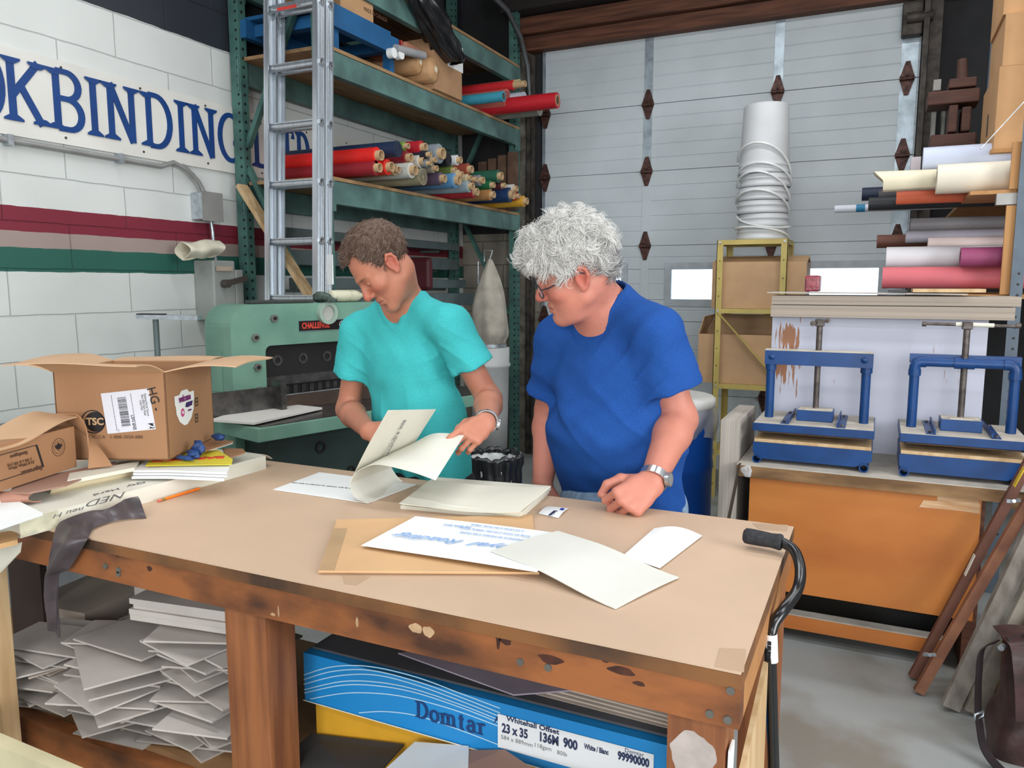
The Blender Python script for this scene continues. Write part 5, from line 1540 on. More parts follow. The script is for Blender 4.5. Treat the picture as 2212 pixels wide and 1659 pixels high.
for ch_ in cu.children:
    if ch_.name.split('.')[0] not in ('front_table', 'table_plate', 'pedestal', 'pedestal_port'): ch_.data.transform(Matrix.Translation((-.028, -.042, 0)))
# things on the cutter
def cw(u_, y_, z_): return cu.matrix_basis @ Vector((u_ - .028, y_ - .042, z_))
tag(MB().slab([P(x, y, Z=TZc + .020) for x, y in [(455, 906), (548, 913), (696, 880), (575, 867)]], .010).build('white_board', M('white_panel', (222, 218, 212), rough=.5, var=.01)), 'white board lying on the cutter table beside the steel fence', 'board')
o = MB().box((0, 0, 0), (.36, .06, .016), bev=.004).build('dark_tray', M('dark_tray', (58, 62, 60), rough=.5))
o.location, o.rotation_euler = cw(.42, .44, ZTp + .010), (0, 0, TH)
tag(o, 'flat dark tray lying on top of the green cutter', 'tray')
g = cw(.66, .44, ZTp)
mb = MB()
blob(mb, (0, 0, .030), .036, 3, sq=(1, 1.5, .78), amp=.3); 
for i in range(4): mb.tube([(-.01 + .012 * i, -.03, .03), (-.02 + .014 * i, -.07, .02), (-.02 + .016 * i, -.10, .010)], [.011, .010, .008])
o = mb.build('work_glove', M('glove_grey_green', (70, 82, 76), rough=.8, scale=40, var=.3)); o.location, o.rotation_euler = g, (0, 0, TH)
tag(o, 'grey green work glove lying on the cutter beside the white bottle', 'glove')
bt = thing('white_bottle', 'dirty white bottle lying on its side on the cutter', 'bottle', cw(.72, .44, ZTp + .034), TH)
MB().lathe([(0, 0), (.028, .003), (.031, .015), (.031, .16), (.026, .185), (.016, .20), (.015, .215)], n=24, m=Matrix.Rotation(PI / 2, 3, 'Y')).build('bottle', M('dirty_white', (206, 204, 178), rough=.5, scale=30, rgb2=(150, 150, 120), lo=.3, hi=.45), bt)
MB().lathe([(.018, .205), (.019, .235), (.0, .236)], n=18, m=Matrix.Rotation(PI / 2, 3, 'Y')).build('cap', M('cap_grey', (90, 92, 92), rough=.5), bt)
# stand with a roller bar left of the cutter
s0 = P(336, 690, D=3.55)
st = thing('roller_stand', 'grey steel stand with flat top bar between cutter and wall', 'stand', (s0.x, s0.y, 0))
a, b = P(300, 684, D=3.55), P(432, 686, D=3.55)
MB().beam(a, b, .06, .020).build('top_bar', m_steel, st, world=True)
MB().beam(a + Vector((0, 0, .012)), a.lerp(b, .42) + Vector((0, 0, .012)), .05, .006).build('top_pad', m_blackst, st, world=True)
MB().cyl((s0.x, s0.y, .02), (s0.x, s0.y, a.z - .01), .013).build('pole', m_gst, st, world=True)
MB().lathe([(.0, .03), (.12, .025), (.14, .0), (0, 0)], (0, 0, 0), 24).build('foot', m_gst, st)

# ---- dust collector bag and drum, bin with black liner
q = P(1058, 650, Y=5.35)
dc = thing('dust_collector', 'dust collector with hanging grey filter bag and white drum below', 'dust collector', (q.x, q.y, 0))
zt, zb = P(1058, 560, Y=5.35).z, P(1058, 742, Y=5.35).z
def dbag(u, v):
    r = .015 + .135 * math.sin(min(1, u * 1.15) * PI * .5) ** .9 * (1 - .25 * smoothstep(.88, 1, u))
    a = v * 2 * PI
    k_ = 1 + .09 * math.sin(3 * a + 5 * u) + .05 * math.sin(7 * a - 3 * u)
    return Vector((r * k_ * math.cos(a), r * k_ * .9 * math.sin(a), zt + (zb - zt) * u))
MB().sheet(dbag, 24, 36).build('filter_bag', M('filter_cloth', (168, 162, 150), rough=.85, scale=10, var=.08, bump=.2, bscale=40), dc)
MB().ring((0, 0, zb - .025), (0, 0, zb + .0), .13, .12).build('clamp_ring', m_steel, dc)
hk = [P(1046, 565, Y=5.35) - Vector((q.x, q.y, 0)), P(1046, 540, Y=5.35) - Vector((q.x, q.y, 0)), P(1064, 542, Y=5.35) - Vector((q.x, q.y, 0)), Vector((0, 0, zt))]
MB().tube(hk, .006).build('hanger', m_steel, dc)
MB().cyl((-.10, 0, .9), (-.10, 0, hk[0].z), .006).build('hanger_rod', m_steel, dc)
MB().lathe([(.0, .12), (.13, .12), (.14, .5), (.148, .86), (.16, .87), (.16, .89), (.15, .90), (.152, zb - .03), (0, zb - .025)], n=30).build('drum', M('drum_white', (196, 198, 198), rough=.5, var=.03), dc)
mb = MB().span((-.02, -.157, .98), (.06, -.152, 1.0)).span((-.02, -.157, 1.01), (.06, -.152, 1.015))
mb.build('drum_print', M('royal_ink', (0, 0, 0)), dc)
MB().span((-.16, -.16, 0), (.16, .16, .119), bev=.01).build('base', m_gst, dc)
q = P(1065, 1000, Y=3.15)
bn = thing('waste_bin', 'round waste bin with black plastic liner and white inside', 'bin', (q.x, q.y, 0))
zr = P(1065, 990, Y=3.15).z
RBn = .5 * 118 / FPX * (Vector((q.x, q.y, zr)) - CAMP).dot(FW)
MB().lathe([(RBn * .80, .0), (RBn * .97, zr - .01), (RBn * .99, zr), (RBn * .94, zr), (RBn * .92, zr - .05), (RBn * .78, .02), (0, .02)], n=36).build('bin', M('bin_white', (206, 208, 208), rough=.5), bn)
def liner(u, v):
    a = v * 2 * PI
    z = zr + .012 - u * (zr * .8)
    r = RBn * (1.03 - .10 * u) + .010 * math.sin(9 * a + 3 * u) * (.4 + u) + .006 * math.sin(17 * a - 8 * u) + (.012 if u < .08 else 0)
    return Vector((r * math.cos(a), r * math.sin(a), z))
MB().sheet(liner, 22, 72, .001).build('liner', M('black_plastic', (0, 0, 0)), bn)
rp = [(RBn * (1.0 + .03 * math.sin(11 * a)) * math.cos(a), RBn * (1.0 + .03 * math.sin(11 * a)) * math.sin(a), zr + .012 + .006 * math.sin(7 * a)) for a in [i * 2 * PI / 60 for i in range(60)]]
MB().tube(rp, [.014 + .005 * math.sin(i * 1.9) for i in range(60)], n=8, closed=True).build('liner_rim', M('black_plastic', (0, 0, 0)), bn)
# cable hanging down the door jamb
# ================================================================== cane
cn_ = thing('walking_cane', 'black offset walking cane with foam grip hooked on the table corner', 'cane', (-.13, 1.45, 0))
m_cane = M('cane_black', (18, 18, 20), rough=.22, spec=.6)
H0, H1 = P(1606, 1156, Z=.957), P(1690, 1172, Z=.955)
d = (H1 - H0)
MB().lathe([(0, 0), (.012, .001), (.0165, .006), (.0172, .02), (.0165, .06), (.0155, .085), (.0165, .10), (.0175, .112), (.016, .118), (.010, .119)], (0, 0, 0), 24,
           m=Matrix(basis(d)).transposed())
gm = MB()
k_ = d.length / .119
gm.lathe([(0, 0), (.011 , .001), (.0160, .007), (.0166, .02), (.0160, .06), (.0150, .085), (.0158, .10), (.0170, .112), (.0155, .118), (.010, .119)] if False else [(r, z * k_) for r, z in [(0, 0), (.012, .001), (.0165, .007), (.0172, .02), (.0165, .06), (.0155, .085), (.0165, .10), (.0178, .112), (.016, .118), (.010, .119)]], H0, 24, m=Matrix(basis(d)).transposed())
gm.build('foam_grip', M('foam_black', (44, 45, 48), rough=.85, scale=120, var=.15), cn_, world=True)
pts = [H1 - d * .12, H1, P(1716, 1190, Y=H1.y - .02), P(1729, 1230, Y=H1.y - .06), P(1722, 1275, Y=H1.y - .11), P(1692, 1318, Y=1.50), P(1669, 1352, Y=1.465), P(1664, 1400, Y=1.45), P(1667, 1520, Y=1.45), P(1671, 1659, Y=1.45)]
ptsf = [catmull(pts, i / 60) for i in range(61)]
low = ptsf[-1]
ptsf.append(Vector((low.x + .008, low.y, .03)))
MB().tube(ptsf, .0112, n=14).build('shaft', m_cane, cn_, world=True)
MB().lathe([(0, 0), (.02, 0), (.018, .03), (.013, .05)], (ptsf[-1].x, ptsf[-1].y, 0), 16).build('rubber_tip', M('rubber_black', (34, 34, 36), rough=.8), cn_, world=True)
a, b = P(1665, 1368, Y=1.45), P(1667, 1428, Y=1.45)
MB().ring(a, b, .0117, .0112, 18).build('barcode_label', m_paper, cn_, world=True)
mb = MB()
for i in range(9):
    z = b.z + (a.z - b.z) * (.2 + .065 * i)
    mb.add([(a.x - .004, a.y - .0121, z), (a.x + .003, a.y - .0121, z), (a.x + .003, a.y - .0121, z + .0025 + .001 * (i % 3)), (a.x - .004, a.y - .0121, z + .0025 + .001 * (i % 3))], [(0, 1, 2, 3)])
mb.build('barcode', m_blk, cn_, world=True)

# ================================================================== press bench
m_orange = M('orange_plywood', (196, 124, 58), rough=.5, scale=2.2, rgb2=(168, 94, 40), stretch=(.7, 1, 1.6), lo=.3, hi=.7, detail=8)
m_benchtop = M('dusty_bench_edge', (150, 116, 78), rough=.7, scale=6, rgb2=(104, 76, 48), stretch=(.8, 3, 3))
m_dust = M('dust_grey', (186, 178, 166), rough=.85, scale=14, var=.06)
BY, BZ = 3.30, .752
pb = thing('press_bench', 'heavy bench with orange plywood front carrying the two blue presses', 'workbench', (0, BY, 0))
MB().span((-.505, BY - .025, BZ - .05), (.47, BY + .75, BZ - .003)).build('worktop', m_benchtop, pb, world=True)
MB().span((-.505, BY - .024, BZ - .0028), (.75, BY + .75, BZ)).build('top_sheet', m_dust, pb, world=True)
MB().span((.47, BY + .0, BZ - .075), (.85, BY + .75, BZ - .003)).build('worktop', m_benchtop, pb, world=True)
MB().span((-.452, BY, .222), (.388, BY + .016, BZ - .052)).build('front_panel', m_orange, pb, world=True)
m_bare = M('torn_veneer', (214, 178, 140), rough=.8, scale=14, rgb2=(188, 142, 100), stretch=(.6, 1, 5))
mb = MB()
tq = [(2025, 1064), (2068, 1068), (2110, 1074), (2117, 1090), (2116, 1110), (2080, 1104), (2040, 1100), (1985, 1095), (1995, 1080), (2024, 1082)]
mb.prism([(P(x, y, Y=BY).x, P(x, y, Y=BY).z) for x, y in tq], -.0008, (0, BY - .0016, 0), (1, 0, 0), (0, 0, 1))
mb.build('torn_patch', m_bare, pb, world=True)
for x in (-.445, .36): MB().span((x, BY + .03, 0), (x + .045, BY + .70, BZ - .055)).build('end_board', m_timber, pb, world=True)
MB().span((-.40, BY + .30, .115), (.36, BY + .70, .135)).build('lower_shelf', M('dull_shelf', (110, 98, 90), rough=.8), pb, world=True)
MB().span((-.40, BY + .02, .055), (.30, BY + .085, .115)).build('foot_rail', m_orange, pb, world=True)
MB().span((-.40, BY + .019, .1152), (.30, BY + .086, .1165)).build('rail_dust', m_dust, pb, world=True)
MB().span((-.40, BY + .60, .0), (.36, BY + .62, BZ - .06)).build('back_panel', M('bench_back_brown', (60, 50, 44), rough=.9), pb, world=True)  # plain dark brown board closing the bench at the back
# blue presses
m_pblue = M('press_blue', (16, 60, 114), rough=.38, scale=10, var=.08)
m_screw = M('press_screw', (92, 84, 80), rough=.45, metal=.5, scale=30, var=.2)
def press(xl, xr, label, pipe_top):
    cx = (xl + xr) / 2
    y0, y1 = BY + .045, BY + .40
    t = thing('bookbinding_press', label, 'press', (cx, y0, BZ))
    yc = (y0 + y1) / 2 - .01
    W = xr - xl
    def B(name, a, b, m, bev=.0): return MB().span(a, b, bev=bev).build(name, m, t, world=True)
    base = [(xl + .02, BZ + .018), (xl, BZ + .045), (xl, BZ + .088), (xr, BZ + .088), (xr, BZ + .045), (xr - .06, BZ + .018)]
    MB().prism([(a, b) for a, b in base], -(y1 - y0), (0, y0, 0), (1, 0, 0), (0, 0, 1)).build('base_plate', m_pblue, t, world=True)
    for x in (xl + .018, xr - .028):
        MB().ring((x, y0 - .012, BZ + .0185), (x, y1 + .01, BZ + .0185), .018, .0135, 22).build('foot_pipe', m_pblue, t, world=True)
        MB().cyl((x, y0 + .06, BZ + .0185), (x, y0 + .062, BZ + .0185), .0134).build('pipe_bore', m_blackst, t, world=True)
    B('lower_board', (xl + .004, y0 + .006, BZ + .0885), (xr - .004, y1 - .006, BZ + .102), m_light)
    B('pressing_board', (xl + .02, y0 + .015, BZ + .128), (xr - .02, y1 - .015, BZ + .136), M('press_board', (96, 70, 52), rough=.7))
    B('platen', (xl - .004, y0 - .004, BZ + .137), (xr + .004, y1 + .004, BZ + .170), m_pblue, .002)
    B('platen_dust', (xl, y0, BZ + .1703), (xr, y1, BZ + .1715), m_dust)
    # followers: two guide angles and the raised block
    B('block', (cx - .072, yc - .05, BZ + .172), (cx + .072, yc + .06, BZ + .218), m_pblue, .002)
    B('block_dust', (cx - .068, yc - .046, BZ + .2182), (cx + .068, yc + .056, BZ + .2195), m_dust)
    B('block_bracket', (cx - .04, yc - .038, BZ + .2196), (cx + .04, yc - .006, BZ + .224), m_dust)
    for s in (-1, 1):
        mb = MB().span((cx + s * .095 - .003, y0 + .01, BZ + .1716), (cx + s * .095 + .003, y1 - .02, BZ + .192)).span((cx + s * .095, y0 + .01, BZ + .1716), (cx + s * .125, y1 - .02, BZ + .1745))
        mb.build('guide_angle', m_pblue, t, world=True)
        for y in (y0 + .04, y1 - .06): MB().cyl((cx + s * .112, y, BZ + .1745), (cx + s * .112, y, BZ + .181), .007, n=6, smooth=False).build('guide_bolt', m_screw, t, world=True)
    zt = 1.190
    for x in (xl + .040, xr - .040):
        MB().cyl((x, yc, BZ + .102), (x, yc, zt - .03), .0185, n=22).build('post', m_pblue, t, world=True)
        MB().cyl((x, yc, zt - .055), (x, yc, zt - .03), .0235, n=22).build('post_collar', m_pblue, t, world=True)
    if not pipe_top:
        B('top_beam', (xl + .016, yc - .028, zt - .032), (xr - .016, yc - .016, zt + .028), m_pblue)
        B('top_beam', (xl + .016, yc + .016, zt - .032), (xr - .016, yc + .028, zt + .028), m_pblue)
        B('beam_cap', (xl + .016, yc - .029, zt + .0282), (xr - .016, yc + .029, zt + .033), m_dust)
        for x in (xl + .045, xr - .05):
            MB().lathe([(0, .008), (.010, .005), (.014, 0)], (x, yc - .028, zt), 16, m=Matrix.Rotation(PI / 2, 3, 'X')).build('rivet', m_pblue, t, world=True)
        B('screw_nut', (cx - .02, yc - .0155, zt - .03), (cx + .02, yc + .0155, zt + .028), m_screw)
    else:
        B('top_beam', (xl + .02, yc + .012, zt - .005), (xr - .02, yc + .05, zt + .030), m_pblue)
        MB().cyl((xl + .06, yc, zt), (xr - .06, yc, zt), .0175, n=22).build('top_pipe', m_pblue, t, world=True)
        for x, s in ((xl + .040, 1), (xr - .040, -1)):
            el = [(x, yc, zt - .035), (x, yc, zt - .02), (x + s * .006, yc, zt - .006), (x + s * .02, yc, zt), (x + s * .04, yc, zt)]
            MB().tube(el, .0215, n=20).build('pipe_elbow', m_pblue, t, world=True)
        MB().cyl((cx - .035, yc, zt), (cx + .035, yc, zt), .0225, n=22).build('pipe_tee', m_pblue, t, world=True)
    mb = MB()
    n = 46
    zs0, zs1 = BZ + .224, 1.325
    prof = []
    for i in range(n * 2 + 1):
        prof.append((.0115 if i % 2 else .0128, zs0 + (zs1 - zs0) * i / (n * 2)))
    mb.lathe(prof, (cx, yc, 0), 16)
    mb.build('screw', m_screw, t, world=True)
    MB().span((cx - .0185, yc - .017, 1.325), (cx + .0185, yc + .017, 1.355), bev=.004).build('screw_head', m_screw, t, world=True)
    if not pipe_top:
        MB().cyl((cx - .024, yc - .05, 1.338), (cx + .024, yc + .10, 1.345), .0065).build('tommy_bar', m_screw, t, world=True)
        for s, y in ((-1, -.05), (1, .10)): MB().cyl((cx + s * .024, yc + y - .008, 1.3385 + (.006 if s > 0 else 0)), (cx + s * .024, yc + y + .008, 1.3385 + (.006 if s > 0 else 0)), .011).build('bar_end', m_screw, t, world=True)
    else:
        MB().cyl((cx - .15, yc, 1.345), (cx + .17, yc, 1.340), .0065).build('tommy_bar', m_screw, t, world=True)
        for x in (-.15, .17): MB().cyl((cx + x - .008, yc, 1.343), (cx + x + .008, yc, 1.343), .010).build('bar_end', m_screw, t, world=True)
        MB().cyl((cx - .04, yc, 1.344), (cx + .09, yc, 1.342), .0085).build('bar_tape', m_cream, t, world=True)
    return t
px1 = P(1628, 925, Y=BY + .045).x, P(1886, 950, Y=BY + .045).x
press(px1[0], px1[1], 'blue bookbinding press with flat top beam, left one of the pair', False)
p2x = P(1946, 940, Y=BY + .045).x
p2c = P(2078, 860, Y=BY + .21).x
press(p2x, 2 * p2c - p2x, 'blue bookbinding press with pipe top and long bar, right one of the pair', True)
# white peeling cabinet behind the presses, grey boards on it
def peel_mat():
    m = M('peeling_white_paint', (186, 188, 202), rough=.5, scale=3, var=.02)
    nt = m.node_tree; b = nt.nodes['Principled BSDF']
    src = b.inputs['Base Color'].links[0].from_socket
    tc = nt.nodes.new('ShaderNodeTexCoord')
    mp = nt.nodes.new('ShaderNodeMapping'); mp.inputs['Scale'].default_value = (70, 10, 7)
    nt.links.new(tc.outputs['Object'], mp.inputs[0])
    nz = nt.nodes.new('ShaderNodeTexNoise'); nz.inputs['Scale'].default_value = 1.0; nz.inputs['Detail'].default_value = 6
    nt.links.new(mp.outputs[0], nz.inputs['Vector'])
    sp = nt.nodes.new('ShaderNodeSeparateXYZ'); nt.links.new(tc.outputs['Object'], sp.inputs[0])
    def gate(sock, c, w):
        s = nt.nodes.new('ShaderNodeMath'); s.operation = 'SUBTRACT'; nt.links.new(sock, s.inputs[0]); s.inputs[1].default_value = c
        a_ = nt.nodes.new('ShaderNodeMath'); a_.operation = 'ABSOLUTE'; nt.links.new(s.outputs[0], a_.inputs[0])
        r = nt.nodes.new('ShaderNodeMapRange'); r.inputs[1].default_value = w * .5; r.inputs[2].default_value = w; r.inputs[3].default_value = 1; r.inputs[4].default_value = 0
        nt.links.new(a_.outputs[0], r.inputs[0]); return r.outputs[0]
    g = nt.nodes.new('ShaderNodeMath'); g.operation = 'MULTIPLY'
    nt.links.new(gate(sp.outputs['X'], .075, .085), g.inputs[0]); nt.links.new(gate(sp.outputs['Z'], .43, .20), g.inputs[1])
    ad = nt.nodes.new('ShaderNodeMath'); ad.operation = 'MULTIPLY_ADD'; ad.inputs[1].default_value = .20
    nt.links.new(g.outputs[0], ad.inputs[0]); nt.links.new(nz.outputs['Fac'], ad.inputs[2])
    cr = nt.nodes.new('ShaderNodeValToRGB'); cr.color_ramp.elements[0].position = .66; cr.color_ramp.elements[1].position = .70
    nt.links.new(ad.outputs[0], cr.inputs[0])
    mx = nt.nodes.new('ShaderNodeMixRGB'); mx.inputs[2].default_value = L3((150, 102, 72))
    nt.links.new(cr.outputs[0], mx.inputs[0]); nt.links.new(src, mx.inputs[1])
    nt.links.new(mx.outputs[0], b.inputs['Base Color'])
    return m
CY = BY + .46
wx0, wx1 = P(1664, 800, Y=CY).x, P(2128, 800, Y=CY).x
wt_, wb_ = P(1668, 683, Y=CY).z, BZ
wcab = thing('white_cabinet', 'white painted wooden cabinet with peeling paint behind the blue presses', 'cabinet', (wx0, CY, wb_))
MB().span((wx0, CY, wb_), (wx1, CY + .012, wt_)).build('front', peel_mat(), wcab, world=True)
MB().span((wx0 + .002, CY + .0125, wb_), (wx1 - .002, CY + .28, wt_)).build('carcass', M('cabinet_wood', (150, 106, 70), rough=.7), wcab, world=True)
m_stack = M('stack_edges', (176, 162, 148), rough=.8, scale=1.5, rgb2=(150, 138, 126), stretch=(.3, 1, 90), lo=.3, hi=.7)
z = wt_ + .001
for i, (dx0, dx1, h, n) in enumerate([(.0, .012, .052, 1), (.002, .03, .040, 2)]):
    tag(MB().span((wx0 - .002 + dx0, CY - .06, z), (wx1 + .07 + dx1, CY + .27, z + h)).build('board_stack', m_stack),
        ['lower thick stack of grey boards on the white cabinet', 'upper stack of grey boards on the white cabinet'][i], 'board stack')
    z += h + .003
    if i == 1: pass
tb0, tb1 = P(1662, 632, Y=CY - .08).x, P(2092, 632, Y=CY - .08).x
tag(MB().slab([(tb0 - .01, CY - .08, z + .012), (tb1, CY - .08, z + .008), (tb1 - .02, CY + .25, z + .008), (tb0 - .01, CY + .25, z + .012)], .004).build('grey_board', m_gb), 'single grey board lying topmost on the board stacks', 'board')
tag(MB().span((tb1 - .2, CY - .0, z + .0135), (tb1 + .07, CY + .22, z + .028)).build('wood_strip', m_light), 'pale wooden strip under the pink roll on the board stacks', 'strip')
tag(MB().span((P(1918, 628, Y=CY + .02).x, CY + .02, z + .0135), (tb1 - .22, CY + .25, z + .022)).build('black_sheet', M('black_card', (0, 0, 0))), 'black sheet peeking out below the pink roll', 'sheet')
# red plastic wrapped pack beside the yellow shelf
q0, q1 = P(1738, 628, Y=CY + .12), P(1772, 595, Y=CY + .12)
tag(MB().span((q0.x, CY + .10, z + .0135), (q1.x, CY + .22, q1.z + .0), bev=.008).build('red_pack', M('red_shrink_wrap', (136, 52, 62), rough=.25, scale=20, var=.2, bump=.4, bscale=40)), 'red shrink wrapped pack standing on the grey boards before the window', 'pack')
# grey sheets standing against the bench
tag(MB().span((-.585, BY + .03, 0), (-.508, BY + .50, .925)).build('grey_sheets', M('grey_sheet_edge', (176, 168, 158), rough=.75, scale=2, stretch=(60, 1, .3), var=.08)), 'upright stack of tall grey sheets standing against the left side of the press bench', 'board stack')
tag(MB().slab([P(1602, 1000, Y=BY + .0) + Vector((0, 0, 0)), Vector((-.60, BY - .02, 0)), Vector((-.612, BY - .02, 0)), P(1597, 1000, Y=BY + .0)], .03).build('leaning_stick', M('dark_stick', (66, 56, 46), rough=.7)), 'dark thin stick leaning at the left side of the press bench', 'stick')
mb = MB(); q = P(1614, 1018, Y=BY - .035); blob(mb, q, .022, 4, sq=(.9, .5, 1.1), amp=.5)
tag(mb.build('plastic_scrap', M('clear_plastic', (230, 232, 236), rough=.1, alpha=.35)), 'scrap of clear plastic hanging at the left corner of the press bench', 'plastic')

# ================================================================== yellow steel shelf, cartons, pails
m_ysh = M('shelf_yellow', (188, 168, 96), rough=.45, var=.05)
m_yin = M('shelf_hole_brown', (110, 92, 60), rough=.6)  # brown tone of the discs drawn as post holes
SY0, SY1, SX0, SX1 = 5.45, 5.85, -1.025, -.565
ys = thing('steel_shelf', 'mustard yellow steel shelf unit in front of the overhead door', 'shelf', (SX0, SY0, 0))
STZ = 1.80
for x, y in [(SX0, SY0), (SX1, SY0), (SX0, SY1), (SX1, SY1)]:
    s, s2 = (1 if x == SX0 else -1), (1 if y == SY0 else -1)
    mb = MB().span((x, y, 0), (x + s * .042, y + s2 * .004, STZ)).span((x, y, 0), (x + s * .004, y + s2 * .042, STZ))
    p_ = mb.build('post', m_ysh, ys, world=True)
    if y == SY0:
        z = .1
        while z < STZ:
            h_ = MB().cyl((x + s * .022, y - .0006, z), (x + s * .022, y + .001, z), .0055, n=8).build('post_hole', m_yin)
            h_.data.transform(Matrix.Translation(-Vector(ys.location))); h_.parent = p_
            z += .12
for z in (STZ, 1.335, .812, .34):
    mb = MB().span((SX0 + .001, SY0 + .0045, z - .032), (SX1 - .001, SY0 + .007, z)).span((SX0 + .001, SY1 - .007, z - .032), (SX1 - .001, SY1 - .0045, z))
    mb.span((SX0 + .001, SY0 + .007, z - .004), (SX1 - .001, SY1 - .007, z)).span((SX0 + .0045, SY0 + .007, z - .032), (SX0 + .007, SY1 - .007, z - .004)).span((SX1 - .007, SY0 + .007, z - .032), (SX1 - .0045, SY1 - .007, z - .004))
    mb.build('shelf_tray', m_ysh, ys, world=True)
    for x in (SX0 + .02, SX1 - .02): MB().cyl((x, SY0 - .006, z - .016), (x, SY0, z - .016), .008, n=8).build('bolt', m_steel, ys, world=True)
MB().beam((SX0 + .02, SY0 + .009, 1.31), (SX1 - .03, SY0 + .009, .86), .006, .035, up=Vector((0, 1, 0))).build('brace', m_ysh, ys, world=True)
MB().beam((SX0 + .02, SY1 - .009, .86), (SX1 - .03, SY1 - .009, 1.31), .006, .035, up=Vector((0, 1, 0))).build('brace', m_ysh, ys, world=True)
m_ct = M('carton_beige', (186, 150, 112), rough=.6, var=.03)
cx0, cx1 = P(1556, 600, Y=SY0 + .02).x, P(1741, 600, Y=SY0 + .02).x
SYc = SY0 + .045
u = thing('carton', 'closed beige carton on the upper shelf of the yellow shelf unit', 'box', (cx0, SYc, 1.336))
cz1 = P(1640, 566, Y=SYc).z
MB().span((cx0 - .06, SYc, 1.3365), (cx1, SYc + .30, cz1)).build('box', m_ct, u, world=True)
MB().slab([(cx0 - .06, SYc, cz1 + .001), (cx1 + .004, SYc, cz1 + .001), (cx1 + .004, SYc + .165, cz1 + .045), (cx0 - .04, SYc + .165, cz1 + .045)], .004).build('flap', m_ct, u, world=True)
MB().slab([(cx0 - .06, SYc + .175, cz1 + .04), (cx1 + .0, SYc + .175, cz1 + .04), (cx1 + .0, SYc + .30, cz1 + .001), (cx0 - .06, SYc + .30, cz1 + .001)], .004).build('flap', m_ct, u, world=True)
lx0 = P(1508, 760, Y=SYc).x
u = thing('carton', 'open beige carton on the middle shelf jutting out left of the yellow posts', 'box', (lx0, SYc, .813))
lz = P(1560, 722, Y=SYc).z
mb = MB().span((lx0, SYc, .8135), (SX1 - .012, SYc + .005, lz)).span((lx0, SYc + .295, .8135), (SX1 - .012, SYc + .30, lz)).span((lx0, SYc + .005, .8135), (lx0 + .005, SYc + .295, lz)).span((SX1 - .017, SYc + .005, .8135), (SX1 - .012, SYc + .295, lz)).span((lx0, SYc + .005, .8135), (SX1 - .017, SYc + .295, .819))
mb.build('box', m_ct, u, world=True)
MB().slab([(lx0 + .005, SYc + .295, lz), (SX1 - .01, SYc + .30, lz), (SX1 - .01, SYc + .305, lz + .13), (lx0 + .06, SYc + .305, lz + .13)], .004).build('flap', m_ct, u, world=True)
MB().slab([(lx0 + .003, SYc, lz), (lx0 + .003, SYc + .295, lz), (lx0 + .06, SYc + .295, lz + .13), (lx0 + .03, SYc + .04, lz + .12)], .004).build('flap', m_ct, u, world=True)
# nested pails standing upside down
m_pail = M('pail_white', (200, 202, 204), rough=.4, var=.015)
PX_, PY_ = P(1650, 400, Y=SY0 + .20).x, SY0 + .20
ptop = P(1655, 228, Y=PY_).z
pstep = .088
NP = 6
dP = (Vector((PX_, PY_, 2.2)) - CAMP).dot(FW)
rt_, rr_ = 45 * dP / FPX, 54 * dP / FPX
base_z = STZ + .001
Hp = ptop - base_z - pstep * (NP - 1)
m_hand = M('pail_handle', (224, 225, 224), rough=.4)
for k in range(NP):
    zb = base_z + pstep * k
    t = thing('white_pail', ['white plastic pail standing upside down at the bottom of the stack on the yellow shelf', 'second white pail from the bottom of the upside down stack', 'third white pail from the bottom of the upside down stack', 'fourth white pail from the bottom of the upside down stack', 'fifth white pail from the bottom of the upside down stack', 'topmost white pail of the upside down stack with its full side showing'][k], 'pail', (PX_ + .006 * math.sin(k * 2), PY_, zb), group='nested white pails')
    prof = [(rr_ * .96, 0), (rr_, .004), (rr_, .022), (rr_ * .965, .026), (rr_ * .965, .048), (rr_ * .995, .052), (rr_ * .995, .060), (rr_ * .955, .066), (rr_ * .955, .085)]
    if k == NP - 1: prof += [(rr_ * .95, .10), (rt_ + .004, Hp - .014), (rt_, Hp - .003), (rt_ * .92, Hp), (0, Hp)]
    MB().lathe(prof, n=44).build('bucket', m_pail, t)
    hand = []
    sag = [.03, -.05, .10, .13, .10, .14][k]
    for i in range(21):
        a = PI * (i / 20)
        tilt = math.sin(a)
        hand.append((-rr_ * 1.03 * math.cos(a), -rr_ * 1.04 * math.sin(a), .05 + sag * tilt - .10 * (i / 20 - .5) * (1 if k % 2 else .6)))
    MB().tube(hand, .0075, n=8).build('handle', m_hand, t)

# ---- blue barrel
bx_, by_ = -1.00, 3.92
br = thing('blue_barrel', 'blue plastic barrel with clear liner and dusty white lid behind the man in blue', 'barrel', (bx_, by_, 0))
RB, HB = .275, .90
prof = [(0, .001), (RB * .93, .002), (RB * .97, .02)]
for z in (.28, .58): prof += [(RB * .985, z - .03), (RB * 1.0, z - .012), (RB * 1.0, z + .012), (RB * .985, z + .03)]
prof += [(RB * .985, .84), (RB * .95, HB - .02), (RB * .95, HB)]
MB().lathe(prof, n=56).build('drum', M('barrel_blue', (14, 78, 168), rough=.35, var=.04), br)
def bl(u, v):
    a = v * 2 * PI
    r = RB * (1.0 + .10 * math.sin(u * PI) ** 2 * (.6 + .4 * math.sin(5 * a))) + .012 * math.sin(11 * a + 4 * u) * u
    return Vector((r * math.cos(a), r * math.sin(a), HB + .01 - u * (.19 + .03 * math.sin(3 * a))))
MB().sheet(bl, 12, 72).build('clear_liner', M('liner_film', (206, 206, 202), rough=.3, alpha=.5, bump=.5, bscale=20), br)
MB().lathe([(RB * 1.0, HB - .015), (RB * 1.02, HB - .01), (RB * 1.02, HB + .022), (RB * .97, HB + .032), (RB * .4, HB + .026), (0, HB + .026)], n=56).build('lid', M('lid_dusty', (208, 208, 204), rough=.6, scale=10, var=.06), br)

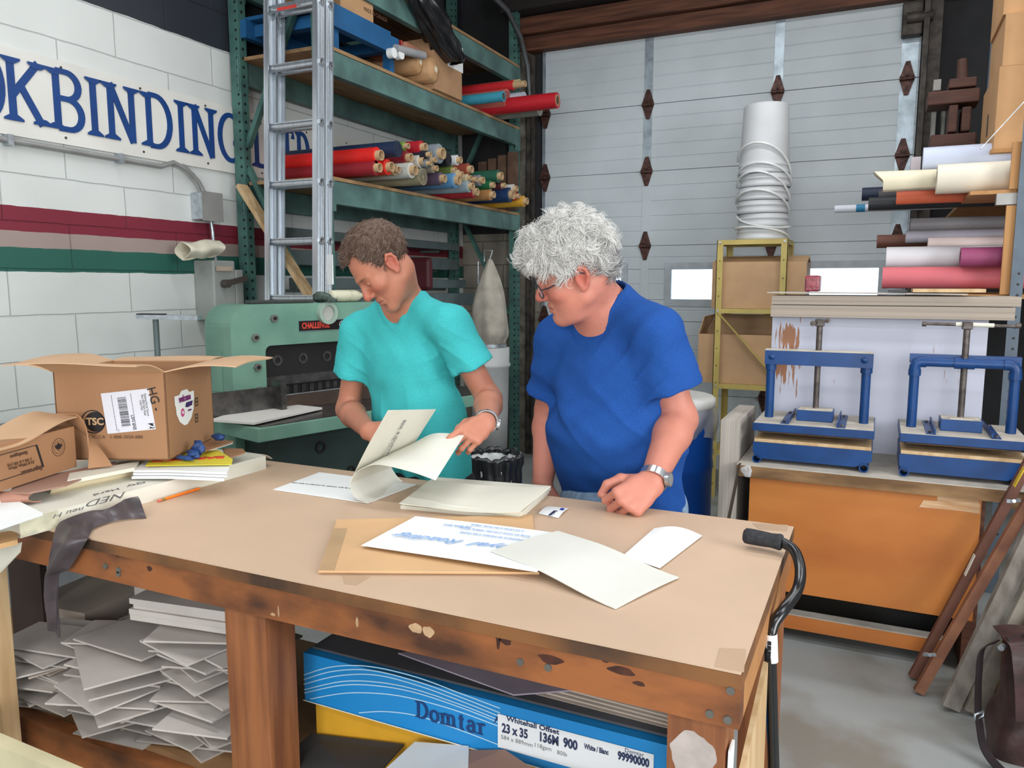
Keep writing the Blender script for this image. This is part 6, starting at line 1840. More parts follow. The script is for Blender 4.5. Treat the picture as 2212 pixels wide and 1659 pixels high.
# ================================================================== right-hand rack with paper rolls
m_post = M('rack_slate', (92, 104, 116), rough=.5, metal=.2)
m_ply = M('rack_plywood', (190, 142, 88), rough=.6, scale=3, rgb2=(170, 120, 70), stretch=(4, 4, .6))
RYf = 4.30
rr = thing('roll_rack', 'slate steel rack with plywood shelves holding paper rolls at the right', 'rack', (.6, RYf, 0))
pxx = P(2192, 500, Y=RYf - .02).x
MB().span((pxx, RYf - .02, 0), (pxx + .05, RYf - .016, 3.4)).build('post', m_post, rr, world=True)
MB().span((pxx + .046, RYf - .016, 0), (pxx + .05, RYf + .03, 3.4)).build('post', m_post, rr, world=True)
MB().span((pxx, 5.95, 0), (pxx + .05, 6.0, 3.4)).build('post', m_post, rr, world=True)
z = .3
while z < 1.6:
    MB().cyl((pxx + .03, RYf - .0215, z), (pxx + .03, RYf - .019, z), .006, n=8).build('post_slot', m_blackst, rr, world=True); z += .05
s0 = P(2096, 413, Y=RYf + .02)
SZ = s0.z
MB().span((s0.x, RYf + .02, SZ - .018), (1.5, 5.95, SZ)).build('shelf', m_ply, rr, world=True)
MB().span((pxx - .08, RYf + .0, SZ - .07), (1.5, RYf + .05, SZ - .0185)).build('shelf_bearer', M('bearer_grey', (170, 168, 164), rough=.6), rr, world=True)
zl = P(2160, 634, Y=RYf + .02).z - .005
MB().span((.36, RYf + .03, zl - .02), (1.5, 5.95, zl)).build('shelf', m_ply, rr, world=True)
ux0, ux1 = P(2166, 540, Y=RYf + .01).x, pxx - .001
MB().span((ux0, RYf, zl + .0005), (ux1 + .05, RYf + .018, SZ - .075)).build('upright_panel', m_ply, rr, world=True)
MB().span((ux0 + .005, RYf, SZ + .0005), (ux1 + .05, RYf + .018, P(2170, 308, Y=RYf).z)).build('upright_panel', m_ply, rr, world=True)
ZR2 = P(2150, 310, Y=RYf).z + .005
MB().span((P(2168, 150, Y=RYf + .05).x - .01, RYf + .2, ZR2 - .018), (1.5, 5.30, ZR2)).build('shelf', m_ply, rr, world=True)
MB().span((P(2004, 325, Y=5.55).x - .02, 5.36, ZR2 - .018), (1.5, 5.95, ZR2)).build('shelf', m_ply, rr, world=True)
MB().beam(P(2118, 322, Y=RYf - .01), P(2240, 190, Y=RYf - .01), .004, .03, up=Vector((0, 1, 0))).build('brace', m_steel, rr, world=True)
def proll(px0, py, px1, rpx, Y, rgb, label, hollow=True, group=None, name='paper_roll', matd=None):
    a = P(px0, py, Y=Y)
    dd = (a - CAMP).dot(FW)
    r = rpx * dd / FPX
    x1 = P(px1, py, Y=Y).x
    t = thing(name, label, 'roll', (a.x, Y, a.z), group='paper rolls on the right rack')
    m = matd or M('roll_%d_%d_%d' % rgb, rgb, rough=.55, var=.02)
    L = x1 - a.x
    if hollow:
        MB().ring((0, 0, 0), (L, 0, 0), r, r * .55, 30).build('paper', m, t)
        MB().cyl((.01, 0, 0), (.012, 0, 0), r * .54, n=24).build('bore', m_bore, t)
    else:
        MB().cyl((0, 0, 0), (L, 0, 0), r, n=30).build('paper', m, t)
    return t
E_ = 2212
proll(1993, 346, 2300, 26, 4.62, (196, 204, 224), 'thick pale blue-white paper roll lying highest on the right rack')
proll(2023, 388, 2300, 31, 4.46, (222, 214, 196), 'thickest cream paper roll resting on the plywood shelf')
proll(1862, 420, 2280, 14, 5.35, (38, 48, 70), 'navy roll reaching furthest left above the shelf edge')
proll(1898, 424, 2280, 14, 4.95, (70, 66, 68), 'charcoal roll in front of the navy roll')
proll(1936, 428, 2280, 14, 4.66, (214, 106, 72), 'orange paper roll below the loose cream scroll')
proll(1876, 441, 2280, 14, 4.80, (40, 42, 46), 'black roll under the charcoal roll')
w = proll(1803, 452, 2250, 8, 5.2, (206, 208, 218), 'thin white paper tube with a blue mark, furthest left on the rack')
q = P(1848, 449, Y=5.2)
MB().cyl((.12, 0, 0), (.17, 0, 0), 8.15 * (q - CAMP).dot(FW) / FPX, n=24).build('blue_mark', M('tube_blue', (30, 120, 160), rough=.5), w)
# loose scroll of cream paper
q0, q1 = P(1908, 395, Y=4.55), P(2040, 393, Y=4.55)
def scroll(u, v):
    a = v * 3.4 * PI - .4
    r = .030 + .016 * v + .012 * (1 - u)
    x = q0.x + (q1.x + .3 - q0.x) * u - (.05 * (1 - u) * max(0, math.sin(a)))
    return Vector((x, 4.55 + r * math.cos(a), q0.z + .004 + r * math.sin(a)))
tag(MB().sheet(scroll, 12, 60, .0012).build('cream_scroll', M('scroll_cream', (228, 218, 190), rough=.55, var=.02)), 'loosely rolled cream paper with a pointed open corner on the right rack', 'roll', 'paper rolls on the right rack')
tag(MB().cyl(P(1938, 383, Y=5.0), P(2020, 383, Y=5.0), .018).build('yellow_tube', M('amber', (214, 150, 50), rough=.5)), 'short amber tube end behind the loose cream scroll', 'tube')
a, b = P(1966, 380, Y=5.1), P(1990, 338, Y=5.1)
tag(MB().span((a.x, 5.1, SZ + .002), (b.x, 5.2, b.z)).build('white_box', M('white_pink', (216, 208, 214), rough=.5)), 'upright narrow white box left of the pale blue-white roll', 'box')
proll(1966, 486, 2280, 14, 5.0, (150, 146, 150), 'grey paper roll highest under the plywood shelf')
proll(1956, 512, 2280, 13, 4.85, (172, 168, 180), 'lilac grey paper roll under the plain grey roll')
proll(1894, 522, 2250, 14, 5.15, (112, 72, 58), 'brown roll jutting out left under the shelf')
proll(2004, 526, 2300, 12, 4.75, (224, 204, 200), 'pale pink roll above the big white roll')
proll(1914, 557, 2300, 23, 4.62, (216, 214, 218), 'big white paper roll lying on the pink roll')
proll(2074, 556, 2300, 21, 4.42, (150, 70, 108), 'short magenta roll in front of the big white roll')
proll(1906, 600, 2300, 23, 4.50, (208, 106, 114), 'long coral pink paper roll lowest on the right rack', hollow=False)
# cartons and old press on the upper shelf
m_c3 = M('carton_orange_tan', (196, 150, 104), rough=.65, var=.03)
xe = P(2168, 150, Y=RYf + .05).x
zc0 = ZR2 + .001
t = thing('carton', 'lower tan carton at the top of the right rack with dark hand hole', 'box', (xe, 4.6, zc0))
zc1 = P(2170, 143, Y=RYf + .21).z
MB().span((xe, RYf + .21, zc0), (xe + .6, RYf + .85, zc1)).build('box', m_c3, t, world=True)
qh = P(2133, 270, X=xe)
MB().span((xe - .0012, qh.y - .03, qh.z - .06), (xe + .0005, qh.y + .02, qh.z + .05)).build('hand_hole', m_blackst, t, world=True)
t = thing('carton', 'upper tan carton at the top right corner of the photo', 'box', (xe + .02, 4.6, zc1 + .001))
zc2 = P(2180, 28, Y=RYf + .21).z
MB().span((xe + .01, RYf + .21, zc1 + .001), (xe + .6, RYf + .75, zc2)).build('box', m_c3, t, world=True)
t = thing('carton', 'topmost tan carton cut off by the upper edge of the photo', 'box', (xe + .02, 4.6, zc2 + .001))
MB().span((xe + .0, RYf + .23, zc2 + .001), (xe + .6, RYf + .72, zc2 + .40)).build('box', m_c3, t, world=True)
YP = 5.55
m_oldw = M('old_press_wood', (104, 70, 58), rough=.65, scale=5, rgb2=(76, 50, 44), stretch=(.6, 3, 3))
op = thing('wooden_press', 'old dark wooden screw press on the top shelf of the right rack', 'press', (P(2065, 300, Y=YP).x, YP, ZR2))
def PB(nm, x0, y0, x1, y1, d=.10, dy=0):
    a, b = P(x0, y1, Y=YP), P(x1, y0, Y=YP)
    return MB().span((a.x, YP - d + dy, a.z), (b.x, YP + d + dy, b.z), bev=.008).build(nm, m_oldw, op, world=True)
a, b = P(2006, 330, Y=YP), P(2106, 292, Y=YP)
MB().span((a.x, YP - .12, ZR2 + .001), (b.x, YP + .12, b.z), bev=.01).build('base', m_oldw, op, world=True)
PB('upright', 2044, 232, 2068, 292); PB('upright', 2072, 236, 2096, 290)
PB('cross_beam', 2001, 197, 2114, 236, .11)
PB('nut_block', 2047, 172, 2108, 198, .09)
a = P(2078, 172, Y=YP); b = P(2079, 128, Y=YP)
MB().cyl(a, b, .030, .026).build('screw', m_oldw, op, world=True)
for x0, x1 in ((2010, 2022), (2031, 2042)):
    a, b = P(x0, 295, Y=YP + .25), P(x1, 238, Y=YP + .25)
    tag(MB().span((a.x, YP + .2, ZR2 + .001), (b.x, YP + .35, b.z)).build('pale_box', M('pale_grey_box', (150, 148, 142), rough=.7)), 'narrow pale box behind the old wooden press, ' + ('left' if x0 < 2020 else 'right') + ' one', 'box')
a, b = P(2013, 205, Y=YP + .15), P(2030, 183, Y=YP + .15)
MB().span((a.x, YP + .0, P(2013, 196, Y=YP).z), (b.x, YP + .1, b.z)).build('pale_block', M('pale_grey_box', (0, 0, 0)), op, world=True)

# ================================================================== boards and bag in the right foreground
def lean(a, b, w, h, mat, nm, lab, up=Vector((.3, -1, .3)), ext=.25):
    a, b = Vector(a), Vector(b)
    d = (b - a)
    return tag(MB().beam(a, b + d * ext, w, h, up=up.normalized(), bev=.002).build(nm, mat), lab, 'board')
m_bat = M('batten_brown', (140, 92, 66), rough=.6, scale=5, rgb2=(110, 68, 50), stretch=(2, 2, 2))
A0, A1 = P(1984, 1494, Z=.01), P(2215, 1095, Y=3.16)
bA = thing('wooden_batten', 'front brown wooden batten with a wing nut leaning at the right', 'board', A0)
MB().beam(A0, A1 + (A1 - A0) * .15, .034, .028, up=Vector((.2, -1, .3)).normalized()).build('batten', m_bat, bA, world=True)
B0, B1 = P(1972, 1462, Z=.01), P(2205, 1030, Y=3.27)
bB = thing('wooden_batten', 'rear dark brown wooden batten with pale label leaning at the right', 'board', B0)
MB().beam(B0, B1 + (B1 - B0) * .12, .032, .026, up=Vector((.2, -1, .3)).normalized()).build('batten', M('batten_dark', (104, 66, 52), rough=.6), bB, world=True)
def wing(px, py, Y, par):
    q = P(px, py, Y=Y)
    mb = MB().cyl(q, q + Vector((.01, -.03, .01)), .006)
    for s in (-1, 1): mb.beam(q + Vector((.008, -.02, .006)), q + Vector((.008 + s * .02, -.03, .012 + s * .004)), .004, .012)
    mb.build('wing_nut', m_steel, par, world=True)
wing(2001, 1412, 3.06, bA); wing(2180, 1083, 3.12, bA)
k0, k1 = P(2084, 1242, Y=3.20), P(2105, 1198, Y=3.20)
MB().beam(k0, k1, .003, .022, up=Vector((.2, -1, .3)).normalized()).build('label', m_cream, bB, world=True)
k0, k1 = P(2190, 1050, Y=3.225), P(2212, 1010, Y=3.225)
MB().beam(k0, k1, .004, .026, up=Vector((.2, -1, .3)).normalized()).build('yellow_label', M('label_yellow', (214, 178, 40), rough=.5), bB, world=True)
m_gpl = M('weathered_grey_board', (150, 144, 134), rough=.7, scale=6, rgb2=(100, 92, 84), stretch=(2, 2, 1))
lean(P(2052, 1528, Z=.012), P(2226, 1160, Y=3.10), .058, .03, m_gpl, 'grey_plank', 'left weathered grey plank leaning behind the leather bag')
lean(P(2100, 1538, Z=.012), P(2258, 1215, Y=3.06), .058, .03, M('weathered_grey_two', (142, 134, 122), rough=.7, scale=7, rgb2=(92, 84, 74)), 'grey_plank', 'right weathered grey plank leaning behind the leather bag')
lean(P(2146, 1545, Z=.012), P(2270, 1270, Y=3.03), .05, .03, M('ochre_board', (176, 128, 66), rough=.6, var=.06), 'ochre_board', 'ochre wooden board leaning behind the leather bag')
# leather satchel
m_sat = M('satchel_leather', (70, 46, 44), rough=.38, scale=14, rgb2=(46, 30, 30), bump=.35, bscale=28)
m_satd = M('satchel_dark', (36, 28, 30), rough=.5)
bgc = P(2215, 1650, Z=.0)
bg = thing('leather_satchel', 'dark brown leather satchel with straps standing on the floor at the right edge', 'bag', (bgc.x + .10, bgc.y + .10, 0), R_(12))
bg.scale = (.95, .95, .88)
def satch(u, v):
    a = u * 2 * PI
    z = v * .42
    w = .21 * (1 - .18 * v + .05 * math.sin(3 * v * PI)); dpt = .10 * (1.15 - .45 * v)
    c, s = math.cos(a), math.sin(a)
    x = w * math.copysign(abs(c) ** .55, c); y = dpt * math.copysign(abs(s) ** .6, s)
    k_ = 1 + .05 * math.sin(7 * a + 6 * v) * v + .04 * math.sin(4 * a - 9 * v)
    return Vector((x * k_, y * k_, z + .015 * math.sin(2 * a + 1) * v))
mb = MB().sheet(satch, 48, 22)
mb.add([satch(i / 48, 0) for i in range(48)], [tuple(reversed(range(48)))])
mb.add([satch(i / 48, 1) for i in range(48)], [tuple(range(48))])
mb.build('body', m_sat, bg)
def flapf(u, v):
    x = -.20 + .40 * u
    t_ = v
    if t_ < .35: return Vector((x, .07 - .155 * t_ / .35, .435 + .012 * math.sin(u * 9)))
    s = (t_ - .35) / .65
    return Vector((x * (1 - .06 * s), -.088 - .045 * s - .012 * math.sin(u * 7 + s * 3), .435 - .25 * s + .02 * math.sin(u * PI) * s))
MB().sheet(flapf, 20, 18, .004).build('flap', m_sat, bg)
MB().sheet(lambda u, v: Vector((-.195 + .39 * u, -.09 + .10 * v + .01 * math.sin(5 * u), .425 + .02 * math.sin(v * PI))), 12, 6, .003).build('opening', m_satd, bg)
st_ = [(-.20, .02, .40), (-.26, -.03, .39), (-.275, -.06, .32), (-.275, -.07, .22), (-.27, -.08, .14), (-.255, -.12, .05), (-.20, -.20, .012), (-.08, -.27, .008), (.1, -.30, .008)]
def strapf(u, v):
    p = catmull([Vector(q) for q in st_], u)
    return p + Vector((.0, .016 * (v - .5) * 2, 0)) + Vector((.014 * (v - .5) * 2, 0, 0))
MB().sheet(strapf, 40, 3, .004).build('shoulder_strap', m_satd, bg)
MB().tube([(-.29, -.09, .15), (-.255, -.06, .15), (-.255, -.06, .17), (-.29, -.09, .17)], .004, n=8, closed=True).build('buckle', m_steel, bg)
MB().cyl((-.20, -.03, .41), (-.215, -.05, .41), .010).build('strap_rivet', m_steel, bg)
MB().tube([(-.10, -.145, .30), (.06, -.15, .27)], .006, n=8).build('clasp', m_steel, bg)
MB().tube([(-.15, -.02, .43), (-.10, -.05, .50), (.02, -.06, .52), (.12, -.04, .45)], .012, n=10).build('carry_handle', m_satd, bg)
# ================================================================== people: bodies grown from blended distance fields
def V3(p): return np.array([p[0], p[1], p[2]], float)
class Field:
    """signed distance field built from smooth unions and cuts, meshed by sparse surface nets"""
    def __init__(s): s.ops = []; s.post = None
    def _add(s, op, fn, k, c, R): s.ops.append((op, fn, k, np.asarray(c, float), R)); return s
    def cap(s, a, b, ra, rb=None, k=.02, op='u', clip=None):
        a, b = V3(a), V3(b); rb = ra if rb is None else rb
        ba = b - a; L = max((ba @ ba), 1e-9)
        def fn(p):
            pa = p - a
            h = np.clip(pa @ ba / L, 0, 1)
            d = np.sqrt(((pa - h[:, None] * ba) ** 2).sum(1)) - (ra + (rb - ra) * h)
            if clip is not None:
                d = np.maximum(d, (p - clip[0]) @ clip[1])
            return d
        return s._add(op, fn, k, (a + b) / 2, math.sqrt(L) / 2 + max(ra, rb))
    def ell(s, c, r, M_=None, k=.02, op='u'):
        c, r = V3(c), V3(r); M_ = np.eye(3) if M_ is None else M_
        def fn(p):
            q = (p - c) @ M_
            k0 = np.sqrt(((q / r) ** 2).sum(1)); k1 = np.sqrt(((q / r ** 2) ** 2).sum(1)) + 1e-9
            return np.where(k0 < 1e-6, -r.min(), k0 * (k0 - 1) / k1)
        return s._add(op, fn, k, c, r.max())
    def raw(s, fn, c, R, k=.01, op='u'): return s._add(op, fn, k, c, R)
    def ev(s, p, mask_blocks=None, bc=None, brad=0):
        """p is (n,3), or (nb, m, 3) with block centres bc for culled evaluation"""
        flat = p.reshape(-1, 3)
        m = 1 if bc is None else p.shape[1]
        d = np.full(len(flat), .06)
        for op, fn, k, c, R in s.ops:
            if bc is not None:
                sel = np.sqrt(((bc - c) ** 2).sum(1)) < R + brad + k + .03
                if not sel.any(): continue
                idx = np.repeat(sel, m)
                q = flat[idx]; a = d[idx]
            else:
                idx = slice(None); q = flat; a = d
            b = fn(q)
            if op == 'u':
                h = np.clip(.5 + .5 * (a - b) / k, 0, 1)
                a = a + (b - a) * h - k * h * (1 - h)
            elif op == 's':
                b = -b
                h = np.clip(.5 - .5 * (a - b) / k, 0, 1)
                a = a + (b - a) * h + k * h * (1 - h)
            elif op == 'i':
                a = np.maximum(a, b)
            elif op == 'd':
                a = a + b
            d[idx] = a
        if s.post is not None: d = s.post(d, flat)
        return d
    def mesh(s, lo, hi, h, B=8):
        lo, hi = V3(lo), V3(hi)
        bs = B * h
        nb = np.ceil((hi - lo) / bs).astype(int)
        I = np.stack(np.meshgrid(*[np.arange(n) for n in nb], indexing='ij'), -1).reshape(-1, 3)
        bc = lo + (I + .5) * bs
        brad = bs * math.sqrt(3) / 2
        d0 = s.ev(bc)
        act = np.abs(d0) < brad * 1.35 + .008
        I, bc = I[act], bc[act]
        g = np.stack(np.meshgrid(*[np.arange(B + 1)] * 3, indexing='ij'), -1).reshape(-1, 3) * h
        D = np.empty((len(I), B + 1, B + 1, B + 1), np.float32)
        CH = 1500
        for i in range(0, len(I), CH):
            o = lo + I[i:i + CH] * bs
            pts = o[:, None, :] + g[None]
            D[i:i + CH] = s.ev(pts, None, bc[i:i + CH], brad).reshape(-1, B + 1, B + 1, B + 1)
        S = D < 0
        cs = [(a, b, c) for a in (0, 1) for b in (0, 1) for c in (0, 1)]
        def sub(A, c): return A[:, c[0]:B + c[0], c[1]:B + c[1], c[2]:B + c[2]]
        cnt = sum(sub(S, c).astype(np.int8) for c in cs)
        mix = (cnt > 0) & (cnt < 8)
        bi, x, y, z = np.nonzero(mix)
        acc = np.zeros((len(bi), 3)); n = np.zeros(len(bi))
        vals = {c: D[bi, x + c[0], y + c[1], z + c[2]] for c in cs}
        for a in cs:
            for ax in range(3):
                if a[ax]: continue
                b = list(a); b[ax] = 1; b = tuple(b)
                va, vb = vals[a], vals[b]
                cr = (va < 0) != (vb < 0)
                t = np.where(cr, va / np.where(np.abs(va - vb) < 1e-12, 1, va - vb), 0)
                q = np.array(a, float)[None, :] + np.zeros((len(bi), 1))
                q[:, ax] += t
                acc[cr] += q[cr]; n[cr] += 1
        cell = I[bi] * B + np.stack([x, y, z], 1)
        verts = lo + (cell + acc / n[:, None]) * h
        K = np.int64(1) << 20
        def key(c): return (c[:, 0].astype(np.int64) * K + c[:, 1]) * K + c[:, 2]
        kk = key(cell + 1)
        order = np.argsort(kk); ks = kk[order]
        faces = []
        for ax in range(3):
            u, v = (ax + 1) % 3, (ax + 2) % 3
            c0 = [slice(0, B)] * 3
            c1 = [slice(0, B)] * 3; c1[ax] = slice(1, B + 1)
            s0, s1 = S[(slice(None),) + tuple(c0)], S[(slice(None),) + tuple(c1)]
            bi2, ex, ey, ez = np.nonzero(s0 != s1)
            inside = s0[bi2, ex, ey, ez]
            e = I[bi2] * B + np.stack([ex, ey, ez], 1) + 1
            quad = []
            ok = np.ones(len(e), bool)
            for du, dv in ((0, 0), (-1, 0), (-1, -1), (0, -1)):
                q = e.copy(); q[:, u] += du; q[:, v] += dv
                kq = key(q)
                j = np.clip(np.searchsorted(ks, kq), 0, len(ks) - 1)
                ok &= ks[j] == kq
                quad.append(order[j])
            quad = np.stack(quad, 1)
            quad[~inside] = quad[~inside][:, ::-1]
            faces.append(quad[ok])
        return verts, np.concatenate(faces)

def mesh_obj(name, verts, faces, mat, parent, tone=None, smooth_it=0):
    me = bpy.data.meshes.new(name)
    off = V3(parent.location) if parent is not None else 0
    v = np.asarray(verts) - off
    me.vertices.add(len(v)); me.vertices.foreach_set('co', v.astype(np.float32).ravel())
    f = np.asarray(faces, np.int32)
    me.loops.add(f.size); me.loops.foreach_set('vertex_index', f.ravel())
    me.polygons.add(len(f))
    me.polygons.foreach_set('loop_start', np.arange(0, f.size, f.shape[1], dtype=np.int32))
    me.polygons.foreach_set('loop_total', np.full(len(f), f.shape[1], np.int32))
    me.update(calc_edges=True)
    me.validate()
    me.polygons.foreach_set('use_smooth', np.ones(len(me.polygons), bool))
    if tone is not None:
        at = me.color_attributes.new('tone', 'FLOAT_COLOR', 'POINT')
        c = np.concatenate([tone, np.ones((len(tone), 1))], 1).astype(np.float32)
        at.data.foreach_set('color', c.ravel())
    me.materials.append(mat)
    o = bpy.data.objects.new(name, me)
    COL.objects.link(o)
    if parent is not None: o.parent = parent
    return o
def linc(rgb): return np.array([lin(c) for c in rgb])
RTn, FWn, UPn = V3(RT), V3(FW), V3(UP)
fwh = np.array([-_sy, _cy, 0.0]); rth = np.array([_cy, _sy, 0.0])
def head_axes(yw, pt, rl):
    """columns: person's left, face direction, top of head"""
    yw, pt, rl = R_(yw), R_(pt), R_(rl)
    f0 = -fwh * math.cos(yw) - rth * math.sin(yw); z = np.array([0, 0, 1.])
    F = f0 * math.cos(pt) - z * math.sin(pt); U = z * math.cos(pt) + f0 * math.sin(pt)
    Lf = np.cross(F, U) * 1.0
    Lf = np.cross(U, F) * -1.0
    Lf = np.cross(F, U)
    Lf = -Lf if Lf @ rth < -2 else Lf
    Lf = np.cross(U, F)
    c, s = math.cos(rl), math.sin(rl)
    return np.stack([Lf * c + U * s, F, U * c - Lf * s], 1)
def crease(ph, w=3): return (1 - np.abs(np.sin(ph))) ** w
def noise3(p, f, seed=0):
    """cheap smooth pseudo noise in -1..1"""
    r = np.random.default_rng(seed)
    out = 0
    for i in range(5):
        w = r.normal(size=3) * f; ph = r.uniform(0, 6.28, 2)
        out = out + np.sin(p @ w + ph[0] + .8 * np.sin(p @ np.roll(w, 1) * .7 + ph[1]))
    return out / 3.2

def add_head(F, o, A, s, heavy=False):
    def W(p): return o + A @ (np.array(p, float) * s)
    def E(c, r, k=.02, op='u'): F.ell(W(c), np.array(r) * s, A, k, op)
    def Cp(a, b, ra, rb=None, k=.012, op='u'): F.cap(W(a), W(b), ra * s, (ra if rb is None else rb) * s, k, op)
    E((0, -.018, .048), (.074, .098, .086))
    E((0, .030, .010), (.064, .058, .070), .03)
    E((0, .026, -.048), (.058 if not heavy else .064, .062, .078), .03)
    Cp((.050, -.004, -.062), (.016, .070, -.106), .022, .018, .025)
    Cp((-.050, -.004, -.062), (-.016, .070, -.106), .022, .018, .025)
    E((0, .072, -.110), (.024, .018, .017), .02)
    for sx in (1, -1):
        E((sx * .043, .056, -.024), (.024, .024, .022), .02)
        Cp((sx * .012, .086, .022), (sx * .046, .066, .020), .010, .008, .012)
        E((sx * .031, .090, -.001), (.017, .013, .011), .010, 's')
        E((sx * .031, .0705, -.001), (.0150, .0145, .0135), .003)
        Cp((sx * .016, .0800, -.0045), (sx * .046, .0745, -.0055), .0022, .0018, .002, 's')
        E((sx * .014, .094, -.038), (.0095, .011, .009), .006)
        E((sx * .0075, .1010, -.0455), (.0042, .006, .0035), .003, 's')
        # ear: rim, bowl, lobe
        E((sx * .077, -.014, -.004), (.007, .019, .031), .006)
        E((sx * .0845, -.011, -.002), (.006, .011, .019), .004, 's')
        ear = [(.083, -.004, .018), (.085, -.016, .029), (.086, -.029, .020), (.085, -.031, .002), (.082, -.024, -.016), (.079, -.012, -.030)]
        for a, b in zip(ear[:-1], ear[1:]): Cp((sx * a[0], a[1], a[2]), (sx * b[0], b[1], b[2]), .0045, None, .004)
        E((sx * .079, -.008, -.031), (.005, .009, .009), .005)
        # fold beside the mouth
        Cp((sx * .022, .091, -.044), (sx * .034, .078, -.078), .0028, .0020, .006, 's')
    Cp((0, .084, .016), (0, .106, -.028), .0085, .0115, .010)
    E((0, .108, -.035), (.0125, .0125, .0115), .008)
    Cp((-.017, .082, -.066), (0, .0885, -.0655), .0060, .0068, .010); Cp((0, .0885, -.0655), (.017, .082, -.066), .0068, .0060, .010)
    Cp((-.014, .081, -.079), (0, .0865, -.0795), .0058, .0072, .010); Cp((0, .0865, -.0795), (.014, .081, -.079), .0072, .0058, .010)
    Cp((-.023, .0845, -.0725), (0, .0950, -.0722), .0014, .0020, .003, 's')
    Cp((0, .0950, -.0722), (.023, .0845, -.0725), .0020, .0014, .003, 's')
    Cp((-.012, .087, -.0945), (.012, .087, -.0945), .0035, None, .012, 's')
    if heavy: E((0, .030, -.108), (.046, .045, .022), .03)
    return W

def hand(F, w, y, z, side, curls, spread=(.06, .02, -.03, -.10), thumb=None, s=1.0):
    """w wrist, y along the palm, z back of the hand; side +1 left hand, -1 right hand"""
    y = y / np.linalg.norm(y); z = z - y * (z @ y); z = z / np.linalg.norm(z)
    x = np.cross(y, z) * side
    def W(a, b, c): return w + (x * a + y * b + z * c) * s
    mx = [.031, .010, -.011, -.030]; my = [.088, .092, .086, .077]
    bx = [.017, .006, -.006, -.016]
    for i in range(4):
        F.cap(W(bx[i], .004, 0), W(mx[i], my[i], .002), .0155 * s, .0115 * s, .014)
    F.ell(W(.026, .036, -.012), (.017 * s,) * 3, None, .016)
    F.ell(W(-.022, .040, -.010), (.014 * s,) * 3, None, .016)
    Ls = [(.043, .027, .021), (.047, .031, .023), (.043, .029, .022), (.034, .022, .019)]
    rs = [(.0096, .0088, .0078, .0068), (.0098, .0090, .0080, .0070), (.0094, .0086, .0077, .0067), (.0084, .0076, .0068, .0060)]
    tips = []
    for i in range(4):
        p = np.array([mx[i], my[i], .002]); a = 0
        sp = spread[i]
        for j in range(3):
            a += R_(curls[i][j])
            d = np.array([math.sin(sp) * math.cos(a), math.cos(a) * math.cos(sp), -math.sin(a)])
            q = p + d * Ls[i][j]
            F.cap(W(*p), W(*q), rs[i][j] * s, rs[i][j + 1] * s, .0035)
            if j < 2: F.ell(W(*q), (rs[i][j + 1] * 1.08 * s,) * 3, None, .003)
            p = q
        tips.append((W(*p), W(*(p - d * .006)), d))
    t = thumb or [(.022, .016, -.008), (.046, .044, -.016), (.056, .074, -.020), (.058, .100, -.022)]
    tr = [.0145, .0118, .0105, .0085]
    for j in range(3): F.cap(W(*t[j]), W(*t[j + 1]), tr[j] * s, tr[j + 1] * s, .006)
    return W, x, y, z, tips

def strands(name, base_v, base_n, n, fn, r, mat, parent, tone_fn, seed=1, sides=3):
    """separate hairs as thin tapering tubes grown from points of the hair cap"""
    g = np.random.default_rng(seed)
    idx = g.integers(0, len(base_v), n)
    P0, N0 = base_v[idx], base_n[idx]
    pts = fn(P0, N0, g)                      # (n, m, 3)
    m = pts.shape[1]
    T = np.gradient(pts, axis=1); T /= np.linalg.norm(T, axis=2, keepdims=True) + 1e-9
    ref = np.where(np.abs(T[..., 2:3]) < .9, np.array([0, 0, 1.]), np.array([1., 0, 0]))
    X = np.cross(ref, T); X /= np.linalg.norm(X, axis=2, keepdims=True) + 1e-9
    Y = np.cross(T, X)
    rad = r * (1 - .75 * np.linspace(0, 1, m))[None, :, None]
    ring = [pts + (X * math.cos(2 * PI * k / sides) + Y * math.sin(2 * PI * k / sides)) * rad for k in range(sides)]
    V = np.stack(ring, 2).reshape(-1, 3)     # n, m, sides
    b = (np.arange(n) * m * sides)[:, None, None] + (np.arange(m - 1) * sides)[None, :, None]
    k = np.arange(sides)[None, None, :]; k2 = (k + 1) % sides
    Fq = np.stack([b + k, b + k2, b + sides + k2, b + sides + k], -1).reshape(-1, 4)
    tone = np.repeat(tone_fn(P0, g), m * sides, axis=0)
    return mesh_obj(name, V, Fq, mat, parent, tone)
def normals_of(F, v, e=.003):
    out = np.empty_like(v)
    for a in range(3):
        dlt = np.zeros(3); dlt[a] = e
        out[:, a] = F.ev(v + dlt) - F.ev(v - dlt)
    return out / (np.linalg.norm(out, axis=1, keepdims=True) + 1e-9)

m_skin = vcol_mat('skin', rough=.48, sss=.12, spec=.35, bump=.12, bscale=420, var=.05, vscale=45)
m_hairv = vcol_mat('hair', rough=.6, spec=.3, var=.1, vscale=120)
m_jean = M('denim_pale', (120, 144, 168), rough=.8, scale=60, var=.1)
m_blackp = M('black_trousers', (28, 28, 32), rough=.8, var=.1)
m_shoe = M('shoe_dark', (40, 36, 34), rough=.5)
m_tee_t = M('tee_turquoise', (66, 180, 182), rough=.8, scale=220, var=.035, spec=.15, bump=.10, bscale=500)
m_tee_b = M('tee_royal_blue', (32, 74, 142), rough=.82, scale=240, var=.05, spec=.12, bump=.12, bscale=500)
def pa(px, py, Y=None, Z=None): return V3(P(px, py, Y=Y, Z=Z))

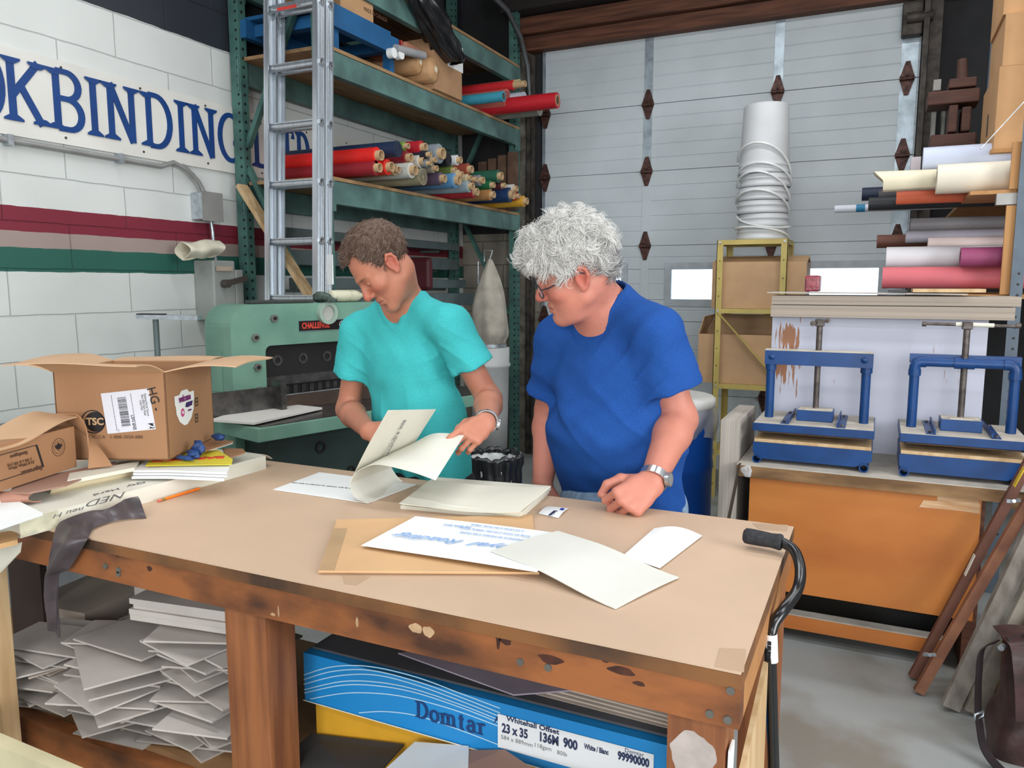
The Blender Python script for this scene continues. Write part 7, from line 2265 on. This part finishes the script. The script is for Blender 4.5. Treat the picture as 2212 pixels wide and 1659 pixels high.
def skin_tone(v, o, A, s, base, red, extra=None):
    q = ((v - o) @ A) / s
    t = np.tile(linc(base), (len(v), 1))
    R2 = linc(red)
    def zone(c, r, amt, col=R2):
        nonlocal t
        d = np.sqrt((((q - np.array(c)) / np.array(r)) ** 2).sum(1))
        w = np.clip(1.2 - d, 0, 1)[:, None] ** 1.0 * amt
        t = t * (1 - np.clip(w, 0, 1)) + col * np.clip(w, 0, 1)
    for sx in (1, -1):
        zone((sx * .040, .07, -.030), (.034, .04, .028), .55)
        zone((sx * .083, -.014, 0), (.020, .035, .045), .75)
    zone((0, .110, -.034), (.026, .03, .026), .75)
    lip = linc((176, 92, 84))
    zone((0, .094, -.0665), (.022, .03, .006), .7, lip); zone((0, .092, -.080), (.018, .03, .007), .7, lip)
    zone((0, .094, -.0725), (.024, .03, .0020), .8, linc((84, 40, 36)))
    if extra: extra(q, t, zone)
    return t

def shirt(name, mat, parent, torso, sleeves, neck_cuts, hem, lo, hi, wr, h=.0046, th=.012):
    F = Field()
    for f in torso: f(F)
    hems = []
    for (a, b, ra, rb, cut) in sleeves:
        a, b = V3(a), V3(b); d = (b - a) / np.linalg.norm(b - a)
        F.cap(a, b, ra, rb, .035, 'u', clip=(a + (b - a) * cut, d))
        hems.append((a + (b - a) * cut, d, b, .13))
    base = F
    cuts = Field()
    for (a, b, ra, rb) in neck_cuts: cuts.cap(a, b, ra, rb, .004)
    hp, hn = V3(hem[0]), V3(hem[1])
    def post(d, p):
        d = d + wr(p)
        ce = cuts.ev(p)
        d = d - .0022 * np.clip((.019 - ce) / .002, 0, 1)
        for hp_, hd_, Ec_, er_ in hems:
            t_ = (p - hp_) @ hd_
            near = np.sqrt(((p - hp_) ** 2).sum(1)) < er_
            d = np.where(near, d - .0016 * np.clip((t_ + .022) / .002, 0, 1), d)
        d = d - .0016 * np.clip((.022 + (p - hp) @ hn) / .002, 0, 1)
        sh = np.maximum(d, -(d + th))
        sh = np.maximum(sh, (p - hp) @ hn)
        sh = np.maximum(sh, -ce)
        return sh
    F.post = post
    v, f = F.mesh(lo, hi, h)
    # even out the grid steps, keeping the openings
    o = mesh_obj(name, v, f, mat, parent)
    sm = o.modifiers.new('smooth', 'SMOOTH'); sm.factor = .5; sm.iterations = 2
    return o
def legs(parent, name, mat, hips, knees, ankles, pel, pr, infl=1.0, h=.009):
    F = Field()
    F.ell(pel, pr, None, .03)
    for hp, kn, an in zip(hips, knees, ankles):
        F.cap(hp, kn, .092 * infl, .070 * infl, .05); F.cap(kn, an, .070 * infl, .058 * infl, .04)
    v, f = F.mesh(V3(pel) - np.array([.32, .30, 1.05]), V3(pel) + np.array([.32, .30, .16]), h)
    keep = v[:, 2] > .04
    o = mesh_obj(name, v, f, mat, parent)
    for an in ankles:
        F2 = Field()
        an = V3(an)
        F2.ell((an[0], an[1] - .07, .045), (.048, .13, .044), None, .02); F2.cap((an[0], an[1], .05), (an[0], an[1], .10), .05, .05, .03)
        F2.raw(lambda p: .004 - p[:, 2], an, 1.0, op='i')
        v2, f2 = F2.mesh((an[0] - .1, an[1] - .28, -.01), (an[0] + .1, an[1] + .12, .16), .008)
        mesh_obj('shoe', v2, f2, m_shoe, parent)
    return o

# ---------------------------------------------------------------- man in the turquoise shirt
def build_young():
    S = .97
    o = np.array([-1.428, 2.06, 1.556]); A = head_axes(63.5, 46, 2.6)
    LS, RS = pa(972, 694, Y=2.17), pa(778, 712, Y=2.22)
    LE, LW = pa(1056, 862, Y=2.22), pa(1050, 912, Y=1.95)
    RE, RW = pa(752, 884, Y=2.22), pa(795, 930, Y=2.00)
    NB = pa(872, 660, Y=2.20)
    mid = (LS + RS) / 2
    root = thing('person', 'person in turquoise v-neck t-shirt bending over the table and turning large pages', 'person', (mid[0], mid[1] + .02, 0))
    sd = LS - RS; sd[2] = 0; sd /= np.linalg.norm(sd)
    fd = np.cross(sd, np.array([0, 0, 1.])) * 1.0
    if fd[1] > 0: fd = -fd
    M3 = np.stack([sd, -fd, np.array([0, 0, 1.])], 1)
    belly = pa(905, 905, Y=2.235); pel = pa(925, 1040, Y=2.26); chest = pa(880, 790, Y=2.235)
    F = Field()
    W = add_head(F, o, A, S)
    F.cap(o + A @ np.array([0, -.030, -.045]) * S, NB + np.array([0, .0, .015]), .054, .058, .03)
    F.cap(o + A @ np.array([0, -.004, -.070]) * S, NB + fd * .018 + np.array([0, 0, -.03]), .034, .044, .016)
    F.cap(NB, LS + np.array([0, 0, -.03]), .050, .040, .05); F.cap(NB, RS + np.array([0, 0, -.03]), .050, .040, .05)
    F.ell(chest + np.array([0, 0, .02]), (.150, .092, .15), M3, .05)
    F.ell(belly, (.135, .085, .16), M3, .05)
    for Sx, Ex, Wx in ((LS, LE, LW), (RS, RE, RW)):
        dn = np.array([0, 0, -.03])
        F.ell(Sx + dn, (.044,) * 3, None, .03)
        F.cap(Sx + dn, Ex, .044, .040, .02)
        fm = Ex + (Wx - Ex) * .28
        F.cap(Ex, fm, .041, .042, .02); F.cap(fm, Wx, .042, .027, .02)
    # left hand: thumb above the leaf, fingers below, pointing to the left of the photograph
    yl = pa(992, 958, Y=1.835) - LW
    c1 = [(18, 16, 10), (42, 44, 30), (48, 50, 32), (52, 52, 34)]
    hand(F, LW, yl, -FWn * .95 + UPn * .25 + RTn * .1, 1, c1, (.02, .0, -.02, -.05), [(.020, .014, -.008), (.040, .042, -.020), (.040, .072, -.026), (.034, .098, -.028)], .95)
    yr = RTn * .80 - UPn * .12 - FWn * .55
    hand(F, RW, yr, RTn * -.3 + UPn * .5 - FWn * .8, -1, [(25, 30, 20), (30, 34, 22), (34, 36, 24), (38, 38, 26)], (.05, .0, -.03, -.08), None, .95)
    lo = np.minimum.reduce([LS, RS, LW, RW, belly, o]) - .22; hi = np.maximum.reduce([LS, RS, LE, RE, o, belly]) + .20
    lo[2] = .86; hi[2] = 1.74
    v, f = F.mesh(lo, hi, .0026)
    def extra(q, t, zone):
        for sx in (1, -1):
            zone((sx * .031, .085, .0215), (.021, .06, .0056), .95, linc((96, 68, 52)))
            zone((sx * .031, .085, -.0056), (.016, .05, .0026), .9, linc((88, 52, 44)))
            zone((sx * .014, .10, -.046), (.006, .01, .004), .7, linc((120, 60, 50)))
        zone((0, .08, -.098), (.045, .03, .034), .22, linc((170, 132, 116)))
        return t
    tone = skin_tone(v, o, A, S, (184, 122, 98), (176, 88, 72), extra)
    mesh_obj('body', v, f, m_skin, root, tone)
    # short brown hair
    H = Field()
    def HW(p): return o + A @ (np.array(p, float) * S)
    H.ell(HW((0, -.020, .052)), np.array((.0815, .107, .0945)) * S, A, .01)
    H.ell(HW((0, .020, .064)), np.array((.062, .068, .064)) * S, A, .02)
    H.raw(lambda p: .0032 * noise3(p, 120, 3) + .0026 * noise3(p, 330, 4), o, .3, op='d')
    def hairline(p):
        q = ((p - o) @ A) / S
        x, y, z = np.abs(q[:, 0]), q[:, 1], q[:, 2]
        g = np.interp(y, [-.14, -.085, -.045, -.030, -.012, .006, .018, .034, .055, .075, .12], [-.060, -.058, -.036, .018, .030, -.010, .000, .050, .078, .084, .092])
        g = g + np.where(y > .02, np.clip((x - .018) / .022, 0, 1) * np.clip((.066 - x) / .02, 0, 1) * .034, 0) + .006 * noise3(p, 180, 31)
        return (g - z) * .7 * S
    H.raw(hairline, o, .3, op='i')
    hv, hf = H.mesh(o - .2, o + .2, .004)
    hn = normals_of(H, hv)
    def ht(q0, g, k=1.0):
        a, b, c = linc((86, 66, 54)), linc((122, 98, 84)), linc((150, 134, 122))
        u = g.random((len(q0), 1)); 
        return np.where(u < .55, a * (.8 + .5 * g.random((len(q0), 1))), np.where(u < .85, b, c))
    g0 = np.random.default_rng(2)
    hair = mesh_obj('hair', hv, hf, m_hairv, root, np.tile(linc((92, 73, 62)), (len(hv), 1)) * (1 + .15 * noise3(hv, 300, 6))[:, None])
    qh = ((hv - o) @ A) / S
    keep = (np.einsum('ij,ij->i', hn, (hv - o)) > .03)
    def grow(P0, N0, g):
        qf = ((P0 - o) @ A)[:, 1:2] / S
        comb = (A @ np.array([0, .55, -.25]))[None] * np.clip(1.1 - np.clip(qf, 0, 1) * 9, .35, 1)
        d = N0 * .42 + comb * 1.0 + g.normal(size=P0.shape) * .2
        d /= np.linalg.norm(d, axis=1, keepdims=True)
        Ln = g.uniform(.010, .022, (len(P0), 1))
        t = np.linspace(0, 1, 4)
        return P0[:, None, :] - N0[:, None, :] * .002 + d[:, None, :] * (Ln[:, None] * t[None, :, None]) - N0[:, None, :] * (.004 * t ** 2)[None, :, None]
    st = strands('hair_strands', hv[keep], hn[keep], 9000, grow, .0008, m_hairv, hair, ht)
    st.location = (0, 0, 0); st.data.transform(Matrix.Translation(Vector((0, 0, 0))))
    st.data.transform(Matrix.Translation(-root.location)) if False else None
    fix_child(st, hair)
    # shirt
    torso = [lambda F: F.ell(chest + np.array([0, 0, .03]), (.178, .116, .17), M3, .05),
             lambda F: F.ell(belly + np.array([0, 0, -.02]), (.160, .112, .19), M3, .07),
             lambda F: F.cap(pel + sd * .075 + np.array([0, 0, -.02]), belly + sd * .07, .100, .095, .06),
             lambda F: F.cap(pel - sd * .075 + np.array([0, 0, -.02]), belly - sd * .07, .100, .095, .06),
             lambda F: F.cap(NB + np.array([0, .01, .004]), LS + np.array([0, 0, -.012]), .064, .060, .05), lambda F: F.cap(NB + np.array([0, .01, .004]), RS + np.array([0, 0, -.012]), .064, .060, .05)]
    Lh, Rh = pa(1018, 790, Y=2.20), pa(757, 826, Y=2.24)
    sl = []
    for Sx, Ex, Hx in ((LS, LE, Lh), (RS, RE, Rh)):
        d = (Ex - Sx); L = np.linalg.norm(d); 
        sl.append((Sx + np.array([0, 0, -.012]), Ex, .062, .080, .56))
    up_n = (o - NB) / np.linalg.norm(o - NB)
    vpt = pa(850, 716, Y=2.115)
    cuts = [(NB + np.array([0, 0, .02]) - fd * .005, NB + np.array([0, 0, .16]), .066, .08), (NB + fd * .055 + np.array([0, 0, .02]), vpt + fd * .006, .056, .003)]
    def wr(p):
        q = (p - belly) @ M3
        r = .0068 * noise3(p * np.array([1, 1, .45]), 17, 11) + .0018 * noise3(p, 40, 12)
        r = r - .0042 * crease(q[:, 0] * 26 + q[:, 2] * 5 + 1.6 * noise3(p, 5, 18)) * np.clip((.24 - np.abs(q[:, 2] + .06)) * 6, 0, 1)
        for Sx in (LS, RS):
            ar = p - Sx; w_ = np.clip(1.25 - np.linalg.norm(ar + np.array([0, 0, .09]), axis=1) * 8, 0, 1)
            r = r - .0055 * crease(ar[:, 2] * 42 + np.abs(ar @ sd) * 30 + 1.2 * noise3(p, 8, 19)) * w_
        r = r + .0040 * np.sin(q[:, 0] * 70 + 2.5 * noise3(p, 7, 8)) * np.clip((.02 - q[:, 2]) * 6, 0, 1)
        r = r + .0045 * np.sin(q[:, 2] * 34 + np.abs(q[:, 0]) * 60 + 2.5 * noise3(p, 9, 5)) * np.clip(1 - np.abs(q[:, 2] - .10) * 6, 0, 1) * np.clip((np.abs(q[:, 0]) - .03) * 12, 0, 1)
        return r
    shirt('t_shirt', m_tee_t, root, torso, sl, cuts, (pel + np.array([0, 0, -.005]), (0, 0, -1)), np.minimum(lo, pel - .3) - .05, np.maximum(hi, pel + .3) + .05, wr)
    hips = [pel + sd * .085 + np.array([0, 0, -.02]), pel - sd * .085 + np.array([0, 0, -.02])]
    kn = [h_ + np.array([0, .0, -.40]) for h_ in hips]; an = [k_ * np.array([1, 1, 0]) + np.array([0, .02, .10]) for k_ in kn]
    legs(root, 'trousers', m_blackp, hips, kn, an, pel, (.165, .115, .11))
    # watch on the left wrist, chain at the neck
    d = (LW - LE) / np.linalg.norm(LW - LE)
    c = LW - d * .012
    m_wat = M('watch_steel', (190, 192, 194), rough=.25, metal=.9)
    MB().ring(c - d * .008, c + d * .008, .0345, .0315, 28).build('watch_band', m_wat, root, world=True)
    fdr = (RTn * .8 - UPn * .3 - FWn * .3); fdr -= d * (fdr @ d); fdr /= np.linalg.norm(fdr)
    MB().cyl(c + fdr * .032, c + fdr * .040, .016, n=24).build('watch_case', m_wat, root, world=True)
    ch = []
    for i in range(41):
        a = 2 * PI * i / 41
        cc = NB + np.array([0, 0, .03])
        ch.append(Vector(cc + sd * (.070 * math.cos(a)) + fd * (.066 * math.sin(a)) + np.array([0, 0, -.012 * math.sin(a)])))
    MB().tube(ch, .0012, n=6, closed=True).build('neck_chain', M('gold_chain', (220, 186, 110), rough=.25, metal=.9), root, world=True)
    return root

def fix_child(ob, par):
    """mesh_obj shifted the vertices by the parent's own offset only; bring a grandchild into the root's frame"""
    r = par.parent
    ob.data.transform(Matrix.Translation(-r.location))

# ---------------------------------------------------------------- man in the blue shirt
def build_old():
    S = 1.01
    o = np.array([-.761, 2.0, 1.534]); A = head_axes(93, 21, -16)
    LS, RS = pa(1418, 706, Y=2.08), pa(1212, 716, Y=2.17)
    LE, LW = pa(1466, 905, Y=2.10), pa(1408, 1042, Y=1.885)
    RE, RW = pa(1190, 885, Y=2.26), pa(1172, 1045, Y=2.12)
    NB = pa(1300, 668, Y=2.13)
    mid = (LS + RS) / 2
    root = thing('person', 'person in royal blue t-shirt with curly white hair and dark glasses, one hand on table', 'person', (mid[0], mid[1] + .05, 0))
    sd = LS - RS; sd[2] = 0; sd /= np.linalg.norm(sd)
    fd = np.cross(sd, np.array([0, 0, 1.]))
    if fd[1] > 0: fd = -fd
    M3 = np.stack([sd, -fd, np.array([0, 0, 1.])], 1)
    chest = pa(1322, 810, Y=2.16); belly = pa(1330, 945, Y=2.14); pel = pa(1345, 1085, Y=2.18)
    F = Field()
    W = add_head(F, o, A, S, True)
    F.cap(o + A @ np.array([0, -.034, -.040]) * S, NB + np.array([0, .01, .0]), .060, .066, .03)
    F.cap(o + A @ np.array([0, .004, -.078]) * S, NB + fd * .035 + np.array([0, 0, -.03]), .042, .050, .02)
    F.cap(NB, LS + np.array([0, 0, -.045]), .055, .046, .05); F.cap(NB, RS + np.array([0, 0, -.045]), .055, .046, .05)
    F.ell(chest, (.16, .115, .16), M3, .05); F.ell(belly, (.165, .14, .15), M3, .05)
    for Sx, Ex, Wx in ((LS, LE, LW), (RS, RE, RW)):
        dn = np.array([0, 0, -.045])
        F.ell(Sx + dn, (.050,) * 3, None, .03)
        F.cap(Sx + dn, Ex, .052, .049, .02)
        fm = Ex + (Wx - Ex) * .25
        F.cap(Ex, fm, .050, .050, .02); F.cap(fm, Wx, .050, .031, .02)
    yl = pa(1350, 1088, Y=1.805) - LW
    fist = [(76, 100, 60), (82, 102, 60), (84, 100, 58), (86, 98, 55)]
    hand(F, LW, yl, -FWn * .72 + RTn * .35 + UPn * .45, 1, fist, (.03, .0, -.02, -.05), [(.022, .018, -.012), (.048, .046, -.020), (.056, .074, -.034), (.048, .094, -.048)], 1.14)
    hand(F, RW, -UPn + FWn * .1, RTn * -.6 - FWn * .6, -1, [(14, 18, 12), (16, 20, 14), (18, 22, 14), (20, 24, 16)], (.05, .01, -.03, -.07), None, 1.02)
    lo = np.minimum.reduce([LS, RS, LW, RW, belly, o]) - .24; hi = np.maximum.reduce([LS, RS, LE, RE, o, belly]) + .22
    lo[2] = .72; hi[2] = 1.74
    v, f = F.mesh(lo, hi, .0028)
    # the fist rests on the table top
    def extra(q, t, zone):
        for sx in (1, -1):
            zone((sx * .031, .085, .0215), (.021, .06, .0055), .7, linc((176, 152, 140)))
            zone((sx * .031, .085, -.0056), (.016, .05, .0026), .9, linc((96, 60, 52)))
        zone((0, .08, -.098), (.05, .03, .03), .15, linc((196, 150, 136)))
        zone((.07, .03, -.05), (.03, .05, .04), .25, linc((214, 132, 112)))
        return t
    tone = skin_tone(v, o, A, S, (188, 122, 104), (180, 88, 76), extra)
    mesh_obj('body', v, f, m_skin, root, tone)
    # white curly hair: a lumpy cap and many curled strands
    H = Field()
    def HW(p): return o + A @ (np.array(p, float) * S)
    H.ell(HW((0, -.020, .062)), np.array((.084, .107, .091)) * S, A, .02)
    H.ell(HW((0, .062, .078)), np.array((.064, .058, .046)) * S, A, .03)
    H.ell(HW((.0, .010, .098)), np.array((.064, .080, .046)) * S, A, .03)
    H.ell(HW((.054, .030, .045)), np.array((.026, .036, .032)) * S, A, .02)
    H.ell(HW((-.054, .030, .045)), np.array((.026, .036, .032)) * S, A, .02)
    H.ell(HW((0, -.078, .0)), np.array((.060, .034, .050)) * S, A, .03)
    H.raw(lambda p: .0085 * noise3(p, 46, 13) + .0045 * noise3(p, 130, 14), o, .3, op='d')
    def hairline(p):
        q = ((p - o) @ A) / S
        y, z = q[:, 1], q[:, 2]
        g = np.interp(y, [-.14, -.095, -.055, -.030, -.012, .006, .022, .045, .075, .12], [-.056, -.056, -.045, .026, .032, -.006, .004, .034, .052, .060])
        return (g - z) * .7 * S
    H.raw(hairline, o, .3, op='i')
    hv, hf = H.mesh(o - .24, o + .24, .004)
    hn = normals_of(H, hv)
    def base_tone(q0, g):
        q = ((q0 - o) @ A) / S
        back = np.clip((-.05 - q[:, 1]) * 14, 0, 1) * np.clip((.05 - q[:, 2]) * 16, 0, 1)
        a = linc((224, 222, 218))[None] * (.80 + .28 * g.random((len(q0), 1)))
        b = linc((120, 120, 126))[None] * (.7 + .5 * g.random((len(q0), 1)))
        return a * (1 - back[:, None]) + b * back[:, None]
    g0 = np.random.default_rng(5)
    bt = base_tone(hv, g0); 
    hair = mesh_obj('hair', hv, hf, m_hairv, root, bt * .62)
    qh = ((hv - o) @ A) / S
    keep = (np.einsum('ij,ij->i', hn, (hv - o)) > .035) & ~((np.abs(qh[:, 0]) > .05) & (qh[:, 1] < .022) & (qh[:, 1] > -.036) & (qh[:, 2] < .036))
    def curl(P0, N0, g):
        n = len(P0); m = 14
        nl = 190
        C0 = P0[g.integers(0, n, nl)]
        own = np.empty(n, int)
        for i in range(0, n, 1000): own[i:i + 1000] = ((P0[i:i + 1000, None, :] - C0[None]) ** 2).sum(2).argmin(1)
        comb = A @ np.array([0, -.25, -.45])
        dl = comb[None] + g.normal(size=(nl, 3)) * .75
        d = dl[own] + g.normal(size=P0.shape) * .13
        d = d - N0 * np.einsum('ij,ij->i', d, N0)[:, None]
        d /= np.linalg.norm(d, axis=1, keepdims=True) + 1e-9
        e = np.cross(N0, d)
        L1, T1, R1, H1 = g.uniform(.026, .048, nl), g.uniform(.35, .8, nl) * g.choice([-1, 1], nl), g.uniform(.005, .0095, nl), g.uniform(0, 6.28, nl)
        Ln = (L1[own] * g.uniform(.75, 1.1, n))[:, None]; turns = T1[own][:, None]; R0 = (R1[own] * g.uniform(.8, 1.1, n))[:, None]; ph = (H1[own] + g.normal(size=n) * .18)[:, None]
        t = np.linspace(0, 1, m)[None]
        a = ph + turns * 2 * PI * t
        along = Ln * t; side = R0 * (np.sin(a) - np.sin(ph)); outw = R0 * .8 * (1 - np.cos(a - ph)) + .002 - .35 * along ** 2 / .09
        return P0[:, None, :] + d[:, None, :] * along[..., None] + e[:, None, :] * side[..., None] + N0[:, None, :] * outw[..., None]
    st = strands('hair_curls', hv[keep], hn[keep], 7000, curl, .0011, m_hairv, hair, base_tone, 3)
    fix_child(st, hair)
    def wisps(P0, N0, g):
        n = len(P0); m = 9
        d = N0 + g.normal(size=P0.shape) * .5; d /= np.linalg.norm(d, axis=1, keepdims=True)
        e = np.cross(d, g.normal(size=P0.shape)); e /= np.linalg.norm(e, axis=1, keepdims=True)
        Ln = g.uniform(.012, .030, (n, 1)); t = np.linspace(0, 1, m)[None]
        return P0[:, None, :] + d[:, None, :] * (Ln * t)[..., None] + e[:, None, :] * (.008 * np.sin(t * 4 + g.uniform(0, 6, (n, 1))))[..., None]
    st = strands('hair_wisps', hv[keep], hn[keep], 900, wisps, .00055, m_hairv, hair, base_tone, 8)
    fix_child(st, hair)
    # short grey sideburn and nape
    torso = [lambda F: F.ell(chest, (.190, .145, .175), M3, .06), lambda F: F.ell(belly, (.196, .172, .165), M3, .08),
             lambda F: F.cap(pel + sd * .085 + np.array([0, 0, -.03]), belly + sd * .085, .110, .105, .06),
             lambda F: F.cap(pel - sd * .085 + np.array([0, 0, -.03]), belly - sd * .085, .110, .105, .06),
             lambda F: F.cap(NB + np.array([.01, .02, .012]), LS + np.array([0, 0, -.020]), .074, .070, .05), lambda F: F.cap(NB + np.array([0, .02, .004]), RS + np.array([0, 0, -.020]), .072, .070, .05)]
    dz = np.array([0, 0, -.022]); sl = [(LS + dz, LE, .074, .095, .63), (RS + dz, RE, .074, .090, .68)]
    cuts = [(NB + np.array([0, 0, .01]) + fd * .012, NB + np.array([0, 0, .18]) + fd * .05, .074, .09), (NB + fd * .03 + np.array([0, 0, .02]), NB + fd * .09 + np.array([0, 0, -.035]), .060, .045)]
    def wr(p):
        q = (p - belly) @ M3
        r = .0065 * noise3(p, 15, 21) + .0018 * noise3(p, 38, 22)
        fold = np.sin(q[:, 2] * 60 + q[:, 0] * 26 + 2.4 * noise3(p, 8, 6))
        r = r + .0075 * fold * np.clip(1 - np.abs(q[:, 2] - .10) * 7, 0, 1) * np.clip(.10 - q[:, 0], 0, .2) * 5
        r = r + .0050 * np.sin(q[:, 2] * 44 - q[:, 0] * 40 + 2 * noise3(p, 8, 16)) * np.clip(1 - np.abs(q[:, 2] + .02) * 8, 0, 1) * np.clip((q[:, 0] + .02) * 8, 0, 1)
        r = r - .0065 * crease(q[:, 2] * 24 + q[:, 0] * 12 + 1.6 * noise3(p, 5, 28)) * np.clip(1 - np.abs(q[:, 2] - .07) * 5.5, 0, 1)
        ar = (p - LS) @ M3
        r = r - .007 * crease(ar[:, 2] * 30 - ar[:, 0] * 34 + 1.3 * noise3(p, 7, 29)) * np.clip(1.3 - np.linalg.norm(ar + np.array([.02, 0, .12]), axis=1) * 7, 0, 1)
        r = r + .0065 * np.sin(ar[:, 2] * 46 - ar[:, 0] * 60 + 2 * noise3(p, 10, 9)) * np.clip(1 - np.linalg.norm(ar + np.array([.07, 0, .06]), axis=1) * 6.5, 0, 1)
        r = r + .0022 * np.sin(q[:, 0] * 48 + 6 * np.sin(q[:, 2] * 8)) * np.clip((-.02 - q[:, 2]) * 8, 0, 1)
        return r
    shirt('t_shirt', m_tee_b, root, torso, sl, cuts, (pel + np.array([0, 0, -.015]), (0, 0, -1)), np.minimum(lo, pel - .3) - .05, np.maximum(hi, pel + .3) + .05, wr)
    hips = [pel + sd * .09 + np.array([0, 0, -.02]), pel - sd * .09 + np.array([0, 0, -.02])]
    kn = [h_ + np.array([0, .0, -.40]) for h_ in hips]; an = [k_ * np.array([1, 1, 0]) + np.array([0, .02, .10]) for k_ in kn]
    legs(root, 'jeans', m_jean, hips, kn, an, pel, (.185, .15, .12), 1.1)
    # glasses
    gl = MB(); m_gl = M('glasses_frame', (36, 42, 52), rough=.3)
    def G(x, y, z): return Vector(W((x, y, z)))
    def rim(sx): return [G(sx * (.032 + .027 * math.cos(a) * (1 + .08 * math.cos(2 * a))), .106 - .010 * abs(math.cos(a) * .5 + .5) ** 2 * 1.0, -.008 + .0195 * math.sin(a)) for a in [2 * PI * i / 28 for i in range(28)]]
    for sx in (1, -1): gl.tube(rim(sx), .0017, n=8, closed=True)
    gl.tube([G(-.009, .104, -.001), G(0, .108, .002), G(.009, .104, -.001)], .0016, n=8)
    fo = gl.build('glasses', m_gl, root, world=True)
    fo['label'] = 'dark framed glasses'
    for sx in (1, -1):
        MB().tube([G(sx * .056, .098, .0), G(sx * .068, .075, .002), G(sx * .079, .02, .012), G(sx * .083, -.008, .018), G(sx * .082, -.03, .004)], .0018, n=8).build('temple', m_gl, root, world=True)
        rm = rim(sx); c = sum(rm, Vector()) / len(rm)
        MB().add([c] + rm, [(0, i + 1, (i + 1) % 28 + 1) for i in range(28)], True).build('lens', M('lens_glass', (225, 235, 240), rough=.03, alpha=.25, spec=.8), root, world=True)
    # watch
    d = (LW - LE) / np.linalg.norm(LW - LE)
    c = LW - d * .014
    m_wat = M('watch_steel', (0, 0, 0))
    MB().ring(c - d * .011, c + d * .011, .0385, .0355, 30).build('watch_band', m_wat, root, world=True)
    fdr = RTn * .55 - UPn * .25 - FWn * .75; fdr -= d * (fdr @ d); fdr /= np.linalg.norm(fdr)
    MB().cyl(c + fdr * .036, c + fdr * .046, .019, n=28).build('watch_case', m_wat, root, world=True)
    MB().cyl(c + fdr * .0461, c + fdr * .0466, .0155, n=28).build('watch_dial', M('dial_grey', (120, 124, 126), rough=.3), root, world=True)
    return root
build_young()
build_old()
